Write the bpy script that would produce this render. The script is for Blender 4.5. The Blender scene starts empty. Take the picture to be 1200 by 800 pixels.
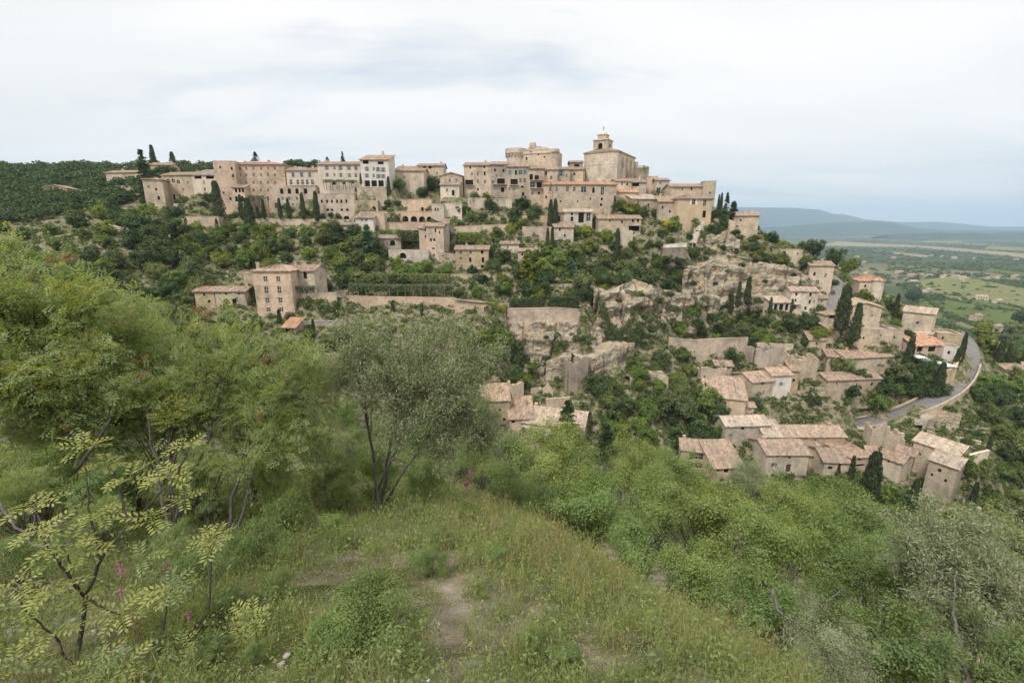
import bpy, math, random
import numpy as np
from mathutils import Vector, Matrix, noise as mnoise

random.seed(11)
RNG = np.random.default_rng(11)
SC = bpy.context.scene
COL = SC.collection
R = math.radians
HAZE = 0.000085

# ------------------------------------------------------------------ camera
PITCH = R(13.9)
FPX = 533.3                                   # focal length in pixels of the 1200 x 800 photograph
cam_data = bpy.data.cameras.new('camera')
cam_data.sensor_width = 36.0
cam_data.lens = 36.0 * FPX / 1200.0
cam_data.clip_start = 0.05
cam_data.clip_end = 60000.0
cam = bpy.data.objects.new('camera', cam_data)
cam.location = (0, 0, 0)
cam.rotation_euler = (R(90) - PITCH, 0, 0)
COL.objects.link(cam)
SC.camera = cam

# ------------------------------------------------------------------ world, sun, exposure
SUN_EL, SUN_AZ = R(52), R(215)                # azimuth measured clockwise from +Y (view direction)
world = bpy.data.worlds.new('World')
SC.world = world
world.use_nodes = True
wn, wl = world.node_tree.nodes, world.node_tree.links
wn.clear()
w_out = wn.new('ShaderNodeOutputWorld')
w_bg = wn.new('ShaderNodeBackground')
w_bg.inputs['Strength'].default_value = 0.1
w_sky = wn.new('ShaderNodeTexSky')
w_sky.sky_type = 'NISHITA'
w_sky.sun_disc = False
w_sky.sun_elevation = SUN_EL
w_sky.sun_rotation = SUN_AZ
w_sky.air_density = 1.0
w_sky.dust_density = 2.5
w_sky.ozone_density = 1.5
w_tc = wn.new('ShaderNodeTexCoord')
w_sep = wn.new('ShaderNodeSeparateXYZ')
wl.new(w_tc.outputs['Generated'], w_sep.inputs[0])
def wmath(op, a, b):
    m = wn.new('ShaderNodeMath'); m.operation = op
    for i, v in enumerate((a, b)):
        if isinstance(v, (int, float)): m.inputs[i].default_value = v
        else: wl.new(v, m.inputs[i])
    return m.outputs[0]
zc = wmath('ADD', wmath('MAXIMUM', w_sep.outputs['Z'], 0.0), 0.16)
w_cmb = wn.new('ShaderNodeCombineXYZ')
wl.new(wmath('DIVIDE', w_sep.outputs['X'], zc), w_cmb.inputs[0])
wl.new(wmath('DIVIDE', w_sep.outputs['Y'], zc), w_cmb.inputs[1])
w_map = wn.new('ShaderNodeMapping')           # one cloud sheet, streaked along one wind direction
w_map.inputs['Rotation'].default_value = (0, 0, R(-24))
w_map.inputs['Scale'].default_value = (0.42, 1.0, 1)
w_map.inputs['Location'].default_value = (7.7, 1.3, 0)
wl.new(w_cmb.outputs[0], w_map.inputs[0])
w_n1 = wn.new('ShaderNodeTexNoise')
w_n1.inputs['Scale'].default_value = 1.25
w_n1.inputs['Detail'].default_value = 7
w_n1.inputs['Roughness'].default_value = 0.58
w_n1.inputs['Distortion'].default_value = 0.25
wl.new(w_map.outputs[0], w_n1.inputs['Vector'])
w_rp = wn.new('ShaderNodeValToRGB')
w_rp.color_ramp.elements[0].position = 0.33; w_rp.color_ramp.elements[0].color = (0.62, 0.62, 0.62, 1)
w_rp.color_ramp.elements[1].position = 0.46; w_rp.color_ramp.elements[1].color = (1, 1, 1, 1)
wl.new(w_n1.outputs['Fac'], w_rp.inputs[0])
w_n2 = wn.new('ShaderNodeTexNoise')
w_n2.inputs['Scale'].default_value = 1.6
w_n2.inputs['Detail'].default_value = 6
wl.new(w_map.outputs[0], w_n2.inputs['Vector'])
w_rp2 = wn.new('ShaderNodeValToRGB')          # thick and thin cloud
w_rp2.color_ramp.elements[0].position = 0.36; w_rp2.color_ramp.elements[0].color = (5.5, 5.5, 5.46, 1)
w_rp2.color_ramp.elements[1].position = 0.62; w_rp2.color_ramp.elements[1].color = (6.15, 6.02, 5.92, 1)
wl.new(w_n2.outputs['Fac'], w_rp2.inputs[0])
w_mx = wn.new('ShaderNodeMix'); w_mx.data_type = 'RGBA'
wl.new(w_rp.outputs[0], w_mx.inputs[0])
wl.new(w_sky.outputs[0], w_mx.inputs[6])
wl.new(w_rp2.outputs[0], w_mx.inputs[7])
wl.new(w_mx.outputs[2], w_bg.inputs['Color'])
wl.new(w_bg.outputs[0], w_out.inputs['Surface'])

sun_data = bpy.data.lights.new('sun', 'SUN')
sun_data.energy = 1.5
sun_data.angle = R(11)
sun_data.color = (1.0, 0.94, 0.86)
sun = bpy.data.objects.new('sun', sun_data)
sdir = Vector((math.sin(SUN_AZ) * math.cos(SUN_EL), math.cos(SUN_AZ) * math.cos(SUN_EL), math.sin(SUN_EL)))
sun.rotation_euler = sdir.to_track_quat('Z', 'Y').to_euler()
sun.location = (0, -20, 60)
COL.objects.link(sun)

vs = SC.view_settings
vs.view_transform = 'Standard'; vs.look = 'None'; vs.exposure = 0.86; vs.gamma = 1.0
vs.use_curve_mapping = False
cy = SC.cycles
SC.render.engine = 'CYCLES'
cy.max_bounces = 8; cy.diffuse_bounces = 4; cy.glossy_bounces = 2; cy.transmission_bounces = 4
cy.transparent_max_bounces = 6; cy.volume_bounces = 2
cy.use_adaptive_sampling = True; cy.adaptive_threshold = 0.02
cy.use_denoising = True
cy.caustics_reflective = False; cy.caustics_refractive = False
cy.sample_clamp_indirect = 6.0

# ------------------------------------------------------------------ pixel <-> world
CT, ST = math.cos(PITCH), math.sin(PITCH)
def ray(px, py):
    a = (px - 600.0) / FPX; u = (400.0 - py) / FPX
    yd = CT + u * ST
    return a / yd, (-ST + u * CT) / yd, yd    # X/Y, Z/Y, depth scale
def P(px, py, Y):
    a, b, _ = ray(px, py)
    return Vector((a * Y, Y, b * Y))
def mpp(px, py, Y):                           # metres per photograph pixel at that distance
    return Y / ray(px, py)[2] / FPX

# ------------------------------------------------------------------ object helpers
def tag(o, label=None, cat=None, group=None, kind=None):
    if label: o['label'] = label
    if cat: o['category'] = cat
    if group: o['group'] = group
    if kind: o['kind'] = kind
    return o
def link(o, parent=None):
    COL.objects.link(o)
    if parent is not None: o.parent = parent
    return o
def empty(name, loc, rz=0.0, parent=None):
    o = bpy.data.objects.new(name, None)
    o.empty_display_size = 0.5
    o.location = loc; o.rotation_euler = (0, 0, rz)
    return link(o, parent)
def mobj(name, me, parent=None, loc=None, color=None):
    o = bpy.data.objects.new(name, me)
    if loc is not None: o.location = loc
    if color is not None: o.color = (color[0], color[1], color[2], 1)
    return link(o, parent)
def np_mesh(name, V, Fs, mats, mis=None, smooth=False):
    """V (n,3); Fs list of (m,k) index arrays; mis one material index per face array"""
    me = bpy.data.meshes.new(name)
    V = np.asarray(V, dtype=np.float32)
    if not isinstance(Fs, (list, tuple)): Fs = [Fs]
    Fs = [np.asarray(f, dtype=np.int32) for f in Fs if len(f)]
    me.vertices.add(len(V)); me.vertices.foreach_set('co', V.ravel())
    nl = sum(f.size for f in Fs); nf = sum(len(f) for f in Fs)
    me.loops.add(nl); me.loops.foreach_set('vertex_index', np.concatenate([f.ravel() for f in Fs]))
    me.polygons.add(nf)
    tot = np.concatenate([np.full(len(f), f.shape[1], dtype=np.int32) for f in Fs])
    st = np.concatenate([[0], np.cumsum(tot)[:-1]]).astype(np.int32)
    me.polygons.foreach_set('loop_start', st)
    me.polygons.foreach_set('loop_total', tot)
    if mis is not None:
        me.polygons.foreach_set('material_index', np.concatenate([np.full(len(f), m, dtype=np.int32) for f, m in zip(Fs, mis)]))
    me.polygons.foreach_set('use_smooth', np.full(nf, bool(smooth)))
    for m in (mats if isinstance(mats, (list, tuple)) else [mats]): me.materials.append(m)
    me.update(calc_edges=True)
    return me
class MB:
    """collects faces for one mesh"""
    def __init__(s): s.v = []; s.f = []; s.m = []
    def face(s, pts, m=0):
        n = len(s.v); s.v += [tuple(p) for p in pts]; s.f.append(tuple(range(n, n + len(pts)))); s.m.append(m)
    def box(s, a, b, m=0):
        x0, y0, z0 = a; x1, y1, z1 = b
        n = len(s.v)
        s.v += [(x0,y0,z0),(x1,y0,z0),(x1,y1,z0),(x0,y1,z0),(x0,y0,z1),(x1,y0,z1),(x1,y1,z1),(x0,y1,z1)]
        for q in ((0,3,2,1),(4,5,6,7),(0,1,5,4),(1,2,6,5),(2,3,7,6),(3,0,4,7)):
            s.f.append(tuple(n + i for i in q)); s.m.append(m)
    def prism(s, poly, z0, z1, m=0):          # poly counter-clockwise, z0/z1 numbers or lists
        k = len(poly)
        lo = z0 if isinstance(z0, (list, tuple)) else [z0] * k
        hi = z1 if isinstance(z1, (list, tuple)) else [z1] * k
        n = len(s.v)
        s.v += [(p[0], p[1], a) for p, a in zip(poly, lo)] + [(p[0], p[1], a) for p, a in zip(poly, hi)]
        s.f.append(tuple(n + i for i in reversed(range(k)))); s.m.append(m)
        s.f.append(tuple(n + k + i for i in range(k))); s.m.append(m)
        for i in range(k):
            j = (i + 1) % k
            s.f.append((n + i, n + j, n + k + j, n + k + i)); s.m.append(m)
    def mesh(s, name, mats, smooth=False):
        me = bpy.data.meshes.new(name)
        me.from_pydata(s.v, [], s.f)
        for m in (mats if isinstance(mats, (list, tuple)) else [mats]): me.materials.append(m)
        if any(s.m): me.polygons.foreach_set('material_index', s.m)
        if smooth: me.polygons.foreach_set('use_smooth', [True] * len(s.f))
        me.update()
        return me
    def build(s, name, mats, parent=None, loc=None, color=None, smooth=False):
        return mobj(name, s.mesh(name, mats, smooth), parent, loc, color)

# ------------------------------------------------------------------ materials
def mat(name):
    m = bpy.data.materials.new(name); m.use_nodes = True
    nt = m.node_tree; nt.nodes.clear()
    out = nt.nodes.new('ShaderNodeOutputMaterial')
    return m, nt, out
class NT:
    def __init__(s, nt): s.t = nt
    def n(s, typ, **kw):
        nd = s.t.nodes.new('ShaderNode' + typ)
        for k, v in kw.items():
            if k.startswith('i_'):
                key = k[2:]
                nd.inputs[int(key) if key.isdigit() else key.replace('_', ' ')].default_value = v
            else: setattr(nd, k, v)
        return nd
    def l(s, a, b): s.t.links.new(a, b)
    def noise(s, vec, scale, detail=4, rough=0.55, dist=0.0):
        nd = s.n('TexNoise'); nd.inputs['Scale'].default_value = scale; nd.inputs['Detail'].default_value = detail
        nd.inputs['Roughness'].default_value = rough; nd.inputs['Distortion'].default_value = dist
        s.l(vec, nd.inputs['Vector']); return nd.outputs['Fac']
    def scale(s, vec, sc):
        nd = s.n('Mapping'); nd.inputs['Scale'].default_value = sc; s.l(vec, nd.inputs['Vector']); return nd.outputs[0]
    def ramp(s, fac, stops):
        nd = s.n('ValToRGB'); cr = nd.color_ramp
        while len(cr.elements) < len(stops): cr.elements.new(0.5)
        for e, (p, c) in zip(cr.elements, stops):
            e.position = p; e.color = (c[0], c[1], c[2], 1) if isinstance(c, (tuple, list)) else (c, c, c, 1)
        s.l(fac, nd.inputs[0]); return nd.outputs[0]
    def mix(s, fac, a, b, mode='MIX'):
        nd = s.n('Mix'); nd.data_type = 'RGBA'; nd.blend_type = mode; nd.clamp_factor = True
        for i, v in ((0, fac), (6, a), (7, b)):
            if isinstance(v, (int, float)): nd.inputs[i].default_value = v
            elif isinstance(v, tuple): nd.inputs[i].default_value = (*v, 1)
            else: s.l(v, nd.inputs[i])
        return nd.outputs[2]
    def math(s, op, a, b=0.0):
        nd = s.n('Math'); nd.operation = op
        for i, v in ((0, a), (1, b)):
            if isinstance(v, (int, float)): nd.inputs[i].default_value = v
            else: s.l(v, nd.inputs[i])
        return nd.outputs[0]
    def bsdf(s, out, col, rough=0.9, bump=None, bstr=0.4, bdist=0.1, spec=0.2):
        b = s.n('BsdfPrincipled'); b.inputs['Roughness'].default_value = rough
        b.inputs['Specular IOR Level'].default_value = spec
        if isinstance(col, tuple): b.inputs['Base Color'].default_value = (*col, 1)
        else: s.l(col, b.inputs['Base Color'])
        if bump is not None:
            bp = s.n('Bump'); bp.inputs['Strength'].default_value = bstr; bp.inputs['Distance'].default_value = bdist
            s.l(bump, bp.inputs['Height']); s.l(bp.outputs[0], b.inputs['Normal'])
        s.l(b.outputs[0], out.inputs['Surface'])
        return b

def m_stone():
    """limestone walling; the object's own colour gives each building its tint"""
    m, nt, out = mat('limestone walling'); q = NT(nt)
    pos = q.n('NewGeometry').outputs['Position']
    oi = q.n('ObjectInfo')
    big = q.ramp(q.noise(pos, 0.22, 5, 0.6), [(0.32, (0.72, 0.70, 0.68)), (0.5, (1, 1, 1)), (0.70, (1.16, 1.11, 1.03))])
    vert = q.ramp(q.noise(q.scale(pos, (0.55, 0.55, 0.12)), 1.0, 5, 0.6), [(0.34, (0.74, 0.73, 0.71)), (0.54, (1.03, 1.02, 1.01))])
    vo = q.n('TexVoronoi'); vo.inputs['Scale'].default_value = 1.0
    q.l(q.scale(pos, (1.9, 1.9, 3.6)), vo.inputs['Vector'])
    st = q.ramp(vo.outputs['Color'], [(0.0, 0.80), (0.5, 0.98), (1.0, 1.14)])
    c = q.mix(1.0, oi.outputs['Color'], big, 'MULTIPLY')
    c = q.mix(0.6, c, vert, 'MULTIPLY')
    c = q.mix(0.8, c, st, 'MULTIPLY')
    fine = q.noise(pos, 5.0, 5, 0.65)
    c = q.mix(0.5, c, q.ramp(fine, [(0.25, 0.72), (0.75, 1.2)]), 'MULTIPLY')
    mid = q.noise(pos, 0.9, 6, 0.7)
    c = q.mix(0.85, c, q.ramp(mid, [(0.3, (0.70, 0.70, 0.71)), (0.5, (1.0, 0.99, 0.97)), (0.7, (1.17, 1.13, 1.06))]), 'MULTIPLY')
    q.bsdf(out, c, 0.92, vo.outputs['Distance'], 0.5, 0.06)
    return m
def m_render():
    m, nt, out = mat('lime render'); q = NT(nt)
    pos = q.n('NewGeometry').outputs['Position']; oi = q.n('ObjectInfo')
    big = q.ramp(q.noise(pos, 0.35, 5, 0.6), [(0.3, (0.84, 0.82, 0.80)), (0.6, (1.04, 1.03, 1.02))])
    vert = q.ramp(q.noise(q.scale(pos, (0.7, 0.7, 0.13)), 1.0, 4), [(0.34, 0.86), (0.55, 1.0)])
    c = q.mix(1.0, oi.outputs['Color'], big, 'MULTIPLY'); c = q.mix(0.7, c, vert, 'MULTIPLY')
    q.bsdf(out, c, 0.9, q.noise(pos, 6, 4), 0.3, 0.03)
    return m
def m_roof():
    m, nt, out = mat('canal tiles'); q = NT(nt)
    pos = q.n('NewGeometry').outputs['Position']; oi = q.n('ObjectInfo')
    vo = q.n('TexVoronoi'); vo.inputs['Scale'].default_value = 1.7
    q.l(pos, vo.inputs['Vector'])
    t = q.ramp(vo.outputs['Color'], [(0.0, (0.58, 0.56, 0.55)), (0.3, (0.85, 0.83, 0.82)), (0.62, (1.03, 1.02, 1.0)), (1.0, (1.30, 1.25, 1.17))])
    big = q.ramp(q.noise(pos, 0.45, 5, 0.65), [(0.3, (0.68, 0.70, 0.70)), (0.5, (1, 0.98, 0.96)), (0.75, (1.18, 1.12, 1.04))])
    row = q.n('NewGeometry').outputs['Random Per Island']
    c = q.mix(1.0, oi.outputs['Color'], t, 'MULTIPLY'); c = q.mix(0.9, c, big, 'MULTIPLY')
    c = q.mix(1.0, c, q.ramp(row, [(0.0, (0.86, 0.85, 0.84)), (0.5, (0.98, 0.98, 0.97)), (1.0, (1.12, 1.10, 1.08))]), 'MULTIPLY')
    lich = q.ramp(q.noise(pos, 1.7, 5, 0.7), [(0.56, 0.0), (0.70, 0.55)])
    c = q.mix(lich, c, (0.33, 0.30, 0.25))
    q.bsdf(out, c, 0.9, q.noise(pos, 7, 3), 0.5, 0.05)
    return m
def m_rock():
    m, nt, out = mat('cliff limestone'); q = NT(nt)
    g = q.n('NewGeometry'); pos = g.outputs['Position']
    warp = q.noise(pos, 0.12, 3)
    band = q.noise(q.scale(pos, (0.13, 0.13, 0.42)), 1.0, 7, 0.66, 0.9)
    c = q.ramp(band, [(0.26, (0.30, 0.245, 0.175)), (0.42, (0.43, 0.365, 0.265)), (0.55, (0.52, 0.46, 0.355)), (0.75, (0.62, 0.565, 0.46))])
    ochre = q.ramp(q.noise(pos, 0.16, 4, 0.6), [(0.48, 0.0), (0.68, 0.7)])
    c = q.mix(ochre, c, (0.45, 0.315, 0.17))
    grey = q.ramp(q.noise(q.scale(pos, (0.5, 0.5, 0.16)), 1.0, 5, 0.6), [(0.50, 0.0), (0.66, 0.8)])
    c = q.mix(grey, c, (0.27, 0.25, 0.225))
    fine = q.noise(pos, 1.8, 8, 0.7)
    c = q.mix(0.8, c, q.ramp(fine, [(0.3, 0.62), (0.7, 1.22)]), 'MULTIPLY')
    ve = q.n('TexVoronoi'); ve.feature = 'DISTANCE_TO_EDGE'; ve.inputs['Scale'].default_value = 0.36
    wv = q.n('VectorMath'); wv.operation = 'ADD'; q.l(q.scale(pos, (1, 1, 1.7)), wv.inputs[0])
    nz = q.n('TexNoise'); nz.inputs['Scale'].default_value = 0.5; nz.inputs['Detail'].default_value = 4; q.l(pos, nz.inputs['Vector'])
    ws = q.n('VectorMath'); ws.operation = 'SCALE'; ws.inputs['Scale'].default_value = 2.6; q.l(nz.outputs['Color'], ws.inputs[0]); q.l(ws.outputs[0], wv.inputs[1]); q.l(wv.outputs[0], ve.inputs['Vector'])
    crack = q.ramp(ve.outputs['Distance'], [(0.0, 0.0), (0.12, 1.0)])
    hgt = q.math('ADD', q.math('MULTIPLY', crack, 0.9), q.math('MULTIPLY', fine, 0.7))
    q.bsdf(out, c, 0.95, hgt, 0.7, 0.22)
    return m
def m_ground():
    m, nt, out = mat('dry hillside soil and herbs'); q = NT(nt)
    g = q.n('NewGeometry'); pos = g.outputs['Position']
    n1 = q.noise(pos, 0.06, 5, 0.6)
    soil = q.ramp(q.noise(pos, 2.3, 8, 0.7), [(0.25, (0.14, 0.11, 0.082)), (0.5, (0.28, 0.23, 0.178)), (0.72, (0.44, 0.385, 0.315))])
    herb = q.ramp(q.noise(pos, 1.1, 7, 0.7), [(0.28, (0.045, 0.062, 0.020)), (0.5, (0.100, 0.125, 0.040)), (0.72, (0.17, 0.17, 0.07))])
    f = q.ramp(q.noise(pos, 0.7, 5, 0.6), [(0.42, 0.0), (0.56, 1.0)])
    c = q.mix(f, soil, herb)
    sp = q.n('SeparateXYZ'); q.l(g.outputs['Position'], sp.inputs[0])
    # the plain far below: vineyards, meadow and scrub as large plots
    far = q.n('MapRange'); far.inputs['From Min'].default_value = 300; far.inputs['From Max'].default_value = 420
    ln = q.n('VectorMath'); ln.operation = 'LENGTH'; q.l(pos, ln.inputs[0]); q.l(ln.outputs['Value'], far.inputs['Value'])
    vo = q.n('TexVoronoi'); vo.inputs['Scale'].default_value = 1.0; vo.inputs['Randomness'].default_value = 0.85
    q.l(q.scale(pos, (0.0045, 0.0026, 0.001)), vo.inputs['Vector'])
    plot = q.ramp(vo.outputs['Color'], [(0.0, (0.045, 0.062, 0.030)), (0.35, (0.060, 0.080, 0.036)), (0.55, (0.085, 0.105, 0.045)), (0.75, (0.13, 0.135, 0.065)), (0.9, (0.20, 0.185, 0.11))])
    plot = q.mix(0.6, plot, q.ramp(q.noise(pos, 0.02, 6, 0.7), [(0.3, 0.55), (0.7, 1.35)]), 'MULTIPLY')
    c = q.mix(far.outputs[0], c, plot)
    q.bsdf(out, c, 0.97, q.noise(pos, 4, 8, 0.7), 0.5, 0.06, 0.1)
    return m
def m_plain(name, col, rough=0.85, spec=0.2, nscale=3.0, amount=0.25):
    m, nt, out = mat(name); q = NT(nt)
    pos = q.n('NewGeometry').outputs['Position']
    f = q.ramp(q.noise(pos, nscale, 5, 0.65), [(0.25, 1 - amount), (0.75, 1 + amount)])
    c = q.mix(1.0, col, f, 'MULTIPLY')
    q.bsdf(out, c, rough, spec=spec)
    return m
def m_foliage(name, c0, c1, c2, per_object=False, transl=0.3, nscale=1.2):
    """leaf colours: three greens, drawn per leaf and per clump"""
    m, nt, out = mat(name); q = NT(nt)
    g = q.n('NewGeometry'); pos = g.outputs['Position']; oi = q.n('ObjectInfo')
    rnd = g.outputs['Random Per Island']
    cl = q.noise(pos, nscale, 3, 0.6)
    k = q.math('ADD', q.math('MULTIPLY', rnd, 0.55), q.math('MULTIPLY', q.math('SUBTRACT', cl, 0.28), 1.0))
    c = q.ramp(k, [(0.12, c0), (0.5, c1), (0.9, c2)])
    if per_object: c = q.mix(1.0, c, oi.outputs['Color'], 'MULTIPLY')
    d = q.n('BsdfDiffuse'); q.l(c, d.inputs['Color'])
    t = q.n('BsdfTranslucent'); q.l(q.mix(1.0, c, (1.25, 1.2, 0.6), 'MULTIPLY'), t.inputs['Color'])
    gl = q.n('BsdfGlossy'); gl.inputs['Roughness'].default_value = 0.5; gl.inputs['Color'].default_value = (0.9, 0.95, 1, 1)
    mx = q.n('MixShader'); mx.inputs[0].default_value = transl
    q.l(d.outputs[0], mx.inputs[1]); q.l(t.outputs[0], mx.inputs[2])
    m2 = q.n('MixShader'); m2.inputs[0].default_value = 0.025
    q.l(mx.outputs[0], m2.inputs[1]); q.l(gl.outputs[0], m2.inputs[2])
    q.l(m2.outputs[0], out.inputs['Surface'])
    return m
def m_bark(name, a, b):
    m, nt, out = mat(name); q = NT(nt)
    pos = q.n('NewGeometry').outputs['Position']
    n = q.noise(q.scale(pos, (9, 9, 2.5)), 2.0, 6, 0.7)
    c = q.ramp(n, [(0.3, a), (0.7, b)])
    q.bsdf(out, c, 0.95, n, 0.8, 0.02)
    return m
def m_asphalt():
    m, nt, out = mat('worn asphalt'); q = NT(nt)
    pos = q.n('NewGeometry').outputs['Position']
    c = q.ramp(q.noise(pos, 0.5, 7, 0.7), [(0.3, (0.17, 0.165, 0.157)), (0.7, (0.27, 0.26, 0.245))])
    q.bsdf(out, c, 0.9, q.noise(pos, 9, 4), 0.3, 0.02)
    return m
def m_glass():
    m, nt, out = mat('window glass'); q = NT(nt)
    b = q.bsdf(out, (0.025, 0.03, 0.035), 0.12, spec=0.5)
    return m

M = dict(
    stone=m_stone(), render=m_render(), roof=m_roof(), rock=m_rock(), ground=m_ground(), asphalt=m_asphalt(), glass=m_glass(),
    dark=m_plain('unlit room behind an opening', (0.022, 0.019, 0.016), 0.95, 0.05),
    frame=m_plain('white painted joinery', (0.62, 0.60, 0.56), 0.6), woodframe=m_plain('brown joinery', (0.12, 0.075, 0.05), 0.7),
    shutter_white=m_plain('pale grey shutter paint', (0.52, 0.53, 0.51), 0.6), shutter_brown=m_plain('brown shutter paint', (0.11, 0.075, 0.055), 0.7),
    shutter_blue=m_plain('grey blue shutter paint', (0.24, 0.32, 0.38), 0.6),
    door=m_plain('weathered door wood', (0.10, 0.075, 0.06), 0.75), iron=m_plain('dark ironwork', (0.03, 0.03, 0.032), 0.5),
    white=m_plain('white canvas', (0.78, 0.77, 0.74), 0.8, amount=0.08), plank=m_plain('grey timber', (0.23, 0.20, 0.17), 0.9),
    gravel=m_plain('pale trodden limestone', (0.44, 0.39, 0.32), 0.95, 0.1, 1.5), zinc=m_plain('grey sheet metal', (0.30, 0.32, 0.34), 0.45),
    tree=m_foliage('broad leaves at a distance', (0.044, 0.074, 0.021), (0.108, 0.160, 0.046), (0.205, 0.262, 0.085), True, 0.38, 0.45),
    olive=m_foliage('olive leaves', (0.140, 0.165, 0.082), (0.272, 0.305, 0.170), (0.440, 0.470, 0.310), False, 0.3, 3.0),
    terebinth=m_foliage('terebinth leaflets', (0.150, 0.205, 0.080), (0.300, 0.375, 0.150), (0.450, 0.510, 0.235), False, 0.5, 1.6),
    spring=m_foliage('fresh yellow green leaflets', (0.230, 0.270, 0.075), (0.390, 0.420, 0.130), (0.540, 0.540, 0.200), False, 0.45, 4.0),
    rust=m_foliage('rust red galls and young leaves', (0.18, 0.095, 0.05), (0.30, 0.16, 0.08), (0.40, 0.25, 0.12), False, 0.35, 4.0),
    scrub=m_foliage('bright scrub leaves', (0.120, 0.165, 0.050), (0.250, 0.320, 0.100), (0.400, 0.450, 0.165), True, 0.45, 1.3),
    grass=m_foliage('meadow grass', (0.155, 0.195, 0.070), (0.320, 0.350, 0.130), (0.440, 0.445, 0.195), False, 0.45, 0.7),
    straw=m_foliage('ripening grass heads', (0.30, 0.26, 0.12), (0.46, 0.39, 0.19), (0.60, 0.52, 0.28), False, 0.35, 2.0),
    yellow=m_foliage('yellow blossom', (0.40, 0.33, 0.05), (0.55, 0.46, 0.10), (0.65, 0.58, 0.22), False, 0.3, 3.0),
    pink=m_foliage('pink blossom', (0.30, 0.08, 0.17), (0.45, 0.14, 0.27), (0.55, 0.28, 0.38), False, 0.3, 3.0),
    poppy=m_foliage('red petals', (0.42, 0.06, 0.02), (0.5, 0.08, 0.03), (0.55, 0.12, 0.05), False, 0.3, 3.0),
    cream=m_foliage('cream blossom', (0.35, 0.34, 0.20), (0.5, 0.48, 0.32), (0.62, 0.6, 0.45), False, 0.3, 3.0),
    bark=m_bark('grey bark', (0.075, 0.068, 0.058), (0.24, 0.222, 0.195)), darkbark=m_bark('dark bark', (0.034, 0.030, 0.025), (0.135, 0.122, 0.104)),
    pebble=m_plain('pale limestone pebble', (0.36, 0.325, 0.28), 0.95, 0.1, 14.0, 0.3),
)
# ------------------------------------------------------------------ the village, listed with photograph positions and a distance for each
CO = dict(s=(0.56, 0.48, 0.385), p=(0.64, 0.57, 0.48), w=(0.72, 0.675, 0.61), g=(0.45, 0.40, 0.34), o=(0.61, 0.485, 0.345),
          k=(0.60, 0.485, 0.385), y=(0.56, 0.46, 0.32), d=(0.34, 0.285, 0.235))
RC = dict(t=(0.38, 0.295, 0.235), o=(0.50, 0.315, 0.22), g=(0.33, 0.285, 0.25), p=(0.46, 0.36, 0.285), l=(0.53, 0.45, 0.37))
BLD, WALLS, CLIFFS, CPS = [], [], [], []
def grid(cols, rows, w, h, k='w'): return [(x, y, w, h, k) for y in rows for x in cols]
def b(name, label, x0, x1, eave, base, Y, D, yaw=0, roof='gx', col='s', rc='t', win=(), ch=(), mat='stone', cat='house', oh=0.5, pitch=0.29, group=None, rise=None):
    BLD.append(dict(name=name, label=label, x0=x0, x1=x1, eave=eave, base=base, Y=Y, D=D, yaw=R(yaw), roof=roof, col=col, rc=rc,
                    win=list(win), ch=list(ch), mat=mat, cat=cat, oh=oh, pitch=pitch, group=group, rise=rise))
def w(name, label, pts, th=1.0, col='s', mat='stone', cat='wall', cop=True, batter=0.0, rough=0.0):
    WALLS.append(dict(name=name, label=label, pts=pts, th=th, col=col, mat=mat, cat=cat, cop=cop, batter=batter, rough=rough))
def cl(name, label, pts, bulge=2.5, seed=1, back=12.0):
    CLIFFS.append(dict(name=name, label=label, pts=pts, bulge=bulge, seed=seed, back=back))

# --- left edge of the village
b('stone_farmhouse', 'low stone gabled house alone among trees at the far left', 52, 79, 220, 231, 232, 9, 14, 'gy', 'k', 't', [(60, 225, 2, 3, 'd')])
b('stone_outbuilding', 'long low outbuilding right of the lone gabled house at far left', 79, 107, 225.5, 233, 228, 8, 0, 'gx', 'k', 'g', [(87, 229, 3, 3, 'd'), (98, 229, 2.5, 2.5, 'd')])
b('stone_house', 'leftmost village house, low, beside a dark conifer on the ridge', 125, 163, 202, 220, 236, 9, -8, 'gx', 's', 't', [(133, 209, 2, 3, 'd'), (143, 209, 2, 3, 'w'), (152, 208, 2, 3, 'w')])
b('stone_house', 'small house with pale gable half hidden behind the dark conifer', 177, 201, 193, 207, 248, 10, 12, 'gx', 'k', 't', [(183, 198, 2, 3, 'w'), (192, 198, 2, 3, 'w')])
b('stone_house', 'tall narrow stone house with an overhanging roof, left of the loggia block', 170, 193, 210, 251, 214, 11, 20, 'hip', 's', 't',
  [(174, 219, 2, 3, 'w'), (183, 222, 2, 3, 'd'), (186, 232, 2.5, 4, 'd'), (180, 240, 2, 3, 'd')])
b('stone_house', 'broad stone house with a glazed gallery under its eaves and an arched door', 192, 227, 205, 241, 222, 13, -6, 'gx', 's', 't',
  [(197, 212, 4, 4, 'w'), (203, 212, 4, 4, 'w'), (209, 213, 4, 4, 'w'), (204, 231, 3, 6, 'a'), (211, 231, 3, 6, 'a'), (220, 214, 2, 3, 'w'), (215, 222, 2, 3, 'w')])
b('stone_house', 'flat pale block with a dark window strip under its roof, left of the hotel', 226, 255, 205, 228, 220, 12, 2, 'shed', 'p', 'g',
  [(232, 208, 8, 3, 'd'), (246, 208, 9, 3, 'd'), (239, 214, 1.5, 5, 'w'), (240, 222, 2.5, 4, 'w'), (249, 215, 2, 3, 'w')], mat='render')
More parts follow.
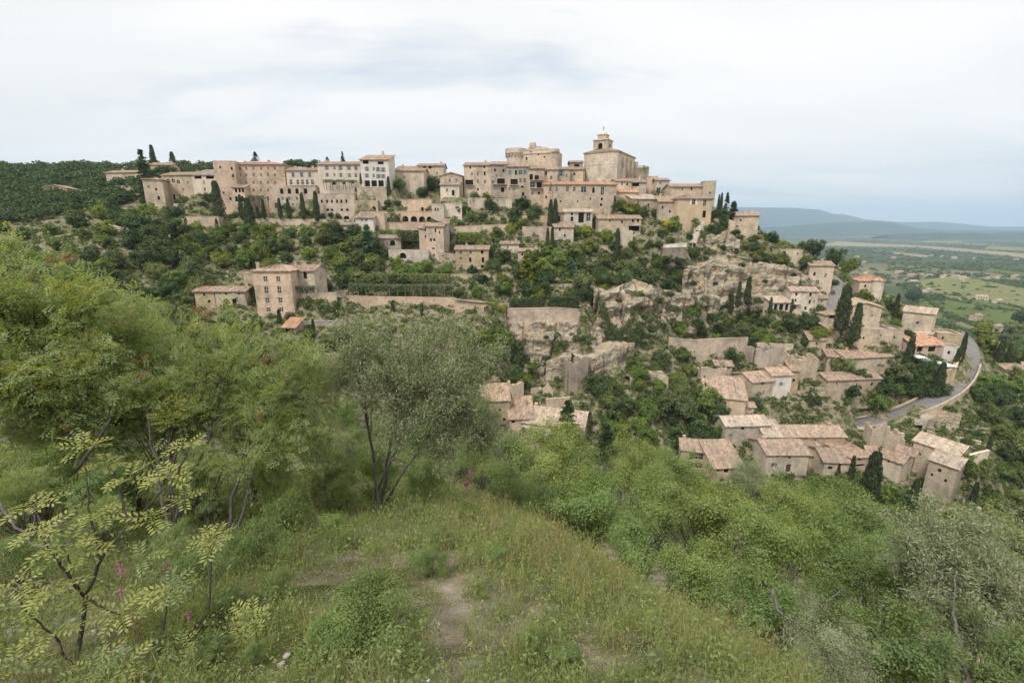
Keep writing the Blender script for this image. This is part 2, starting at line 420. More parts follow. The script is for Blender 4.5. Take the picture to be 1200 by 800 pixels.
# --- the hotel and its wings
b('hotel', 'largest building of the village, five storey pale stone hotel with many small windows', 262, 336, 192.5, 254, 211, 17, 0, 'hip', 'k', 'o',
  [(x, y, 2.3, 3.4, 'w') for y in (197.5, 205, 214, 223) for x in (281, 288.5, 297, 306, 314, 322)] +
  [(327, 223, 5.5, 8, 'a'), (289, 233, 3, 5, 'a'), (297, 233, 3, 5, 'w'), (305, 233, 3, 5, 'w'), (314, 233, 3, 5, 'w'), (290, 246, 3, 5, 'd'), (301, 246, 3, 5, 'd')], [(0.62, 0.5), (0.2, 0.6)], cat='hotel', pitch=0.22)
b('hotel_wing', 'plain stone corner wing standing proud of the hotel front at its left end', 254, 279, 189, 255, 207, 13, 5, 'flat', 'k', 't',
  [(258, 196, 1.8, 3, 'd'), (271.5, 197.5, 2.3, 3.2, 'd'), (273, 206, 2.3, 3.2, 'd'), (262, 226, 2, 2.5, 'd'), (270, 233, 2.3, 3.2, 'd'), (264, 244, 2, 3, 'd')], cat='hotel')
b('hotel_loggia', 'three storey stone annex with arched loggia openings before the hotel', 274, 288, 219.5, 254, 202, 5, 0, 'shed', 'k', 't',
  [(276.5, 223, 2.6, 5, 'a'), (280.7, 223, 2.6, 5, 'a'), (285, 223, 2.6, 5, 'a'), (277, 233, 3, 6, 'a'), (284, 233, 3, 6, 'a'), (281, 246, 4, 7, 'd')], cat='hotel')
b('townhouse', 'two storey stone house with three windows over a long balcony beside the hotel', 336, 373, 199.5, 219, 209, 11, 0, 'gx', 'p', 't',
  [(343.5, 205, 3.2, 5, 's'), (353.5, 205, 3.2, 5, 's'), (363, 205, 3.2, 5, 's'), (341, 213.5, 3, 5.5, 'w'), (349, 213.5, 3, 5.5, 'w'), (354.5, 213.5, 3, 5.5, 'w'), (360, 213.5, 3, 5.5, 'w'), (366, 213.5, 3, 5.5, 'w')], mat='render')
b('terrace_house', 'stone terrace building with rows of small windows and a flat top below the balcony house', 321, 371, 219.5, 255, 204, 6, 0, 'flat', 's', 't',
  [(330, 224, 4, 6, 'a'), (339, 224, 4, 6, 'a'), (348, 224, 4, 6, 'a'), (358, 224, 4, 6, 'd'), (323, 241, 4, 6, 'D'), (332, 241, 3, 4.5, 'w'), (338, 241, 3.4, 4.8, 'w'), (343.5, 241, 3, 4.5, 'w'), (349, 241, 3, 4.5, 'w'),
   (346.5, 249.5, 3.4, 4, 'w'), (352, 249.5, 3.4, 4, 'w'), (331, 232.5, 2.5, 4, 'w'), (339, 232.5, 2.5, 4, 'w'), (348, 232.5, 2.5, 4, 'w'), (361, 241, 2.5, 4, 'd')])
b('townhouse', 'cream three storey house with grey shutters between hotel and white house', 373, 423, 192.5, 222, 206, 12, 0, 'gx', 'p', 't',
  [(383, 196.8, 2.6, 4.6, 'sb'), (392, 196.8, 2.4, 3.6, 'w'), (399, 196.8, 2.6, 5.2, 'sb'), (409, 197, 2.6, 4.6, 'sb'), (417, 197, 2.4, 4.4, 'sb'),
   (383.5, 205, 2.8, 4.4, 's'), (392, 205, 2.2, 3.5, 'w'), (399.5, 205.3, 2.8, 4.6, 's'), (409.5, 205.5, 2.8, 4.6, 's'), (417, 205.5, 2.4, 4.4, 's'), (391, 214, 5, 5, 'd'), (403, 214, 4, 4, 'd'), (413, 213, 4, 4, 'd')], [(0.1, 0.5)], mat='render')
b('townhouse', 'tall white house with grey shutters above an open posted porch', 423, 456, 187, 219, 203, 11, 0, 'shed', 'w', 'p',
  [(430, 198, 2.6, 5, 'sb'), (438, 198, 2.2, 4, 'w'), (443, 198.6, 2.8, 5, 'sb'), (449, 199, 2.8, 5, 'sb'), (430, 206, 2.6, 4.6, 'sb'), (438, 206, 2.2, 4, 'w'), (443.5, 206.7, 2.8, 4.6, 'sb'), (449, 206.8, 2.8, 4.6, 'sb'),
   (428.5, 190, 7, 4, 'd'), (446, 191, 7, 3, 'd'), (430.5, 215, 6, 6.5, 'd'), (438.5, 215, 6.4, 6.5, 'd'), (446.5, 215, 6.4, 6.5, 'd')], mat='render')
w('terrace_wall', 'blank square stone bastion under the tall white house', [(418, 219.5, 236, 201), (453, 219.5, 236, 201)], 5)
b('townhouse', 'long low stone house with tiled roof behind the plane trees', 457, 497, 200, 225, 214, 11, 0, 'gx', 's', 't', [(464, 208, 2.5, 3.5, 'w'), (474, 208, 2.5, 3.5, 'w')])
b('townhouse', 'stone house with twin dark attic openings on the skyline behind the plane trees', 490, 520, 194, 225, 224, 10, 0, 'gx', 's', 't', [(497.5, 195.8, 3.4, 3.4, 'd'), (504, 195.8, 3.4, 3.4, 'd'), (512, 203, 2, 3, 'w')])
b('townhouse', 'tile roofed house in the dip of the skyline, behind the gabled house', 466, 492, 197, 225, 232, 10, 0, 'gx', 'g', 't', [(474, 200, 2, 2.5, 'd')])
b('townhouse', 'small gabled house left of the tall clustered fronts', 516, 542, 206, 234, 212, 8, 0, 'gy', 'k', 't', [(527, 212, 2, 3, 'd'), (535, 212, 2.4, 5, 'w')])
b('townhouse', 'low pale house with a grey lean to roof under the small gabled house', 516, 538, 216.5, 234, 206, 6, 0, 'shed', 'p', 'g', [(524, 223, 2.5, 3.5, 'w'), (531, 226, 3, 6, 'd')])
# --- terraces between hotel and the middle gardens
b('terrace_house', 'flat topped stone block with six square windows in one row', 373.5, 416, 227.5, 258, 199, 7, 0, 'flat', 's', 't',
  [(x, 236, 2.3, 3.4, 'd') for x in (377, 383.3, 389, 395, 400, 406)] + [(x, 246, 3, 2.6, 'd') for x in (384, 389, 400.5, 407)] + [(x, 255, 6.5, 4, 'a') for x in (386, 396, 406)])
b('terrace_house', 'stone terrace with three arches and potted shrubs under the bastion', 416, 443, 235.5, 252, 199, 6, 0, 'flat', 'y', 't', [(421, 244.5, 5, 5, 'a'), (429.5, 244.5, 5, 5, 'a'), (438, 244.5, 5, 5, 'a')])
b('terrace_house', 'low terrace building with square doorways right of the three arches', 443, 506, 234, 250, 202, 7, 0, 'flat', 'k', 't', [(450, 244.5, 2, 5, 'd'), (459.5, 245, 3.4, 4, 'd'), (470, 245, 2, 4, 'd'), (475, 245, 2, 4, 'd'), (495, 245, 3, 4, 'd')])
w('terrace_wall', 'long terrace wall with five dark round arches', [(444, 248, 260, 196.5), (513, 248, 260, 196.5)], 4, 'k')
WALLS[-1]['arches'] = [(465, 256.5, 7.4, 6.5), (475, 256.5, 7.2, 6.5), (485, 256.7, 7.4, 6.5), (494.5, 257, 7.2, 6.5), (503, 257, 6, 6)]
b('pavilion', 'small flat topped pavilion at the right end of the arched terrace', 506.5, 520, 239.5, 260, 195.5, 5, 0, 'flat', 'p', 't', [(510.3, 245.5, 1.6, 3.4, 'd'), (513.2, 245.5, 1.6, 3.4, 'd')], cat='pavilion')
w('terrace_wall', 'tall bare retaining wall right of the small pavilion', [(520, 238.5, 264, 198), (541, 238.5, 264, 198)], 3, 'p')
w('terrace_wall', 'pink stone wall under the arched terrace', [(438.5, 250, 275, 190), (450, 250, 275, 190)], 4, 'k')
w('terrace_wall', 'long low wall below the row of round arches', [(450, 261, 271, 192), (500, 261, 271, 192)], 2, 'k')
w('terrace_wall', 'tall blank garden wall at the left below the hotel', [(203, 239, 254, 214), (256, 239, 254, 212)], 2)
w('retaining_wall', 'massive bare retaining wall left of the cypress row under the hotel', [(212, 254, 278, 193), (256, 254, 279, 192)], 3, 'k')
w('retaining_wall', 'long retaining wall with overgrown foot beneath the hotel terrace', [(256, 256.5, 272, 196), (403, 257.5, 270, 196)], 3, 'k')
w('terrace_wall', 'low terrace wall under the leftmost village house', [(130, 218, 232, 230), (173, 219, 233, 226)], 1.5)
w('garden_wall', 'short path wall crossing the scrub left of the retaining wall', [(122, 262, 266.5, 190), (146, 268, 272, 184), (205, 276, 281, 178)], 0.8, 'p')
# --- middle houses
b('villa', 'pale villa with two upper windows below the arched terrace', 417, 438, 255, 277, 187, 8, 0, 'shed', 'w', 't', [(424, 258, 2, 3, 's'), (429.2, 258, 2, 3.2, 's')], mat='render')
b('villa_wing', 'low white wing with tiled roof at the left of the pale villa', 402, 417.5, 263.5, 277, 186, 7, 0, 'gx', 'w', 'g', [(408, 268, 2, 3, 'w')], mat='render')
b('tower_house', 'tall irregular stone tower house with a small tiled lean to roof', 500, 520, 265, 306, 182, 9, 0, 'gx', 'k', 't',
  [(510.3, 270, 1.8, 4.5, 'd'), (505, 281, 2.5, 3, 'd'), (509, 281, 2.5, 3, 'd'), (508, 291.3, 3, 3, 'w'), (508.3, 299.2, 2.6, 2.6, 'd'), (515, 272, 1.6, 3, 'd'), (515, 299, 1.6, 3, 'w'), (518, 299, 1.6, 3, 'w')])
b('tower_wing', 'narrow left wing of the tower house with two slit windows', 491.5, 500.5, 267, 306, 184, 7, 0, 'shed', 'k', 't', [(498.6, 269.3, 1.7, 3.2, 'd'), (498.6, 277, 1.7, 3.2, 'd'), (495.6, 299.7, 2, 2, 'd')])
b('tower_wing', 'plain right wing of the tower house beside the vine covered yard', 519.5, 525, 262, 300, 185, 6, 0, 'shed', 's', 't')
b('ruined_house', 'half ruined stone house with an arched opening left of the tower house', 440, 470, 279, 305, 184, 8, 8, 'shed', 'g', 'g',
  [(460, 284.7, 6, 6, 'a'), (443, 291, 3, 4, 'd'), (447, 295, 2, 2.5, 'd')])
w('garden_wall', 'pale wall with a wide grey door below the half ruined house', [(455, 293, 304, 180), (502, 293, 304, 180)], 2, 'p')
WALLS[-1]['arches'] = [(472, 299.5, 8, 6.5)]
b('cottage', 'square stone house with a balcony, alone right of the tower house', 534, 572.5, 292, 321, 180, 9, 0, 'gx', 'y', 't',
  [(540, 296.3, 3, 3, 'w'), (540, 303, 2.6, 3, 'w'), (551, 304.5, 2.6, 5, 'd'), (551.5, 296, 2.6, 3.4, 'w'), (565, 295.3, 3, 3.6, 'd'), (566, 304.7, 2.8, 6, 'd'), (553, 312.2, 3, 4, 'd'), (565.4, 312.4, 3.4, 4, 'd'), (541, 311.5, 2.2, 3, 'w')])
w('garden_wall', 'rubble wall joining tower house and square house', [(514, 296, 319, 182), (534, 298, 319, 181)], 1.5, 'g')
w('garden_wall', 'long straight garden wall running left below the vine rows', [(404, 347.5, 371, 150), (533, 349.5, 371, 150)], 1.5, 'k', batter=0.06)
w('garden_wall', 'stepped garden wall with one small square opening', [(533, 351, 380, 149.5), (593, 357, 382, 149.5)], 1.5, 'k')
WALLS[-1]['arches'] = [(561.5, 371.5, 4, 5)]
b('gate_tower', 'small wall turret with an arched door at the left end of the long garden wall', 392.5, 405, 343, 370, 150, 4, 0, 'flat', 's', 't', [(396, 356.5, 2.6, 10, 'a')], cat='tower')
w('bastion_wall', 'high smooth wall crowning the pale lower cliff', [(594, 362, 379, 150), (655, 361, 378, 151), (690, 364, 381, 152)], 2, 'k', batter=0.05)
b('dovecote', 'tiny stone hut standing on the high smooth wall', 681, 689, 358, 366, 152, 2.2, 0, 'gy', 'y', 't', [(685, 362, 1.6, 2, 'd')], cat='hut')
b('manor_house', 'square four storey pink stone house with two columns of white windows', 299, 343, 317, 371, 135, 10, 0, 'hip', 'k', 'p',
  [(311, 327, 4.8, 6, 'wm'), (326, 327, 4.8, 6, 'wm'), (312, 340, 4.8, 8, 'wm'), (327.3, 340, 4.8, 8, 'wm'), (313.5, 352.3, 4.8, 5.6, 'wm'), (328.7, 352, 4.8, 6, 'wm'), (314.7, 363, 5, 5, 'wm'), (329.5, 362.7, 5, 5.4, 'wm')], [(0.1, 0.15), (0.95, 0.5)])
b('manor_wing', 'stone wing with one arched window behind the square four storey house', 343, 369, 317, 345, 140, 9, 0, 'gx', 's', 't', [(357.5, 322.5, 4.2, 8, 'a')])
w('terrace_wall', 'terrace wall with a flowering hedge right of the four storey house', [(343, 345, 372, 137.5), (394, 344, 371, 138)], 1.2, 's')
b('stone_cottage', 'low cottage with an arched opening left of the four storey house', 252.5, 288, 341, 359, 138, 7, 0, 'gx', 's', 't', [(257.5, 343.5, 1.8, 2.6, 'd'), (264.6, 343.5, 2.6, 3.4, 'd'), (265, 353, 8, 6, 'a'), (274.5, 353, 5, 6, 'd'), (280, 343.5, 2, 3, 'd')])
b('stone_cottage', 'leftmost cottage, half hidden behind foreground branches', 229, 252, 341, 363, 138.5, 7, 6, 'gx', 'y', 't', [(239, 345, 2.4, 3.4, 'd'), (245, 353, 3, 3, 'd')])
w('garden_wall', 'pink stone wall joining cottage and four storey house', [(285, 321, 348, 143), (300, 321, 348, 143)], 1.0, 'k')
b('garden_shed', 'small shed with a bright orange tiled roof below the four storey house', 332, 346, 383, 392, 126, 4, -10, 'shed', 'd', 'o', [(338, 387, 8, 5, 'd')], cat='shed', pitch=0.42)
w('garden_wall', 'low terrace wall with pale coping under the flowering hedge', [(354, 377, 385, 132), (404, 376, 385, 133)], 1, 'g')
# --- the top of the village
b('townhouse', 'tall stone townhouse at the left end of the clustered fronts', 544, 575, 193.5, 234, 214, 13, -4, 'gx', 's', 't',
  [(551, 196.5, 2, 2.6, 'd'), (567.5, 195.5, 2, 3, 'd'), (560, 203.7, 2.4, 4.6, 'w'), (568, 203.5, 2.2, 4.4, 'd'), (550, 214, 9, 6, 'd'), (560, 212.5, 2.4, 4, 'w'), (568.5, 213, 2.4, 4, 'w'), (560, 222, 2, 3, 'd'), (553, 204, 2, 3, 'w')], [(0.75, 0.5)])
b('townhouse', 'grey stone townhouse with a dark pergola balcony in the clustered fronts', 575, 594, 192.5, 232, 212.5, 13, -2, 'gx', 'g', 't', [(580, 199.5, 2, 3, 'd'), (587, 212.5, 9, 6, 'd'), (577.5, 214, 3, 5, 'w'), (582, 206, 2, 3.4, 'w'), (589, 222.5, 4, 5, 'd'), (590, 200, 2.2, 3.4, 'd')])
b('townhouse', 'townhouse with four grey blue upper windows in the clustered fronts', 594, 620, 195, 240, 211, 13, 0, 'gx', 's', 't',
  [(597.3, 202.3, 2.4, 5, 'sl'), (604.6, 202.3, 2.4, 5, 'd'), (610, 202, 4, 5.2, 'sl'), (615.3, 201.5, 2.6, 5, 'sl'), (602.5, 213, 8.5, 6, 'd'), (610, 211.7, 3, 5, 'w'), (615, 211.7, 3, 5, 'w'), (612, 219, 3, 2.4, 'd'), (597, 221.5, 2.4, 3.6, 'w'), (613, 227.5, 2.6, 4, 'd'), (602, 222, 2, 3.4, 'w')])
b('townhouse', 'townhouse with stacked dark loggias at the right of the clustered fronts', 620, 637, 197.5, 244, 210, 13, 2, 'gx', 'k', 't',
  [(622.5, 207.5, 4, 6, 'd'), (629, 208.5, 5, 5.5, 'd'), (624, 216.5, 6, 6.5, 'w'), (632, 217.5, 6, 7, 'd'), (624, 226.5, 2.4, 3, 'w'), (631.5, 226.3, 2.4, 3, 'd')])
b('townhouse', 'narrow stone house wedged between the loggia house and the long roofed house', 636, 653, 198.5, 244, 213, 12, 4, 'gx', 's', 't', [(640, 203, 2.4, 4, 'd'), (646, 208.5, 3, 4.4, 'w'), (645, 222, 3, 4, 'w'), (641, 224, 2, 3, 'd')])
b('castle', 'castle block with a crenellated round tower crowning the village, left of the church', 604, 649, 176, 215, 234, 18, -18, 'flat', 's', 't',
  [(607.5, 178, 2, 3, 'd'), (617, 186, 2, 3, 'd'), (622, 178.5, 1.6, 2.2, 'd'), (631, 181, 1.6, 2.2, 'd'), (638, 184, 1.6, 2.2, 'd')], cat='castle')
b('townhouse', 'house with a pale green window below the castle, left of the church', 652, 668, 198, 222, 222, 10, 6, 'gx', 's', 't', [(657.5, 203, 4, 7, 'sl'), (664, 206, 2.4, 4, 'w')])
b('townhouse', 'stone house with a dark drainpipe edge hard against the church', 667, 683, 198.5, 222, 226, 10, -14, 'gx', 's', 't', [(673, 204, 2, 3, 'd')])
b('townhouse', 'small high house peeping over the roofs just left of the church', 668, 683, 190, 215, 238, 8, 0, 'gx', 'g', 't', [(676, 194, 6, 2.5, 'd')])
b('long_house', 'long two storey house with an orange pink roof below the church', 648, 722, 216, 246, 205, 12, 3, 'gx', 's', 'o',
  [(665, 221.8, 3.4, 5, 'w'), (673, 221.8, 3.2, 5, 'w'), (684, 222.3, 6.6, 6, 'w'), (695.5, 222.8, 3, 6, 'a'), (706, 223.8, 4, 9, 'w'), (652.5, 222, 2.4, 4.4, 'w'), (705.3, 233.3, 2.4, 3, 'd'), (704.3, 240, 2.6, 3, 'd'), (692, 233, 1.8, 2, 'd'), (657, 236, 2, 2, 'd'), (677, 236, 1.6, 2, 'd')], pitch=0.26)
b('long_house_wing', 'recessed left wing of the long orange roofed house', 637, 649, 216, 246, 208, 10, 0, 'shed', 'k', 'o', [(645, 222, 3, 4.5, 'w'), (640, 231, 2, 3, 'd')])
b('house', 'stone house with a recessed dark porch under the long orange roofed house', 661, 694, 248, 268, 195, 9, 0, 'gx', 'p', 'l', [(670.3, 251, 2.4, 2.6, 'd'), (670.3, 256.5, 3, 5, 'd'), (681, 255, 6.4, 11, 'd'), (689.6, 254.5, 5, 9, 'w')])
b('house_wing', 'rubble wing left of the dark porch house beside two cypresses', 650, 662, 249, 268, 196, 7, 0, 'shed', 's', 't', [(655, 257, 2.4, 7, 'd')])
b('house', 'house with a broad tiled roof and white balcony under the church', 701, 751, 256, 275, 192, 10, 0, 'gx', 's', 't', [(714.5, 258.8, 2.4, 3.4, 'w'), (741.7, 258.3, 2.2, 4, 'd'), (747.8, 258.3, 2.4, 4, 'd'), (743, 267.5, 12, 6, 'd'), (729, 260, 2, 3, 'd')])
b('house', 'ochre fronted house with one white shuttered window on the village edge', 793, 834, 232.5, 258, 195, 10, 3, 'hip', 'o', 't', [(813, 236.2, 4.2, 7, 'S'), (825.3, 251, 4, 7.5, 'd'), (826, 238, 4, 6.5, 'w')], mat='render')
b('house', 'stone house rising behind the ochre fronted house', 786, 823, 218.5, 240, 206, 10, 0, 'gx', 's', 't', [(810.5, 221.5, 2, 3.4, 'd'), (800, 222, 1.6, 2, 'd')])
b('tower_house', 'square blank tower at the right end of the village skyline', 823.5, 838, 212.5, 245, 204, 6, -8, 'flat', 's', 't', [(832, 226, 1.6, 2, 'd')], cat='tower')
b('house', 'plain rubble house left of the ochre front with a yellow bush at its foot', 772, 794, 236, 260, 198, 9, -6, 'shed', 's', 't', [(776.5, 243, 2, 3.6, 'd'), (785, 248, 2, 3, 'd')])
b('house', 'gable roofed house end on the last spur above the cliff', 859, 888, 252.5, 282, 200, 11, -22, 'gx', 's', 't', [(891, 262, 2, 4, 'w', 'R'), (868, 258, 2, 2.4, 'd')])
b('house', 'low house with a pale sloping coping behind the pale green trees', 741, 773, 233, 252, 204, 8, 12, 'shed', 's', 'l', [(748, 237.5, 2.2, 2.6, 'd'), (760, 240, 2, 3, 'd')])
b('house', 'stone house with dark eaves in the jumble right below the church flank', 722, 739, 212, 236, 214, 8, 8, 'gx', 'p', 't', [(729, 215.5, 2.2, 4, 'w'), (735, 216, 2, 3, 'd')])
b('house', 'dark roofed lean to house right of the church flank', 738, 757, 213.5, 238, 217, 8, 0, 'shed', 's', 'g', [(745, 216.5, 8, 3.6, 'd')])
b('house', 'stone house with a flat roof slab stepping down right of the church', 757, 770, 207, 236, 222, 8, -6, 'flat', 'k', 't', [(766, 212.8, 2.8, 4.5, 'd')])
b('house', 'pale house with sloping side roof at the end of the church street', 769, 784, 211, 236, 219, 8, 6, 'gx', 'p', 'g', [(774, 215, 2, 3, 'w'), (765.5, 223, 5, 6, 'w')])
b('house', 'low roofed house under the jumble with a lit orange tile slope', 722, 748, 225, 240, 209, 7, 0, 'shed', 'k', 'o', [(748.7, 228, 2, 3.4, 'w')])
b('turret', 'round ivy topped turret behind the church flank', 748, 760, 197, 222, 229, 4.5, 0, 'flat', 'g', 't', [], cat='tower')
w('retaining_wall', 'wall with grey panels under the terrace left of the cliff', [(744, 293, 309, 186), (776, 294, 310, 185)], 1.2, 'g')
w('retaining_wall', 'stained wall carrying a white parapet left of the cliff edge', [(776, 291, 312, 184.5), (806, 290, 310, 184)], 1.2, 'd')
w('parapet', 'white block parapet on the terrace left of the cliff', [(775, 287.5, 290, 185.6), (805, 285, 289, 185.4)], 0.5, 'w', cat='parapet')
w('retaining_wall', 'rough wall under the hedge below the gable house on the spur', [(838, 256.5, 275, 197), (862, 259, 272, 197)], 1.5, 's')
w('garden_wall', 'garden wall among shrubs below the clustered fronts', [(548, 232, 249, 203), (600, 234, 250, 203)], 1.0, 's')
w('garden_wall', 'lower garden wall between two terraces left of the twin cypresses', [(528, 266, 277, 192), (600, 263, 276, 192)], 1.0, 's')
w('garden_wall', 'yellow stained garden wall left of the twin cypresses', [(612, 253, 266, 196), (643, 253, 266, 196)], 1.0, 'y')
w('garden_wall', 'wall with a dark doorway under the twin cypresses', [(612, 266, 284, 190), (668, 266, 284, 190)], 1.0, 'k')
b('cottage', 'small cottage with brown roof among dark conifers', 607, 632, 294, 306, 176, 6, 0, 'gx', 's', 't', [(624, 299.5, 6, 2.6, 'd'), (612, 298, 2, 3, 'd')])
b('cottage', 'little tiled house above the brown roofed cottage', 587, 608, 285.5, 297, 181, 6, 0, 'gx', 'p', 't', [(595, 290, 2, 3, 'w')])
b('cottage', 'stone cottage with rough pinkish wall beside the low cypress pair', 649, 672, 266, 284, 188, 6, 0, 'shed', 'p', 't', [(656, 269, 2, 3, 'd'), (662, 276, 2, 3, 'd')])
w('garden_wall', 'tall pale gable of a ruined wall above the garden right of the dark cypress', [(724, 271, 309, 184), (742, 271, 300, 184)], 1.2, 's', rough=1.2)
w('garden_wall', 'garden wall with an oval niche below the yellow green trees', [(703, 288, 300, 186), (720, 289, 300, 186)], 1.0, 's')
# --- right side, under the cliff
b('house', 'flat roofed house with dark glass behind the cliff top', 914, 940, 293, 309, 190, 8, -6, 'flat', 's', 'g', [(919, 296, 4, 3, 'd'), (935, 297, 2, 2, 'd')])
b('house', 'gabled stone house on the slope right of the cliff', 948, 976, 311, 336, 182, 10, -14, 'gx', 's', 't', [(954.5, 321, 2.4, 4, 'd'), (967.5, 323, 2.4, 4.5, 'w'), (958, 331, 3.6, 5, 'w')])
b('house', 'two storey house with pink roof set against the foot of the cliff', 926, 957.5, 341, 372, 172, 8, -8, 'gx', 'p', 'p',
  [(933.3, 344.7, 2.4, 3.6, 'd'), (932.5, 351.7, 2, 3, 'd'), (931, 360, 3.4, 5, 'D'), (950, 345, 2.6, 4, 'd'), (949, 353.6, 2.4, 4.4, 'd'), (954, 353.6, 2, 4, 'w'), (944, 361, 2.4, 4, 'd')])
b('loggia', 'low white posted loggia left of the cliff foot house', 904, 926, 354, 367, 171, 5, 4, 'shed', 'p', 'l', [(909, 360, 4, 7, 'd'), (915.5, 360, 5, 7, 'd'), (922, 360, 4, 7, 'd')], cat='loggia')
b('house_wing', 'small annex at the right of the cliff foot house', 957.5, 969, 349, 362, 173, 5, 10, 'shed', 's', 't', [(963, 353, 2, 3, 'd')])
b('tower_house', 'house with an orange pyramid roof and a round stair tower overlooking the valley', 1006, 1034, 329, 352, 176, 9, -20, 'hip', 's', 'o', [(1014, 335, 2, 3, 'd'), (1027, 334, 2, 4, 'w')], pitch=0.5)
b('house', 'tall gable fronted stone house behind two big cypresses', 993, 1031, 359, 392, 164, 13, -22, 'gy', 's', 'p', [(1003, 372, 2, 3, 'd'), (1022, 370, 2, 3, 'w'), (1012, 383, 2, 3, 'd')])
b('house', 'stepped stone house under the tall gable fronted house', 1000, 1045, 386, 413, 158, 8, -10, 'flat', 's', 't', [(1012, 396, 2, 3, 'd'), (1032, 393, 1.6, 2, 'd'), (1036, 403, 1.6, 2, 'd')])
b('house', 'stone house corner with ragged top right of the stepped house', 1040, 1057, 386, 414, 157, 7, -16, 'flat', 'g', 't', [(1048, 395, 1.6, 2.4, 'd')])
b('hut', 'small square hut with a pyramid tiled roof beside the big cypress', 967, 983, 368, 386, 165, 4.5, 8, 'hip', 's', 'p', [(975.5, 371, 8, 4, 'd')], cat='hut', pitch=0.5)
b('hut', 'lean to hut with a red door below the pyramid roofed hut', 970, 990, 384.5, 398, 162, 4, 10, 'shed', 's', 't', [(985.5, 393, 3, 6, 'd')], cat='hut')
b('long_house', 'long tiled house with small windows under its eaves, in the middle of the lower village', 990, 1057, 418, 432, 154, 9, 8, 'gx', 's', 't', [(1003, 420.5, 2, 2.4, 'd'), (1015, 419.5, 2, 2.4, 'd'), (1026.5, 418.5, 1.6, 2.2, 'd'), (1033, 419, 3, 2.4, 'd'), (1044, 418.6, 3.2, 2.6, 'd'), (1051, 418, 3.2, 2.6, 'd')], pitch=0.36)
b('house_wing', 'gabled left end of the long tiled house', 969, 1001, 418, 434, 154, 9, -12, 'gx', 's', 't', [(975, 421, 2, 2.6, 'd'), (992, 424, 2, 3, 'd')], pitch=0.36)
b('barn', 'stone barn with one patch of red tiles in front of the long tiled house', 969, 1031, 444, 460, 148, 8, 6, 'gx', 's', 't', [(981, 449, 2, 3, 'd'), (1004, 451, 2, 4, 'd'), (1022, 450, 3, 4, 'd')], cat='barn', pitch=0.36)
b('long_house', 'long pale roofed house set end on above the road bend', 1056, 1093, 366, 391, 169, 9, -48, 'gx', 's', 'l', [(1075, 378, 2, 2.6, 'd'), (1096, 382, 3, 6, 'd', 'R')], pitch=0.36)
b('house', 'flat roofed ochre block beside the road wall', 1097, 1126, 391, 408, 163, 8, -16, 'flat', 'y', 't', [(1105, 396, 2, 3, 'd')])
b('house', 'house with a vivid orange roof and shaded terrace behind the white parasols', 1071, 1105, 404, 420, 159, 7, 8, 'shed', 'k', 'o', [(1078, 409, 8, 6, 'd'), (1092, 409, 10, 6, 'd')], pitch=0.4)
b('pool_house', 'small white block between the ochre house and the road wall', 1105, 1125, 407, 419, 157, 5, -16, 'flat', 'w', 't', [(1112, 413, 2.6, 4, 'd')], mat='render')
w('terrace_wall', 'ivory wall behind the vivid orange roof', [(1068, 389, 399, 166), (1095, 390, 400, 165)], 0.8, 'w')
w('retaining_wall', 'curved golden retaining wall along the inside of the road bend', [(1092, 433, 456, 150), (1112, 434, 459, 149), (1122, 428, 452, 151), (1128, 415, 440, 156), (1131, 402, 420, 165)], 1.2, 'y')
b('house', 'tiled house half hidden by trees at the right edge of the picture', 1177, 1212, 434, 448, 168, 9, -30, 'hip', 'k', 'p', [(1186, 439, 2, 3, 'd')], pitch=0.4)
# --- the middle ruin group
b('house', 'stone house with rosy roof and ivy climbing its front, heart of the lower ruins', 881, 905, 446.5, 474, 143, 10, 14, 'gx', 's', 'p', [(894, 448.5, 5, 4, 'd'), (888, 461, 2.6, 5, 'w'), (895, 460, 2.6, 5, 'w'), (870, 446, 4, 5.5, 's', 'L'), (862, 456, 2, 3, 'd', 'L')], pitch=0.36)
b('house', 'white fronted house with a shuttered window right of the ivy front', 904, 927, 439, 464, 145, 8, 8, 'gx', 'w', 'p', [(915.5, 450, 4, 4.4, 's'), (913.5, 441, 1.6, 2.4, 'w')], mat='render', pitch=0.36)
b('house_wing', 'ochre side wing with one small window beside the white front', 926, 936, 434, 456, 147, 7, -10, 'shed', 'o', 't', [(930.5, 445.5, 2.6, 3.4, 'd')])
b('house', 'low house with a faded red roof falling towards the trees', 824, 874, 466, 482, 138, 11, -18, 'shed', 's', 'p', [(829, 452, 3, 5, 's'), (838, 470, 3, 5, 's'), (850, 472, 2, 3, 'd')], pitch=0.34)
w('ruin_wall', 'flat topped grey ruin wall behind the faded red roof', [(822, 432, 448, 149), (856, 430, 447, 149)], 5, 'g', rough=0.8, cat='ruin')
w('ruin_wall', 'roofless ruin with broken gable above the ivy fronted house', [(886, 408, 436, 153), (897, 413, 436, 152), (908, 405, 436, 152), (918, 406, 436, 153), (930, 418, 438, 154)], 4, 'g', rough=1.6, cat='ruin')
w('ruin_wall', 'square broken tower of the ruins beside the scrub', [(932, 418.5, 438, 150), (946, 417, 438, 150), (960, 420, 440, 150)], 4, 's', rough=1.0, cat='ruin')
w('retaining_wall', 'long blank retaining wall with a dark arched recess under the scrub', [(784, 396, 413, 158), (810, 399, 418, 157), (845, 397, 419, 156), (877, 396, 414, 157)], 1.5, 'k')
w('ruin_wall', 'reddish ruined pillar wall standing in the ravine', [(667, 422, 466, 138), (678, 419, 466, 138), (690, 421, 462, 139)], 1.6, 'd', rough=1.2, cat='ruin')
w('garden_wall', 'low wall at the back of the small meadow in the ravine', [(622, 455, 463, 138), (646, 454, 462, 138)], 0.8, 's', rough=0.5)
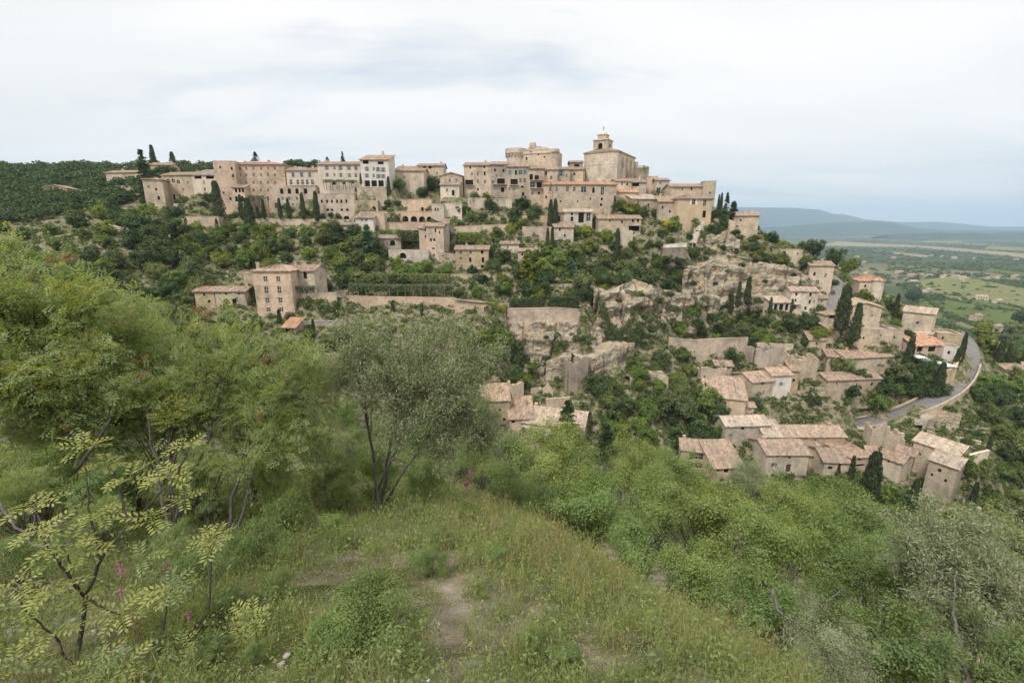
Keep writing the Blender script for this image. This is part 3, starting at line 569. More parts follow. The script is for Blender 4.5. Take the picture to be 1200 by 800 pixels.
w('ruin_wall', 'pointed ruined gable on the small meadow', [(636, 458, 463, 136), (642, 449, 463, 136), (648, 458, 463, 136)], 0.8, 's', cat='ruin')
# --- lower houses
b('house', 'farmhouse with two big brown shuttered windows, lower left of the hamlet', 797, 830, 528, 553, 121, 8.5, -14, 'gx', 'o', 'p', [(818.5, 535, 12, 7, 'sB'), (818, 545.3, 10, 6.5, 'sB'), (802, 540, 2, 3, 'd')], pitch=0.4)
b('farmhouse', 'farmhouse wing with long brown roof down to a low front', 836, 870, 547, 566, 114.5, 9, 4, 'shed', 'k', 'p', [(851, 551.5, 6, 5, 'd'), (858, 552, 3, 5, 'D'), (842, 551, 3, 5, 'w'), (846, 562, 5, 4, 'd')], pitch=0.40)
b('barn', 'windowless grey barn with one small square hole behind the farmhouse', 850, 900, 498, 520, 127, 7.5, 4, 'gx', 'g', 'l', [(870.5, 501.3, 4, 4.5, 'd')], cat='barn', pitch=0.42)
b('farmhouse', 'largest farmhouse of the hamlet with dark door and four small windows', 897, 946, 532, 562, 117, 10, 0, 'gx', 'p', 'p',
  [(911, 534, 3, 3.4, 'd'), (907, 544.5, 3.4, 5, 'sB'), (905.5, 556.7, 4, 4, 'd'), (925.3, 536.3, 2.6, 2.8, 'd'), (923.7, 548.3, 6, 10, 'D'), (929.7, 559, 5.4, 5, 'd')], [(0.1, 0.5)], pitch=0.42)
b('long_house', 'ochre house under the longest red roof, back row of the hamlet', 912, 989, 511, 533, 129, 8.5, 0, 'gx', 'o', 'p', [(954.3, 517.5, 5, 5.5, 'sl'), (957, 528.5, 4.4, 7, 'a'), (964, 526, 4, 5, 'd'), (975, 522, 3, 4, 'd')], pitch=0.42)
b('house', 'house with dark tiled roof and vines in the middle of the hamlet', 965, 997, 541, 556, 118, 9.5, -6, 'gx', 's', 't', [(984.5, 543.5, 4, 4, 'd'), (973, 548, 5, 4, 'd'), (984, 551, 3, 3, 'd')], pitch=0.42)
b('house_wing', 'right wing with half hipped roof of the dark tiled house', 996, 1021, 534.5, 552, 119, 9, 8, 'hip', 'k', 't', [(1007.5, 537.3, 4.6, 4.4, 'd'), (1008, 545, 12, 3, 'd')], pitch=0.42)
b('house', 'small square stone house with brown roof beside the tall cypress', 1027, 1055, 538, 564, 116, 6.5, -58, 'gx', 's', 't', [(1057.5, 548.5, 2, 5, 'd', 'R'), (1066, 545, 1.6, 4, 'd', 'R'), (1060.5, 558, 2, 5, 'd', 'R'), (1041, 540.5, 2, 2, 'd')], pitch=0.40)
b('house', 'large stone house with pale lichen roof at the lower right, upper roof', 1065, 1121, 524, 564, 118, 8.5, -62, 'gx', 's', 'l', [(1078, 532, 2, 3, 'd'), (1072, 527, 2, 2.6, 'd'), (1112, 527, 2, 4, 'd', 'R')], pitch=0.40)
b('house', 'tall rubble walled house in front with patched pale roof, lower right corner', 1083, 1119, 543, 585, 111, 8.5, -60, 'gx', 'g', 'l', [(1101, 551, 3.4, 4, 'd'), (1092, 556, 2.4, 3.4, 'd'), (1108, 563, 2.4, 4, 'd'), (1127, 556, 2, 4, 'd', 'R'), (1131, 562, 2, 4, 'd', 'R')], pitch=0.42)
w('ruin_wall', 'ruined roofless walls between the road and the lichen roofed house', [(1028, 505, 530, 126), (1040, 497, 530, 127), (1050, 510, 530, 126), (1062, 512, 532, 125)], 3, 's', rough=1.5, cat='ruin')
w('garden_wall', 'pale stub wall running right from the patched roof house', [(1136, 534, 545, 112), (1160, 528, 538, 114)], 0.8, 'p')
b('house', 'house with the broad pale hipped roof behind the fir in the ravine', 612, 683, 498.5, 519, 121, 13, -18, 'gx', 'w', 'l', [(690, 506, 3, 5, 's', 'R'), (697, 501, 3, 4, 's', 'R')], mat='render', pitch=0.44)
b('house', 'stone house with two square windows at the left end of the ravine roofs', 566, 597, 469, 496, 126, 7, 8, 'shed', 'k', 'p', [(585.7, 480, 3, 4.4, 'd'), (591, 491.5, 3, 3.4, 'd'), (599, 479, 1.4, 4, 'd', 'R')], pitch=0.36)
b('house_wing', 'low tiled wing between the two windowed house and the broad pale roof', 597, 625, 490, 500, 124, 8, 4, 'shed', 'k', 'p', [(601.5, 493.3, 4, 4.6, 'd')], pitch=0.45)
w('ruin_wall', 'roofless gable stub behind the low ravine roofs', [(590, 459, 475, 131), (600, 452, 474, 131), (614, 449, 474, 132)], 4, 's', rough=0.8, cat='ruin')

b('house_wing', 'small pale roofed link between the grey barn and the largest farmhouse', 896, 918, 511, 530, 124, 6, 0, 'shed', 'p', 'l', [(904, 517, 2, 3, 'd')], pitch=0.4)
b('house_wing', 'brown roofed room joining the square house and the lichen roofed house', 1047, 1069, 531, 556, 121, 6, -50, 'gx', 's', 't', [(1056, 540, 2, 3, 'd')], pitch=0.4)
b('house_wing', 'narrow tiled annex between the awning court and the dark tiled house', 948, 966, 533, 550, 124, 6, 0, 'shed', 's', 't', [(957, 540, 2, 3, 'd')], pitch=0.4)
b('house_wing', 'low tiled lean to at the right of the half hipped wing', 1019, 1031, 540, 554, 119, 5, -20, 'shed', 'k', 't', [(1025, 546, 2, 3, 'd')], pitch=0.4)
b('house', 'narrow tile roofed house squeezed behind the white fronted house', 908, 930, 429, 440, 153, 6, 4, 'gx', 's', 'p', [(918, 433, 2, 2.5, 'd')], pitch=0.36)
b('house', 'small stone house with rosy roof left above the long retaining wall', 838, 858, 428, 440, 152, 6, -8, 'gx', 's', 'p', [(846, 433, 2, 2.5, 'd')], pitch=0.36)
b('house', 'low stone house under the pyramid roofed hut among the scrub', 948, 968, 398, 408, 160, 5, -12, 'shed', 's', 't', [(957, 403, 2, 2.5, 'd')], pitch=0.36)
w('garden_wall', 'terrace wall in the lush gardens left of the yellow conifer', [(572, 312, 320, 173), (606, 311, 319, 173)], 0.9, 's')
w('garden_wall', 'terrace wall in the lush gardens under the blue cedar', [(632, 334, 342, 163), (690, 333, 341, 163)], 0.9, 's')
w('garden_wall', 'stone terrace wall right of the oval niche wall', [(722, 300, 311, 183), (748, 302, 312, 183)], 0.9, 'k')
w('garden_wall', 'terrace wall under the square house with the balcony', [(528, 322, 330, 170), (575, 322, 331, 170)], 0.9, 's')
w('garden_wall', 'upper terrace wall left of the yellow flowering shrub', [(556, 254, 262, 198), (600, 255, 262, 198)], 0.9, 'k')
w('garden_wall', 'low wall among the belt trees left of the four storey house', [(196, 322, 328, 150), (240, 318, 325, 151)], 0.9, 'p')
w('garden_wall', 'pale terrace wall on the wooded slope under the short path wall', [(205, 288, 294, 174), (236, 290, 296, 173)], 0.9, 'p')
w('garden_wall', 'dry stone terrace wall below the cliff foot trees', [(886, 402, 410, 160), (930, 404, 412, 159)], 0.9, 's')
w('garden_wall', 'upper dry stone terrace wall right of the white fronted house', [(926, 455, 464, 147.5), (980, 458, 467, 147.5)], 0.8, 's')
w('garden_wall', 'lower dry stone terrace wall above the longest red roof', [(918, 470, 480, 143), (986, 476, 486, 143.5)], 0.8, 'g')
b('hut', 'tiny tiled hut on the rubble terraces', 936, 952, 462, 471, 145.5, 4, -8, 'shed', 's', 't', [(944, 466, 2, 3, 'd')], cat='hut', pitch=0.36)
w('garden_wall', 'terrace wall in the gardens under the small square stone house', [(1036, 584, 593, 107), (1078, 590, 599, 105)], 0.8, 's')
w('garden_wall', 'lowest terrace wall beside the slim cypress at the right', [(1100, 598, 607, 101), (1150, 596, 606, 101)], 0.8, 'p')
w('garden_wall', 'stepped wall on the dry bank right of the lichen roof', [(1120, 512, 520, 125), (1150, 518, 526, 122)], 0.8, 's')
b('house', 'small house with faded roof between barn and faded red roof house', 862, 884, 476, 488, 139, 6, -6, 'gx', 's', 'p', [(872, 481, 2, 3, 'd'), (879, 481, 2, 3, 'w')], pitch=0.38)
w('ruin_wall', 'low broken wall left of the green chestnut', [(770, 420, 432, 150), (790, 424, 436, 149)], 0.8, 'g', rough=0.7, cat='ruin')
w('garden_wall', 'wall closing the small meadow towards the ravine', [(640, 468, 476, 131), (668, 466, 476, 132)], 0.8, 's')
# --- cliffs: photograph x, top, foot, distance
cl('cliff', 'ochre limestone cliff with an overhanging ledge below the spur houses',
   [(800, 318, 402, 178), (806, 314, 402, 176), (830, 312, 402, 176), (850, 306, 398, 178), (868, 300, 392, 180), (882, 304, 380, 181)], 3.0, 3)
cl('cliff', 'banded cliff wall behind the cypresses and the cliff foot house',
   [(878, 309, 374, 182), (900, 309, 372, 181), (925, 310, 372, 181), (948, 322, 370, 181), (964, 336, 368, 182)], 1.8, 8)
cl('cliff', 'broken cliff buttresses hung with ivy in the middle of the slope',
   [(696, 338, 412, 158), (716, 343, 408, 157), (735, 338, 408, 158), (755, 330, 404, 160), (780, 340, 404, 164), (804, 348, 402, 170)], 3.5, 14)
cl('cliff', 'pale eroded cliff under the high smooth wall',
   [(594, 376, 430, 149.5), (612, 377, 440, 148.5), (640, 378, 446, 148.5), (668, 379, 446, 148.5), (690, 380, 440, 149.5), (708, 384, 425, 151.5)], 2.2, 21, 6)
cl('cliff', 'grey boulder bank in the ravine beside the reddish pillar',
   [(640, 424, 446, 144), (655, 418, 444, 144), (670, 412, 440, 145)], 1.4, 30, 5)
cl('cliff', 'upper rock step between the spur garden and the ochre cliff',
   [(812, 284, 312, 186), (830, 276, 308, 187), (850, 272, 304, 188), (868, 280, 304, 189)], 2.0, 40, 8)

cl('rock_bank', 'rubble terraces stepping down under the broken tower, top step', [(932, 437, 452, 150), (962, 438, 453, 150), (986, 442, 456, 150)], 0.9, 51, 4)
cl('rock_bank', 'middle rubble step below the broken tower', [(932, 452, 466, 147), (960, 454, 467, 147), (980, 458, 470, 147)], 0.9, 52, 4)
cl('rock_bank', 'lowest rubble step with small shrubs above the long tiled roof', [(922, 467, 482, 143.5), (950, 470, 486, 143.5), (976, 473, 488, 143.5)], 0.9, 53, 4)
cl('rock_bank', 'rocky wall remains crossing the ravine under the ivy', [(682, 421, 440, 141), (700, 416, 438, 143), (725, 405, 425, 146), (744, 400, 420, 148)], 1.6, 54, 9)
cl('rock_bank', 'rock outcrop between the ravine trees and the green chestnut', [(738, 442, 458, 138), (760, 437, 456, 141), (784, 441, 460, 140)], 1.2, 55, 5)
cl('rock_bank', 'rough quarried bank below the road', [(1083, 495, 510, 131), (1098, 490, 508, 132), (1110, 484, 506, 134), (1127, 487, 508, 134)], 1.3, 56, 4)
# ------------------------------------------------------------------ terrain height field
def cp(px, py, Y, dz=0.0):
    v = P(px, py, Y); CPS.append((v.x, v.y, v.z + dz))
for d in BLD:
    cx = (d['x0'] + d['x1']) / 2; c_, s_ = math.cos(d['yaw']), math.sin(d['yaw']); my = (d['eave'] + d['base']) / 2
    ctr = P(cx, my, d['Y']); zb = P(cx, d['base'], d['Y']).z
    us = []
    for x in (d['x0'], d['x1']):
        a = ray(x, my)[0]; us.append((a * ctr.y - ctr.x) / (c_ - a * s_))
    for u, vv in ((us[0], -1.5), ((us[0] + us[1]) / 2, -1.5), (us[1], -1.5), (us[1] + 1.5, d['D'] * 0.5), (us[0] - 1.5, d['D'] * 0.5), ((us[0] + us[1]) / 2, d['D'])):
        CPS.append((ctr.x + c_ * u - s_ * vv, ctr.y + s_ * u + c_ * vv, zb + (0.3 if vv < 0 else 0.5)))
for d in WALLS:
    for (x, t, bs, Y) in d['pts']:
        cp(x, bs, Y - 1.2); v = P(x, t, Y); CPS.append((v.x, v.y + d['th'] + 1.0, v.z - (0.4 if d['cat'] != 'ruin' else (v.z - P(x, bs, Y).z) * 0.7)))
for d in CLIFFS:
    for (x, t, bs, Y) in d['pts']:
        cp(x, bs, Y - 1.0); v = P(x, t, Y); CPS.append((v.x, v.y + 9.0, v.z - 0.6))
# wooded left hill and skyline
for a in ((-40, 200, 340), (0, 196, 335), (60, 197, 330), (110, 196, 330), (160, 196, 325), (220, 197, 320), (262, 200, 300), (330, 204, 290), (400, 204, 280), (470, 206, 270), (530, 206, 262),
          (-60, 235, 240), (0, 240, 240), (100, 240, 215), (0, 285, 170), (60, 285, 165), (130, 285, 168), (0, 345, 110), (60, 345, 112), (130, 345, 120), (190, 330, 140), (200, 300, 165),
          (180, 400, 105), (250, 385, 122), (260, 310, 160), (330, 300, 168), (400, 302, 172), (430, 318, 166), (470, 322, 164), (520, 330, 160), (560, 340, 157), (600, 345, 158), (650, 350, 158), (690, 345, 160),
          (600, 312, 172), (660, 318, 172), (720, 320, 172), (760, 345, 166), (700, 300, 180), (560, 275, 190), (760, 280, 190),
          (360, 395, 126), (420, 395, 130), (480, 400, 130), (540, 400, 134), (580, 425, 134), (600, 440, 136), (640, 470, 133), (680, 480, 128), (740, 480, 128), (780, 500, 122), (740, 430, 146), (800, 440, 146),
          (830, 420, 152), (880, 425, 152), (760, 540, 108), (700, 540, 108), (860, 385, 168), (900, 390, 166), (940, 395, 164), (960, 405, 158), (1020, 340, 178), (985, 345, 182), (975, 330, 190), (900, 285, 200), (925, 290, 205), (950, 290, 208),
          (960, 310, 205), (990, 320, 200), (1020, 330, 190), (1050, 350, 190), (1080, 365, 190), (975, 500, 148), (1000, 498, 146), (1050, 488, 144), (1090, 475, 144), (1120, 460, 147), (1140, 435, 158), (1140, 415, 170), (1130, 396, 186),
          (1060, 455, 156), (1040, 470, 153), (1150, 475, 142), (1160, 440, 160), (1180, 405, 190), (1200, 440, 165), (1240, 450, 165), (1170, 500, 128), (1200, 540, 122), (1150, 530, 122), (1160, 580, 112), (1200, 620, 104), (1080, 606, 103), (1000, 585, 108), (940, 585, 106), (860, 585, 104), (840, 245, 203), (850, 246, 203), (859, 248, 204), (1000, 508, 136), (960, 492, 139),
          (1000, 350, 178), (985, 358, 172)):
    cp(a[0], a[1], a[2], -1.0)
for a in ((-80, 430, 20), (0, 420, 10), (-220, 430, 38), (-330, 420, 40), (-450, 420, 45), (-450, 200, 20), (-300, 250, 18), (-330, 120, 5), (-300, 40, 4), (100, 330, -10), (160, 310, -35), (60, 300, 12), (120, 260, 2), (230, 280, -70), (270, 230, -80), (300, 180, -85), (320, 120, -88), (330, 60, -85), (200, 70, -80), (260, 330, -105), (200, 400, -112), (350, 330, -118), (400, 200, -116),
          (300, 450, -118), (100, 450, -110), (450, 450, -118), (450, 100, -112), (450, 20, -105), (-120, 60, -9), (-90, 90, -19), (-150, 140, -14), (-60, 60, -26), (-30, 60, -36), (0, 60, -42), (30, 60, -47), (60, 60, -52), (100, 60, -58), (150, 60, -68),
          (-60, 95, -33), (-30, 100, -48), (0, 98, -63), (30, 98, -68), (60, 95, -72), (100, 92, -77), (140, 88, -79), (-200, 60, -2), (-200, 10, 0), (-100, 10, -2), (100, 10, -22), (200, 10, -45), (60, 30, -32), (-60, 30, -16)):
    CPS.append(a)
ROAD_PTS = [(955, 497, 151), (985, 498.5, 148), (1030, 492, 145), (1070, 480, 144), (1103, 464, 146), (1121, 449, 151), (1131, 431, 159), (1134, 413, 170), (1128, 398, 184), (1116, 387, 200)]
for i_ in range(len(ROAD_PTS) - 1):
    a_, b_ = P(*ROAD_PTS[i_]), P(*ROAD_PTS[i_ + 1]); d_ = b_ - a_; n_ = Vector((d_.y, -d_.x, 0)).normalized()
    for t_ in (0.0, 0.33, 0.67):
        for o_ in (-3.2, 3.2):
            q_ = a_.lerp(b_, t_) + n_ * o_; CPS.append((q_.x, q_.y, q_.z - 0.5))
CPS = np.array(CPS, dtype=float)
def _rbf_fit(pts, lam=0.15):
    X = pts[:, :2]; D = np.sqrt(((X[:, None] - X[None]) ** 2).sum(-1) + 0.3)
    n = len(X)
    A = np.zeros((n + 3, n + 3)); A[:n, :n] = -D + np.eye(n) * lam
    A[:n, n] = 1; A[:n, n + 1:] = X; A[n, :n] = 1; A[n + 1:, :n] = X.T
    y = np.zeros(n + 3); y[:n] = pts[:, 2]
    return np.linalg.solve(A, y)
_rw = _rbf_fit(CPS)
def _rbf(x, y):
    x = np.asarray(x, float).ravel(); y = np.asarray(y, float).ravel(); out = np.empty(len(x))
    for i in range(0, len(x), 8000):
        xs, ys = x[i:i + 8000], y[i:i + 8000]
        D = np.sqrt((xs[:, None] - CPS[None, :, 0]) ** 2 + (ys[:, None] - CPS[None, :, 1]) ** 2 + 0.3)
        out[i:i + 8000] = -D @ _rw[:len(CPS)] + _rw[-3] + _rw[-2] * xs + _rw[-1] * ys
    return out
GX0, GX1, GY0, GY1, GS = -460.0, 460.0, 0.0, 470.0, 1.5
_gx = np.arange(GX0, GX1 + GS, GS); _gy = np.arange(GY0, GY1 + GS, GS)
_mx, _my = np.meshgrid(_gx, _gy)
GRID = _rbf(_mx, _my).reshape(_mx.shape)
def _bilin(x, y):
    fx = np.clip((x - GX0) / GS, 0, len(_gx) - 1.001); fy = np.clip((y - GY0) / GS, 0, len(_gy) - 1.001)
    i = fx.astype(int); j = fy.astype(int); u = fx - i; v = fy - j
    return GRID[j, i] * (1 - u) * (1 - v) + GRID[j, i + 1] * u * (1 - v) + GRID[j + 1, i] * (1 - u) * v + GRID[j + 1, i + 1] * u * v
def smooth(a, b_, x):
    t = np.clip((x - a) / (b_ - a), 0, 1); return t * t * (3 - 2 * t)
def vnoise(x, y, s, seed=0):
    x = x / s + seed * 17.3; y = y / s + seed * 9.1
    xi = np.floor(x); yi = np.floor(y); u = x - xi; v = y - yi
    u = u * u * (3 - 2 * u); v = v * v * (3 - 2 * v)
    def h(a, b2):
        t = np.sin(a * 127.1 + b2 * 311.7) * 43758.5453; return t - np.floor(t)
    return (h(xi, yi) * (1 - u) + h(xi + 1, yi) * u) * (1 - v) + (h(xi, yi + 1) * (1 - u) + h(xi + 1, yi + 1) * u) * v - 0.5
def near_z(x, y):
    z = -1.75 - 0.46 * y - 0.0022 * np.maximum(y, 0) ** 2
    xc = np.where(y > 3.6, 1.45 - (y - 3.6) * 0.30, 1.45 + (3.6 - y) * 0.75)
    d = x - xc
    z = z - 0.62 * (np.sqrt(d * d + 0.5) + d) / 2
    z = z + 0.13 * np.maximum(-x - 3.0, 0)
    z = z + 0.22 * vnoise(x, y, 1.7, 1) + 0.10 * vnoise(x, y, 0.6, 2) + 0.04 * vnoise(x, y, 0.22, 3)
    return np.where(y < 0, np.maximum(z, -3.0) + 0.0, z)
PLAIN_Z = -118.0
def T(x, y):
    x = np.asarray(x, float); y = np.asarray(y, float)
    r = np.hypot(x, y)
    mid = _bilin(x, y) + 0.9 * vnoise(x, y, 9.0, 4) + 0.4 * vnoise(x, y, 3.5, 5)
    t = smooth(16, 42, r)
    z = near_z(x, y) * (1 - t) + mid * t
    tf = smooth(430, 520, r) * smooth(-0.35, 0.05, x / np.maximum(r, 1.0)) 
    tf = np.maximum(tf, smooth(520, 900, r))
    far = PLAIN_Z + 2.0 * vnoise(x, y, 600.0, 6)
    return z * (1 - tf) + far * tf
def ground_at(x, y): return float(T(np.array([x]), np.array([y]))[0])
_YS = np.geomspace(14, 700, 500)
def place(px, py, rpx, hc=1.05, ymin=14):
    """first spot along the pixel's ray where a crown of that pixel radius would stand on the ground"""
    a, bb, yd = ray(px, py)
    Y = _YS[_YS >= ymin]
    rm = rpx * Y / yd / FPX
    zt = T(a * Y, Y)
    ok = np.nonzero(bb * Y - hc * rm <= zt)[0]
    k = ok[0] if len(ok) else int(np.argmin(np.abs(Y - 285)))
    return Vector((a * Y[k], Y[k], float(zt[k]))), float(rm[k])

# the ground: one polar sheet from under the camera to the horizon
_rad = np.concatenate([[0.0], np.geomspace(0.4, 95, 190), np.linspace(96.2, 262, 139), np.geomspace(265, 16000, 120)])
_ang = np.concatenate([np.linspace(-180, -72, 28)[:-1], np.linspace(-72, 72, 470), np.linspace(72, 180, 28)[1:]])
_A, _Rr = np.meshgrid(np.radians(_ang), _rad)
_X = np.sin(_A) * _Rr; _Yv = np.cos(_A) * _Rr
_Z = T(_X.ravel(), _Yv.ravel()).reshape(_X.shape)
nr, na = _X.shape
_idx = np.arange(nr * na).reshape(nr, na)
_F = np.stack([_idx[:-1, :-1], _idx[:-1, 1:], _idx[1:, 1:], _idx[1:, :-1]], -1).reshape(-1, 4)[:, ::-1]
ground = mobj('ground', np_mesh('ground', np.stack([_X, _Yv, _Z], -1).reshape(-1, 3), _F, M['ground'], smooth=True))
tag(ground, 'hillside, valley and plain under everything', kind='structure')
# ------------------------------------------------------------------ building kit
_cache = {}
def window_meshes(ww, hh, brown, mull):
    key = (round(ww, 1), round(hh, 1), brown, mull)
    if key not in _cache:
        ww, hh = key[0], key[1]
        f = MB(); t = min(0.11 if mull else 0.08, ww * 0.16)
        f.box((-ww/2, 0, 0), (-ww/2 + t, 0.07, hh)); f.box((ww/2 - t, 0, 0), (ww/2, 0.07, hh))
        f.box((-ww/2 + t, 0, 0), (ww/2 - t, 0.07, t)); f.box((-ww/2 + t, 0, hh - t), (ww/2 - t, 0.07, hh))
        f.box((-t*0.5, 0.005, t), (t*0.5, 0.06, hh - t))
        if hh > 1.2: f.box((-ww/2 + t, 0.01, hh*0.55 - t*0.4), (ww/2 - t, 0.055, hh*0.55 + t*0.4))
        g = MB(); g.box((-ww/2 + t*0.5, 0.075, t*0.5), (ww/2 - t*0.5, 0.09, hh - t*0.5))
        _cache[key] = (f.mesh('window', M['woodframe'] if brown else M['frame']), g.mesh('pane', M['glass']))
    return _cache[key]
def simple_mesh(kind, ww, hh, material):
    key = (kind, round(ww, 1), round(hh, 1), material.name)
    if key not in _cache:
        m_ = MB(); ww, hh = key[1], key[2]
        if kind == 'shutter':
            m_.box((0, -0.05, 0), (ww, 0, hh))
            n = max(2, int(hh / 0.35))
            for i in range(n):
                z = hh * (i + 0.5) / n
                m_.box((0.06, -0.075, z - 0.05), (ww - 0.06, -0.05, z + 0.05))
        elif kind == 'door':
            m_.box((-ww/2, 0, 0), (ww/2, 0.06, hh))
            for i in range(4):
                x = -ww/2 + ww * (i + 0.5) / 4
                m_.box((x - ww*0.1, -0.03, 0.05), (x + ww*0.1, 0, hh - 0.05))
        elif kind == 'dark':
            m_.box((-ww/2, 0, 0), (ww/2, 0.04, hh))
        elif kind == 'sill':
            m_.box((-ww/2 - 0.12, -0.10, -0.12), (ww/2 + 0.12, 0.1, 0))
        _cache[key] = m_.mesh(kind, material)
    return _cache[key]
def wall_face(mb, p0, p1, z0, z1, ops, deep=0.3):
    """outer wall plane from p0 to p1 (left to right seen from outside) with real openings and reveals"""
    p0 = Vector((p0[0], p0[1], 0)); p1 = Vector((p1[0], p1[1], 0)); L = (p1 - p0).length; d = (p1 - p0) / L; n = Vector((-d.y, d.x, 0))
    def pt(u, v, k=0.0): q = p0 + d * u + n * k; return (q.x, q.y, v)
    us = sorted({0.0, L, *[o[0] for o in ops], *[o[1] for o in ops]}); vsl = sorted({z0, z1, *[o[2] for o in ops], *[o[3] for o in ops]})
    for i in range(len(us) - 1):
        for j in range(len(vsl) - 1):
            cu, cv = (us[i] + us[i+1]) / 2, (vsl[j] + vsl[j+1]) / 2
            if any(o[0] < cu < o[1] and o[2] < cv < o[3] for o in ops): continue
            mb.face((pt(us[i], vsl[j]), pt(us[i+1], vsl[j]), pt(us[i+1], vsl[j+1]), pt(us[i], vsl[j+1])))
    for (u0, u1, v0, v1, arch) in ops:
        mb.face((pt(u0, v0), pt(u0, v0, deep), pt(u0, v1, deep), pt(u0, v1))[::-1])
        mb.face((pt(u1, v0), pt(u1, v0, deep), pt(u1, v1, deep), pt(u1, v1)))
        mb.face((pt(u0, v0), pt(u1, v0), pt(u1, v0, deep), pt(u0, v0, deep))[::-1])
        mb.face((pt(u0, v1), pt(u1, v1), pt(u1, v1, deep), pt(u0, v1, deep)))
        if arch:
            r = (u1 - u0) / 2; h = min(r, (v1 - v0) * 0.55); cu = (u0 + u1) / 2; vb = v1 - h
            for s in (-1, 1):
                arc = [(cu + s * r * math.cos(t), vb + h * math.sin(t)) for t in [k * math.pi / 10 for k in range(6)]]
                corner = (cu + s * r, v1 )
                for k in range(5):
                    tri = [corner, arc[k], arc[k+1]]
                    pts = [pt(q[0], q[1], 0.002) for q in tri]
                    mb.face(pts if s < 0 else pts[::-1])
                    a, b2 = arc[k], arc[k+1]
                    mb.face((pt(*a, 0.002), pt(*b2, 0.002), pt(*b2, deep), pt(*a, deep)))
def roof_slab(mb, a, b2, c, d_, th=0.2, step=0.46, amp=0.13):
    """tiled slope: a-b eave (left to right), d-c ridge; rows of round tiles run from ridge to eave"""
    a, b2, c, d_ = Vector(a), Vector(b2), Vector(c), Vector(d_)
    L = max((b2 - a).length, (c - d_).length); n = max(2, int(L / step)); up = (b2 - a).cross(d_ - a)
    if up.length < 1e-6: up = (b2 - a).cross(c - a)
    up = up.normalized()
    if up.z < 0: up = -up
    prev = None; base = len(mb.v); rows = []
    for i in range(n * 2 + 1):
        t = i / (n * 2)
        e = a.lerp(b2, t); r = d_.lerp(c, t)
        o = up * (amp * (1.0 if i % 2 else 0.0) * random.uniform(0.6, 1.25))
        j = (e - r).normalized() * random.uniform(-0.06, 0.08) if (e - r).length > 0.3 else Vector((0, 0, 0))
        rows.append((tuple(e + o + j), tuple(r + o)))
    for i in range(len(rows) - 1):
        mb.face((rows[i][0], rows[i+1][0], rows[i+1][1], rows[i][1]))
        lo0 = tuple(Vector(rows[i][0]) - up * (th + amp)); lo1 = tuple(Vector(rows[i+1][0]) - up * (th + amp))
        mb.face((lo0, lo1, rows[i+1][0], rows[i][0]))
    du = -up * th
    mb.face((d_ + du, c + du, b2 + du, a + du)); mb.face((a + du, a, d_, d_ + du)); mb.face((b2, b2 + du, c + du, c))
def jit(c, s=0.11):
    k = 1 + random.uniform(-s, s); h = random.uniform(-s, s) * 0.45; return tuple(min(0.85, x * k * (1 + h * f)) for x, f in zip(c, (0.6, 0.0, -1.0)))

def add_opening(root, face, u, v, ww, hh, k, z0):
    """window, door or plain opening placed in a wall face frame (origin, dir, inward)"""
    org, d, n = face; ang = math.atan2(d.y, d.x)
    def put(name, me, du, dn, dz, parent=root):
        o = bpy.data.objects.new(name, me); q = org + d * (u + du) + n * dn
        if parent is root: o.location = (q.x, q.y, v + dz); o.rotation_euler = (0, 0, ang)
        else: o.location = (du, dn, dz)
        return link(o, parent)
    if k == 'D':
        put('door', simple_mesh('door', ww, hh, M['door']), 0, 0.22, 0)
        return
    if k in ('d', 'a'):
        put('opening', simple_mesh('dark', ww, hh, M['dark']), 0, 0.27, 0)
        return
    f, g = window_meshes(ww, hh, False, k == 'wm')
    wo = put('window', f, 0, 0.14, 0)
    link(bpy.data.objects.new('pane', g), wo)
    if k == 'wm':
        s = bpy.data.objects.new('sill', simple_mesh('sill', ww, 0.1, M['frame'])); s.location = (0, -0.14, 0); link(s, wo)
    if k[0] in 'sS':
        ms = {'s': M['shutter_white'], 'sb': M['zinc'], 'sl': M['shutter_blue'], 'sB': M['shutter_brown'], 'S': M['white']}[k]
        sw = ww * (0.5 if k != 'sB' else 0.33)
        if k == 'sb': sw = ww * 0.42
        for s in (-1, 1):
            sh = bpy.data.objects.new('shutter', simple_mesh('shutter', sw, hh, ms))
            sh.location = (ww/2 + 0.03 if s > 0 else -ww/2 - 0.03 - sw, -0.142, 0); link(sh, wo)

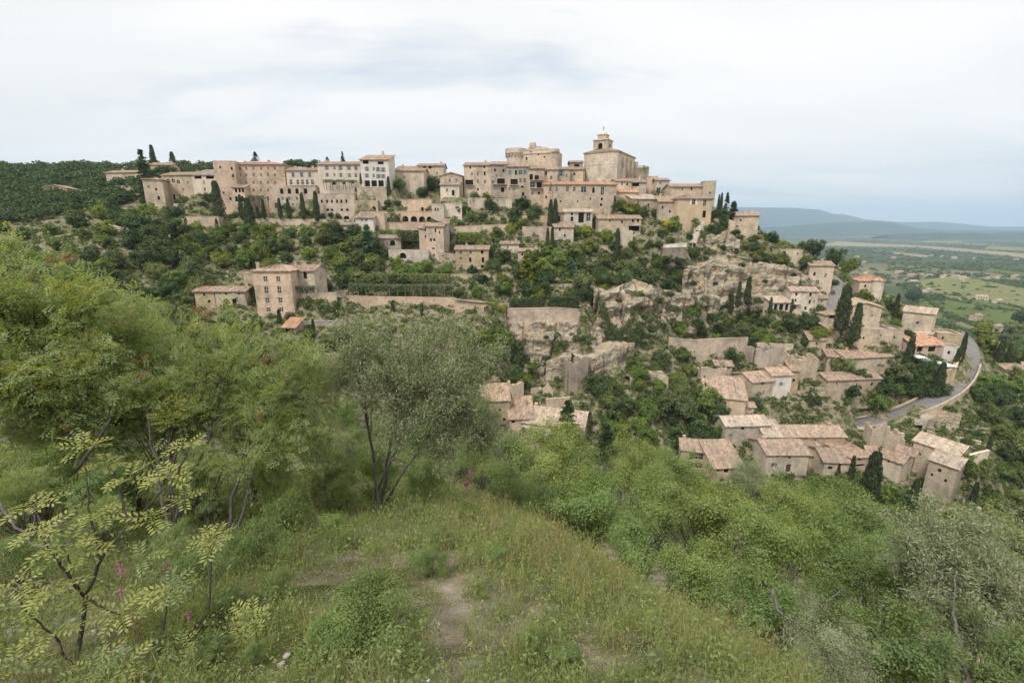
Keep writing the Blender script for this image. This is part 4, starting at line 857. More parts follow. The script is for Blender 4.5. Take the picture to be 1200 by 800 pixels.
def build_house(D):
    Y = D['Y']; cx = (D['x0'] + D['x1']) / 2; yaw = D['yaw']; c, s = math.cos(yaw), math.sin(yaw)
    midy = (D['eave'] + D['base']) / 2
    ctr = P(cx, midy, Y)
    def uv(px, py, side='F'):
        a, bb, yd = ray(px, py)
        if side == 'F':
            u = (a * ctr.y - ctr.x) / (c - a * s); t = ctr.y + u * s
        else:
            ox, oy = (ctr.x + c * U1, ctr.y + s * U1) if side == 'R' else (ctr.x + c * U0, ctr.y + s * U0)
            u = (a * oy - ox) / (-s - a * c); t = oy + u * c
        return u, bb * t, t
    U0 = uv(D['x0'], midy)[0]; U1 = uv(D['x1'], midy)[0]
    W = U1 - U0
    zb = P(cx, D['base'], Y).z; ze = P(cx, D['eave'], Y).z - zb
    shift = (U0 + U1) / 2
    ox, oy = ctr.x + c * shift, ctr.y + s * shift
    root = empty(D['name'], (ox, oy, zb), yaw)
    tag(root, D['label'], D['cat'], D['group'])
    dep = D['D']; ov = D['oh']; lo = -6.0
    ops = {'F': [], 'R': [], 'L': []}; faces = {
        'F': (Vector((-W/2, 0, 0)), Vector((1, 0, 0)), Vector((0, 1, 0))),
        'R': (Vector((W/2, 0, 0)), Vector((0, 1, 0)), Vector((-1, 0, 0))),
        'L': (Vector((-W/2, dep, 0)), Vector((0, -1, 0)), Vector((1, 0, 0)))}
    todo = []
    for wn_ in D['win']:
        px, py, pw, ph, k = wn_[:5]; side = wn_[5] if len(wn_) > 5 else 'F'
        u, z, t = uv(px, py, side); m1 = t / ray(px, py)[2] / FPX
        if side == 'F': u = u - U0; ww = pw * m1
        else: ww = max(0.7, pw * m1 * 1.6)
        hh = ph * m1 / max(0.8, CT); v = z - zb
        L = W if side == 'F' else dep
        ww = max(0.5, ww); hh = max(0.6, hh)
        u = min(max(u, ww/2 + 0.15), L - ww/2 - 0.15); v0 = v - hh/2; v1 = v + hh/2
        v1 = min(v1, ze - 0.12); v0 = min(v0, v1 - 0.5)
        if any(not (u + ww/2 < o[0] - 0.02 or u - ww/2 > o[1] + 0.02 or v1 < o[2] - 0.02 or v0 > o[3] + 0.02) for o in ops[side]): continue
        ops[side].append((u - ww/2, u + ww/2, v0, v1, k == 'a')); todo.append((side, u, v0, ww, v1 - v0, k))
    if Y < 190 and D['mat'] == 'stone' and dep > 5.5 and ze > 4.0:                 # small openings in the flank that shows
        side = 'L' if cx > 640 else 'R'; rq = random.Random(D['label'])
        for k in range(rq.choice((1, 1, 2))):
            u = dep * rq.uniform(0.25, 0.75) if k == 0 else dep * rq.uniform(0.2, 0.8); v0 = ze * rq.uniform(0.35, 0.7); ww, hh = rq.uniform(0.6, 0.9), rq.uniform(0.9, 1.3); v1 = min(v0 + hh, ze - 0.3)
            if v1 - v0 < 0.5 or any(not (u + ww/2 < o[0] - 0.1 or u - ww/2 > o[1] + 0.1 or v1 < o[2] - 0.1 or v0 > o[3] + 0.1) for o in ops[side]): continue
            ops[side].append((u - ww/2, u + ww/2, v0, v1, False)); todo.append((side, u, v0, ww, v1 - v0, rq.choice(('d', 'w', 's'))))
    mb = MB()
    A, B_, C_, D_ = (-W/2, 0), (W/2, 0), (W/2, dep), (-W/2, dep)
    rise = D['rise'] if D['rise'] is not None else D['pitch'] * (dep / 2 if D['roof'] in ('gx', 'hip') else (W / 2 if D['roof'] == 'gy' else dep))
    if D['roof'] == 'hip': rise = D['pitch'] * min(W, dep) / 2
    bz = ze + (rise if D['roof'] == 'shed' else 0)
    wall_face(mb, A, B_, lo, ze, ops['F']); wall_face(mb, B_, C_, lo, ze, ops['R']); wall_face(mb, C_, D_, lo, bz, []); wall_face(mb, D_, A, lo, ze, ops['L'])
    if D['roof'] == 'gx':
        for x, q in ((W/2, 1), (-W/2, -1)):
            tri = [(x, 0, ze), (x, dep, ze), (x, dep/2, ze + rise)]; mb.face(tri if q > 0 else tri[::-1])
    elif D['roof'] == 'gy':
        for y, q in ((0, 1), (dep, -1)):
            tri = [(-W/2, y, ze), (W/2, y, ze), (0, y, ze + rise)]; mb.face(tri if q > 0 else tri[::-1])
    elif D['roof'] == 'shed':
        for x, q in ((W/2, 1), (-W/2, -1)):
            tri = [(x, 0, ze), (x, dep, ze), (x, dep, bz)]; mb.face(tri if q > 0 else tri[::-1])
    wall = mb.build('wall', M[D['mat']], root, color=jit(CO[D['col']]))
    rb = MB(); e = ze + 0.06; t = ov / max(dep/2, 0.1)
    if D['roof'] == 'gx':
        dr = rise * ov / (dep/2)
        roof_slab(rb, (-W/2-ov, -ov, e-dr), (W/2+ov, -ov, e-dr), (W/2+ov, dep/2, e+rise), (-W/2-ov, dep/2, e+rise))
        roof_slab(rb, (W/2+ov, dep+ov, e-dr), (-W/2-ov, dep+ov, e-dr), (-W/2-ov, dep/2, e+rise+0.01), (W/2+ov, dep/2, e+rise+0.01))
    elif D['roof'] == 'gy':
        dr = rise * ov / (W/2)
        roof_slab(rb, (-W/2-ov, dep+ov, e-dr), (-W/2-ov, -ov, e-dr), (0, -ov, e+rise), (0, dep+ov, e+rise))
        roof_slab(rb, (W/2+ov, -ov, e-dr), (W/2+ov, dep+ov, e-dr), (0, dep+ov, e+rise+0.01), (0, -ov, e+rise+0.01))
    elif D['roof'] == 'shed':
        dr = rise * ov / dep
        roof_slab(rb, (-W/2-ov, -ov, e-dr), (W/2+ov, -ov, e-dr), (W/2+ov, dep+ov, e+rise+dr), (-W/2-ov, dep+ov, e+rise+dr))
    elif D['roof'] == 'hip':
        h = min(W, dep) / 2; dr = rise * ov / h
        o = [(-W/2-ov, -ov, e-dr), (W/2+ov, -ov, e-dr), (W/2+ov, dep+ov, e-dr), (-W/2-ov, dep+ov, e-dr)]
        if W >= dep: r0, r1 = (-W/2+h, dep/2, e+rise), (W/2-h, dep/2, e+rise); quads = [(o[0], o[1], r1, r0), (o[1], o[2], r1, r1), (o[2], o[3], r0, r1), (o[3], o[0], r0, r0)]
        else: r0, r1 = (0, h, e+rise), (0, dep-h, e+rise); quads = [(o[0], o[1], r0, r0), (o[1], o[2], r1, r0), (o[2], o[3], r1, r1), (o[3], o[0], r0, r1)]
        for qd in quads: roof_slab(rb, *qd)
    else:
        rb.box((-W/2 + 0.3, 0.3, ze - 0.6), (W/2 - 0.3, dep - 0.3, ze - 0.35))
        pb = MB()
        pb.box((-W/2 - 0.08, -0.08, ze), (W/2 + 0.08, 0.34, ze + 0.22)); pb.box((-W/2 - 0.08, dep - 0.34, ze), (W/2 + 0.08, dep + 0.08, ze + 0.22))
        pb.box((-W/2 - 0.08, 0.34, ze), (-W/2 + 0.34, dep - 0.34, ze + 0.22)); pb.box((W/2 - 0.34, 0.34, ze), (W/2 + 0.08, dep - 0.34, ze + 0.22))
        pb.build('parapet', M['stone'], root, color=jit(CO[D['col']]))
    if D['roof'] == 'flat': rb.build('roof', M['gravel'], root)
    else:
        roof = rb.build('roof', M['roof'], root, color=jit(RC[D['rc']], 0.1))
        chs = list(D['ch']); rc_ = random.Random(D['label'] + 'c')
        if not chs and W > 6 and D['cat'] == 'house' and D['roof'] in ('gx', 'hip', 'shed') and rc_.random() < 0.6: chs = [(rc_.choice((0.14, 0.3, 0.7, 0.86)), rc_.uniform(0.45, 0.6))]
        for (fx, fy) in chs:
            cb = MB(); x = -W/2 + W * fx; y = dep * fy
            cb.box((x-0.4, y-0.35, ze), (x+0.4, y+0.35, ze+rise+0.7)); cb.box((x-0.5, y-0.45, ze+rise+0.7), (x+0.5, y+0.45, ze+rise+0.88))
            cb.build('chimney', M['stone'], roof, color=CO['k'])
    for (side, u, v0, ww, hh, k) in todo: add_opening(root, faces[side], u, v0, ww, hh, k, zb)
    D['root'] = root; D['W'] = W; D['ze'] = ze; D['zb'] = zb; D['rise'] = rise
    return root

def build_ruin(D):
    """broken masonry: ragged courses along the front, with return walls running back where the ruin had rooms"""
    rng = random.Random(len(D['label'])); tops = [P(x, t, Y) for x, t, bs, Y in D['pts']]; bots = [P(x, bs, Y) for x, t, bs, Y in D['pts']]
    o0 = bots[0].copy(); mb = MB(); th = min(D['th'], 0.75)
    lines = []
    for i in range(len(tops) - 1): lines.append((tops[i], tops[i+1], min(bots[i].z, bots[i+1].z), 0.0))
    if D['th'] >= 1.6:
        dd = (tops[-1] - tops[0]); dd.z = 0; dd.normalize(); nb = Vector((-dd.y, dd.x, 0)); L = max(D['th'] * 1.5, 3.0)
        for k in (0, len(tops) // 2, len(tops) - 1):
            e = tops[k] + nb * L; e.z = tops[k].z - rng.uniform(-0.4, 1.2); a0 = tops[k] + nb * (th + 0.01); lines.append((a0, e, bots[k].z, 0.5))
    for (a, b2, zl, _) in lines:
        d = Vector((b2.x - a.x, b2.y - a.y, 0)); L = d.length; d /= L; n = Vector((-d.y, d.x, 0)); seg = max(2, int(L / 0.8)); z = 0.0
        for k in range(seg):
            p = a.lerp(b2, k / seg); q = a.lerp(b2, (k + 1) / seg)
            z += rng.choice((0, 0, 0, 0.15, -0.15, 0.2, -0.3, 0.5, -0.6)) * D['rough'] ; z = max(-D['rough'] * 1.5, min(D['rough'] * 0.6, z)); zt = (p.z + q.z) / 2 + z
            j0, j1 = n * rng.uniform(-0.07, 0.07), n * rng.uniform(0, 0.1)
            poly = [p + j0, q + j0, q + n * th + j1, p + n * th + j1]
            mb.prism([(v.x - o0.x, v.y - o0.y) for v in poly], zl - 4 - o0.z, [zt - o0.z + rng.uniform(-0.25, 0.25) for _ in range(4)])
    root = empty(D['name'], o0); tag(root, D['label'], D['cat'], kind='thing')
    mb.build('masonry', M[D['mat']], root, color=jit(CO[D['col']]))
    return root
def build_wall(D):
    if D['rough']: return build_ruin(D)
    pts = D['pts']; tops, bots = [], []
    for (x, t, bs, Y) in pts: tops.append(P(x, t, Y)); bots.append(P(x, bs, Y))
    o0 = bots[0].copy(); th = D['th']
    mb = MB(); has = bool(D.get('arches'))
    cb = MB()
    ops_all = []
    for i in range(len(pts) - 1):
        a, b2 = tops[i], tops[i+1]; d = Vector((b2.x - a.x, b2.y - a.y, 0)); L = d.length; d /= L; n = Vector((-d.y, d.x, 0))
        seg = max(1, int(L / (1.2 if D['rough'] else 6.0)))
        if has: seg = 1
        zlo = min(bots[i].z, bots[i+1].z) - 4
        ops = []
        if has:
            for (px, py, pw, ph) in D['arches']:
                aa, bb, yd = ray(px, py); u = (aa * a.y - a.x) / (d.x - aa * d.y); t = a.y + u * d.y; m1 = t / yd / FPX
                ops.append((u - pw*m1/2, u + pw*m1/2, bb*t - ph*m1/2, bb*t + ph*m1/2, True))
        ops_all = ops
        prevz = None
        for k in range(seg):
            t0, t1 = k / seg, (k + 1) / seg
            p = a.lerp(b2, t0); q = a.lerp(b2, t1)
            z0, z1 = p.z, q.z
            if D['rough']:
                f = lambda v: D['rough'] * (mnoise.noise(Vector((v.x * 0.45, v.y * 0.45, 3.1))) - 0.15) * 1.4
                z0 += f(p); z1 += f(q)
            if has:
                wall_face(mb, (p.x - o0.x, p.y - o0.y), (q.x - o0.x, q.y - o0.y), zlo - o0.z, min(z0, z1) - o0.z, [(u0, u1, v0 - o0.z, v1 - o0.z, ar) for (u0, u1, v0, v1, ar) in ops], 0.6)
                pts2 = [(p.x + n.x*0.62 - o0.x, p.y + n.y*0.62 - o0.y), (q.x + n.x*0.62 - o0.x, q.y + n.y*0.62 - o0.y), (q.x + n.x*th - o0.x, q.y + n.y*th - o0.y), (p.x + n.x*th - o0.x, p.y + n.y*th - o0.y)]
                mb.prism(pts2, zlo - o0.z, [z0 - o0.z, z1 - o0.z, z1 - o0.z, z0 - o0.z])
                mb.face([(p.x - o0.x, p.y - o0.y, z0 - o0.z), (q.x - o0.x, q.y - o0.y, z1 - o0.z), (q.x + n.x*0.62 - o0.x, q.y + n.y*0.62 - o0.y, z1 - o0.z), (p.x + n.x*0.62 - o0.x, p.y + n.y*0.62 - o0.y, z0 - o0.z)])
            else:
                bt = D['batter'] * 6
                poly = [(p.x - o0.x, p.y - o0.y), (q.x - o0.x, q.y - o0.y), (q.x + n.x*th - o0.x, q.y + n.y*th - o0.y), (p.x + n.x*th - o0.x, p.y + n.y*th - o0.y)]
                nv = len(mb.v)
                mb.prism(poly, zlo - o0.z, [z0 - o0.z, z1 - o0.z, z1 - o0.z, z0 - o0.z])
            if D['cop'] and not D['rough']:
                e = 0.1
                poly = [(p.x - n.x*e - o0.x, p.y - n.y*e - o0.y), (q.x - n.x*e - o0.x, q.y - n.y*e - o0.y), (q.x + n.x*0.6 - o0.x, q.y + n.y*0.6 - o0.y), (p.x + n.x*0.6 - o0.x, p.y + n.y*0.6 - o0.y)]
                cb.prism(poly, [z0 - o0.z + 0.01, z1 - o0.z + 0.01] * 1 + [z1 - o0.z + 0.01, z0 - o0.z + 0.01], [z0 - o0.z + 0.2, z1 - o0.z + 0.2, z1 - o0.z + 0.2, z0 - o0.z + 0.2])
    root = empty(D['name'], o0); tag(root, D['label'], D['cat'], kind='thing')
    c = jit(CO[D['col']])
    mb.build('masonry', M[D['mat']], root, color=c)
    if cb.v: cb.build('coping', M['stone'], root, color=tuple(min(0.8, x * 1.1) for x in c))
    if has:
        a, b2 = tops[0], tops[1]; d = Vector((b2.x - a.x, b2.y - a.y, 0)).normalized(); n = Vector((-d.y, d.x, 0))
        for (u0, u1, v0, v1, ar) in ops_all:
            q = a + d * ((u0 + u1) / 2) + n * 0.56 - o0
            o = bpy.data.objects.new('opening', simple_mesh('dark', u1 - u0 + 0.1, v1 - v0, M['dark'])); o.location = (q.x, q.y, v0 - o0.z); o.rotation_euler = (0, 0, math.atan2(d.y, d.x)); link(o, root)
    return root

def build_cliff(D):
    pts = D['pts']; tp = [P(x, t, Y) for x, t, bs, Y in pts]; bp = [P(x, bs, Y) for x, t, bs, Y in pts]
    ln = [0.0]
    for i in range(len(tp) - 1): ln.append(ln[-1] + (Vector((tp[i+1].x - tp[i].x, tp[i+1].y - tp[i].y, 0))).length)
    nu = max(8, int(ln[-1] / 0.45)); hmax = max(t.z - q.z for t, q in zip(tp, bp)); nvv = max(8, int((hmax + 4) / 0.42)); nb = 14
    V = []; so = Vector((D['seed'] * 13.7, D['seed'] * 5.3, D['seed'] * 2.9))
    for i in range(nu + 1):
        s = ln[-1] * i / nu; k = max(j for j in range(len(ln)) if ln[j] <= s + 1e-6); k = min(k, len(tp) - 2); f = (s - ln[k]) / (ln[k+1] - ln[k])
        t = tp[k].lerp(tp[k+1], f); q = bp[k].lerp(bp[k+1], f)
        d = Vector((tp[k+1].x - tp[k].x, tp[k+1].y - tp[k].y, 0)).normalized(); n = Vector((d.y, -d.x, 0))       # outward
        t.z += 1.1 * mnoise.noise(Vector((t.x * 0.18, t.y * 0.18, 7)) + so) + 0.6 * mnoise.noise(Vector((t.x * 0.6, t.y * 0.6, 9)) + so)
        edge = min(1.0, min(i, nu - i) / 5.0)
        for j in range(nvv + 1):
            v = j / nvv; z = (q.z - 4) * (1 - v) + t.z * v
            p = Vector((t.x, t.y, z))
            w1 = mnoise.fractal(Vector((p.x * 0.085, p.y * 0.085, z * 0.06)) + so, 0.9, 2.1, 5)
            zz = z + 2.2 * mnoise.noise(Vector((p.x * 0.05, p.y * 0.05, 0)) + so) + 0.5 * mnoise.noise(Vector((p.x * 0.3, p.y * 0.3, 5)) + so)
            lay = mnoise.noise(Vector((p.x * 0.03, p.y * 0.03, zz * 0.24)) + so)
            lay2 = mnoise.noise(Vector((p.x * 0.12, 3.0, zz * 0.8)) + so)
            cr = abs(mnoise.noise(Vector((p.x * 0.17, p.y * 0.17, z * 0.035)) + so)); ck = abs(mnoise.noise(Vector((p.x * 0.45, p.y * 0.45, z * 0.10)) + so * 1.7))
            vor = mnoise.noise(Vector((p.x * 0.7, p.y * 0.7, z * 0.8)) + so)
            blk = mnoise.cell(Vector((p.x * 0.30, p.y * 0.30, zz * 0.45)) + so) - 0.5
            off = D['bulge'] * (0.75 * w1 + 0.42 * math.copysign(abs(lay) ** 0.5, lay) + 0.10 * lay2 + 0.16 * vor + 0.16 * blk - 0.75 * max(0, 0.12 - cr) / 0.12 - 0.25 * max(0, 0.10 - ck) / 0.10)
            off += 0.10 * D['bulge'] - 0.12 * (z - q.z) * (1 - 0.5 * v)
            p += n * off * (0.4 + 0.6 * edge) ; p.z += 0.35 * vor
            V.append(p)
        pl = V[-1]
        for j in range(1, nb + 1):
            g = j / nb; bk = D['back'] * g
            z = pl.z - 0.4 * g * 3 + 0.8 * mnoise.noise(Vector((t.x * 0.3, (t.y + bk) * 0.3, 1)) + so) * min(1, j / 3)
            V.append(Vector((pl.x - n.x * bk, pl.y - n.y * bk, z)))
    m_ = nvv + 1 + nb; idx = np.arange((nu + 1) * m_).reshape(nu + 1, m_)
    F = np.stack([idx[:-1, :-1], idx[1:, :-1], idx[1:, 1:], idx[:-1, 1:]], -1).reshape(-1, 4)
    o = mobj(D['name'], np_mesh('cliff', [tuple(p) for p in V], F, M['rock'], smooth=False))
    tag(o, D['label'], kind='structure')

for d in CLIFFS: build_cliff(d)
for d in BLD: build_house(d)
for d in WALLS: build_wall(d)

def find(word): return next(d for d in BLD if word in d['label'])
def ring(r, n, z, cx=0, cy=0, ph=0): return [(cx + r * math.cos(ph + 2*math.pi*i/n), cy + r * math.sin(ph + 2*math.pi*i/n), z) for i in range(n)]
def drum(mb, cx, cy, r0, r1, z0, z1, n=20, cap=True):
    a = ring(r0, n, z0, cx, cy); b2 = ring(r1, n, z1, cx, cy)
    for i in range(n):
        j = (i + 1) % n; mb.face((a[i], a[j], b2[j], b2[i]))
    if cap: mb.face(b2)

# castle: round tower with machicolation, merlons and the tiled mound of its roof
K = find('castle block')
tw = MB(); r = 4.6; zt = K['ze'] + 1.2; x0 = -K['W']/2 - 0.5
drum(tw, x0, 2.5, r, r, -6, zt - 3.2, 24, False); drum(tw, x0, 2.5, r, r + 0.7, zt - 3.2, zt - 2.2, 24, False); drum(tw, x0, 2.5, r + 0.7, r + 0.7, zt - 2.2, zt, 24)
tower = tw.build('round_tower', M['stone'], K['root'], color=CO['p'])
for i in range(18):
    a = 2 * math.pi * i / 18; mb = MB(); mb.box((-0.45, -0.3, 0), (0.45, 0.3, 0.9)); o = mb.build('corbel', M['stone'], tower, (x0 + (r + 0.35) * math.cos(a), 2.5 + (r + 0.35) * math.sin(a), zt - 3.6), CO['g']); o.rotation_euler = (0, 0, a + math.pi/2)
rb = MB(); W2 = K['W']/2 - 1.5; z = K['ze'] - 0.2; top = K['ze'] + 3.4
quad = [(-W2, 2, z), (W2, 2, z - 0.2), (W2, 15, z - 0.2), (-W2, 15, z)]; apx = (-W2 * 0.35, 8, top); apx2 = (W2 * 0.5, 8, top - 1.2)
roof_slab(rb, quad[0], quad[1], apx2, apx); roof_slab(rb, quad[2], quad[3], apx, apx2); roof_slab(rb, quad[1], quad[2], apx2, apx2); roof_slab(rb, quad[3], quad[0], apx, apx)
rb.build('tiled_roof', M['roof'], K['root'], color=RC['l'])
cb = MB(); cb.box((-K['W']/2 - 0.1, -0.35, K['ze'] - 1.6), (K['W']/2 + 0.35, 0.0, K['ze'] - 1.1)); cb.build('cornice', M['stone'], K['root'], color=CO['p'])
cb = MB(); cb.box((-W2*0.5, 5, top - 1.6), (-W2*0.15, 7, top + 0.9)); cb.build('chimney', M['stone'], K['root'], color=CO['s'])
# right stair turret of the castle
tw = MB(); drum(tw, K['W']/2 - 0.5, 2.0, 2.2, 2.2, -6, K['ze'] - 1.2, 16, False); drum(tw, K['W']/2 - 0.5, 2.0, 2.7, 2.7, K['ze'] - 1.2, K['ze'] + 0.2, 16)
tw.build('stair_turret', M['stone'], K['root'], color=CO['s'])
# stair tower of the pyramid roofed house
K = find('orange pyramid roof'); tw = MB(); drum(tw, K['W']/2 - 1.8, 0.2, 2.0, 2.0, -6, K['ze'] + 0.3, 16, False)
tw.build('stair_tower', M['stone'], K['root'], color=CO['p']); tw = MB(); drum(tw, K['W']/2 - 1.8, 0.2, 2.4, 0.1, K['ze'] + 0.2, K['ze'] + 1.7, 16); tw.build('cone_roof', M['roof'], K['root'], color=RC['o'])
# balconies, porch posts and cornices that show in the photograph
def balcony(word, x0, x1, py, depth=1.2, rail=True):
    K = find(word); mb = MB(); z = P((x0+x1)/2, py, K['Y']).z - K['zb']; m1 = mpp((x0+x1)/2, py, K['Y'])
    cxp = (K['x0'] + K['x1']) / 2; u0 = (x0 - cxp) * m1; u1 = (x1 - cxp) * m1
    mb.box((u0, -depth, z - 0.18), (u1, -0.003, z)); bo = mb.build('balcony', M['stone'], K['root'], color=CO['p'])
    if rail:
        n = max(3, int((u1 - u0) / 0.35))
        rb = MB(); rb.box((u0, -depth + 0.02, z + 0.9), (u1, -depth + 0.07, z + 0.96))
        for i in range(n + 1):
            x = u0 + (u1 - u0 - 0.04) * i / n; rb.box((x, -depth + 0.03, z), (x + 0.03, -depth + 0.06, z + 0.9))
        rb.build('railing', M['iron'], bo)
balcony('three windows over a long balcony', 337, 371, 217.5, 1.6); balcony('stacked dark loggias', 621, 636, 211, 1.3); balcony('stacked dark loggias', 621, 636, 220.5, 1.3)
balcony('pergola balcony', 577, 594, 216, 1.4); balcony('left end of the clustered', 546, 556, 217, 1.2); balcony('four grey blue', 597, 608, 216.5, 1.2)
balcony('balcony, alone', 546, 570, 314.5, 1.4); balcony('white balcony', 736, 751, 264, 1.8, True); balcony('two storey house with pink', 927, 938, 356, 1.2)
K = find('four storey pink stone')
for py in (334.7, 348.3):
    z = P(321, py, K['Y']).z - K['zb']; mb = MB(); mb.box((-K['W']/2 - 0.06, -0.07, z - 0.1), (K['W']/2 + 0.06, -0.004, z + 0.1)); mb.build('string_course', M['stone'], K['root'], color=CO['s'])
K = find('many small windows')
for py in (209.2, 218.5):
    z = P(299, py, K['Y']).z - K['zb']; mb = MB(); mb.box((-K['W']/2 + 2.6, -0.08, z - 0.12), (K['W']/2 + 0.06, -0.004, z + 0.12)); mb.build('string_course', M['stone'], K['root'], color=CO['p'])
K = find('open posted porch'); 
for px in (427, 434.5, 442.5, 450.5):
    u = (px - 439.5) * mpp(439, 215, K['Y']); mb = MB(); mb.box((u - 0.15, -0.5, -0.3), (u + 0.15, -0.2, P(439, 211, K['Y']).z - K['zb'])); mb.build('post', M['frame'], K['root'])

# ------------------------------------------------------------------ the church
def church():
    Y = 232.0; cx, eave, base = 702, 178.8, 214; yaw = R(-31); c, s = math.cos(yaw), math.sin(yaw)
    ctr = P(cx, 195, Y); zb = P(cx, base, Y).z; ze = P(cx, eave, Y).z - zb
    W = 17.0; dep = 29.0
    root = empty('church', (ctr.x, ctr.y, zb), yaw); tag(root, 'tall blank apsed church with a stepped bell tower crowning the village', 'church')
    ap = [(-W/2, 1.6), (-W/2 + 1.8, 0), (W/2 - 1.8, 0), (W/2, 1.6), (W/2, dep), (-W/2, dep)]
    mb = MB()
    for i in range(6): wall_face(mb, ap[i], ap[(i+1) % 6], -6, ze, [])
    mb.build('wall', M['stone'], root, color=CO['p'])
    for y in (9.5, 16.0, 22.5, 29.0):
        q = MB(); q.box((W/2 + 0.003, y - 0.8, -6), (W/2 + 1.5, y + 0.8, ze - 1.5)); q.build('buttress', M['stone'], root, color=CO['s'])
    q = MB()
    for i in range(6):
        a, b2 = Vector((*ap[i], 0)), Vector((*ap[(i+1) % 6], 0)); d = (b2 - a).normalized(); n = Vector((d.y, -d.x, 0)) * 0.4
        pts = [a + n - d*0.15, b2 + n + d*0.15, b2 - n*0.2, a - n*0.2]
        q.prism([(p.x, p.y) for p in pts], ze, ze + 0.45)
    q.build('cornice', M['stone'], root, color=CO['s'])
    for z in (ze * 0.62,):
        q = MB()
        for i in range(3):
            a, b2 = Vector((*ap[i], 0)), Vector((*ap[i+1], 0)); d = (b2 - a).normalized(); n = Vector((d.y, -d.x, 0)) * 0.12
            q.prism([((a + n).x, (a + n).y), ((b2 + n).x, (b2 + n).y), ((b2 + n*0.03).x, (b2 + n*0.03).y), ((a + n*0.03).x, (a + n*0.03).y)], z - 0.15, z + 0.15)
        q.build('string_course', M['stone'], root, color=CO['w'])
    rb = MB(); e = ze + 0.5; rs = 3.0; o = 0.5
    E = [(-W/2 - o, 1.4, e), (-W/2 + 1.6, -o, e), (W/2 - 1.6, -o, e), (W/2 + o, 1.4, e), (W/2 + o, dep + o, e), (-W/2 - o, dep + o, e)]
    r0, r1 = (0, 8, e + rs), (0, dep + o, e + rs)
    for qd in ((E[0], E[1], r0, r0), (E[1], E[2], r0, r0), (E[2], E[3], r0, r0), (E[3], E[4], r1, r0), (E[5], E[0], r0, r1)): roof_slab(rb, *qd)
    rb.build('roof', M['roof'], root, color=RC['t'])
    gm = MB(); gm.face([(W/2, dep, ze), (-W/2, dep, ze), (0, dep, e + rs)]); gm.build('gable', M['stone'], root, color=CO['s'])
    # bell tower
    tx, ty = -1.5, 8.0; t0 = ze - 2; h1 = 6.2; sq = 3.6
    tb = MB()
    for k in range(4):
        a = [(-sq, -sq), (sq, -sq), (sq, sq), (-sq, sq)]; p0, p1 = a[k], a[(k+1) % 4]
        wall_face(tb, (tx + p0[0], ty + p0[1]), (tx + p1[0], ty + p1[1]), t0, ze + h1, [(sq - 1.1, sq + 1.1, ze + 1.6, ze + 5.0, True)], 0.6)
    tw_ = tb.build('bell_tower', M['stone'], root, color=CO['s'])
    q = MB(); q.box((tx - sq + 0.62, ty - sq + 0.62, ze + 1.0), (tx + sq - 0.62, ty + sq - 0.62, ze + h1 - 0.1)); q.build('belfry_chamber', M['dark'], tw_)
    q = MB(); q.box((tx - sq - 0.4, ty - sq - 0.4, ze + h1), (tx + sq + 0.4, ty + sq + 0.4, ze + h1 + 0.5)); q.build('cornice', M['stone'], tw_, color=CO['p'])
    q = MB(); q.box((tx - 2.1, ty - 2.1, ze + h1 + 0.5), (tx + 2.1, ty + 2.1, ze + h1 + 2.6)); q.box((tx - 2.4, ty - 2.4, ze + h1 + 2.6), (tx + 2.4, ty + 2.4, ze + h1 + 2.95)); q.build('upper_stage', M['stone'], tw_, color=CO['s'])
    q = MB(); zz = ze + h1 + 2.95
    prof = [(1.7, 0), (1.6, 0.5), (1.25, 1.0), (0.75, 1.4), (0.3, 1.6)]
    for (ra, za), (rb2, zb2) in zip(prof, prof[1:]): drum(q, tx, ty, ra, rb2, zz + za, zz + zb2, 14, False)
    q.face(ring(0.3, 14, zz + 1.6, tx, ty)); q.build('dome', M['stone'], tw_, color=CO['w'], smooth=True)
    q = MB(); q.box((tx - 0.07, ty - 0.07, zz + 1.6), (tx + 0.07, ty + 0.07, zz + 4.0)); q.box((tx - 0.6, ty - 0.06, zz + 3.0), (tx + 0.6, ty + 0.06, zz + 3.16)); q.build('cross', M['iron'], tw_)
church()

# ------------------------------------------------------------------ road
def ribbon(name, label, pts, half, material, lift=0.05, kerb=None):
    """a strip that follows the ground; pts are photograph x, y, distance"""
    C = [P(*p) for p in pts]; S = []
    for i in range(len(C) - 1):
        a = C[max(i-1, 0)]; b2 = C[i]; c_ = C[i+1]; d_ = C[min(i+2, len(C)-1)]
        for k in range(10):
            t = k / 10; S.append(0.5 * ((2*b2) + (c_ - a)*t + (2*a - 5*b2 + 4*c_ - d_)*t*t + (3*b2 - a - 3*c_ + d_)*t**3))
    S.append(C[-1])
    V = []; rows = 5
    for i, p in enumerate(S):
        d_ = (S[min(i+1, len(S)-1)] - S[max(i-1, 0)]); d_.z = 0; d_.normalize(); n = Vector((d_.y, -d_.x, 0))
        for k in range(rows):
            q = p + n * half * (2 * k / (rows - 1) - 1); V.append((q.x, q.y, p.z + 0.35))
    for sgn in (0, rows - 1):
        pass
    n0 = len(V); m_ = len(S); idx = np.arange(m_ * rows).reshape(m_, rows)
    F = [np.stack([idx[:-1, :-1], idx[:-1, 1:], idx[1:, 1:], idx[1:, :-1]], -1).reshape(-1, 4)]
    lowV = []
    for i in range(m_):
        for k in (0, rows - 1):
            x, y, z = V[idx[i, k]]; lowV.append((x, y, z - 5.0))
    li = n0 + np.arange(m_ * 2).reshape(m_, 2)
    F.append(np.stack([idx[:-1, 0], li[:-1, 0], li[1:, 0], idx[1:, 0]], -1)[:, ::-1]); F.append(np.stack([idx[:-1, -1], li[:-1, 1], li[1:, 1], idx[1:, -1]], -1))
    o = mobj(name, np_mesh(name, V + lowV, F, [material, M['gravel']], [0, 1, 1], smooth=True)); tag(o, label, kind='structure')
    return S
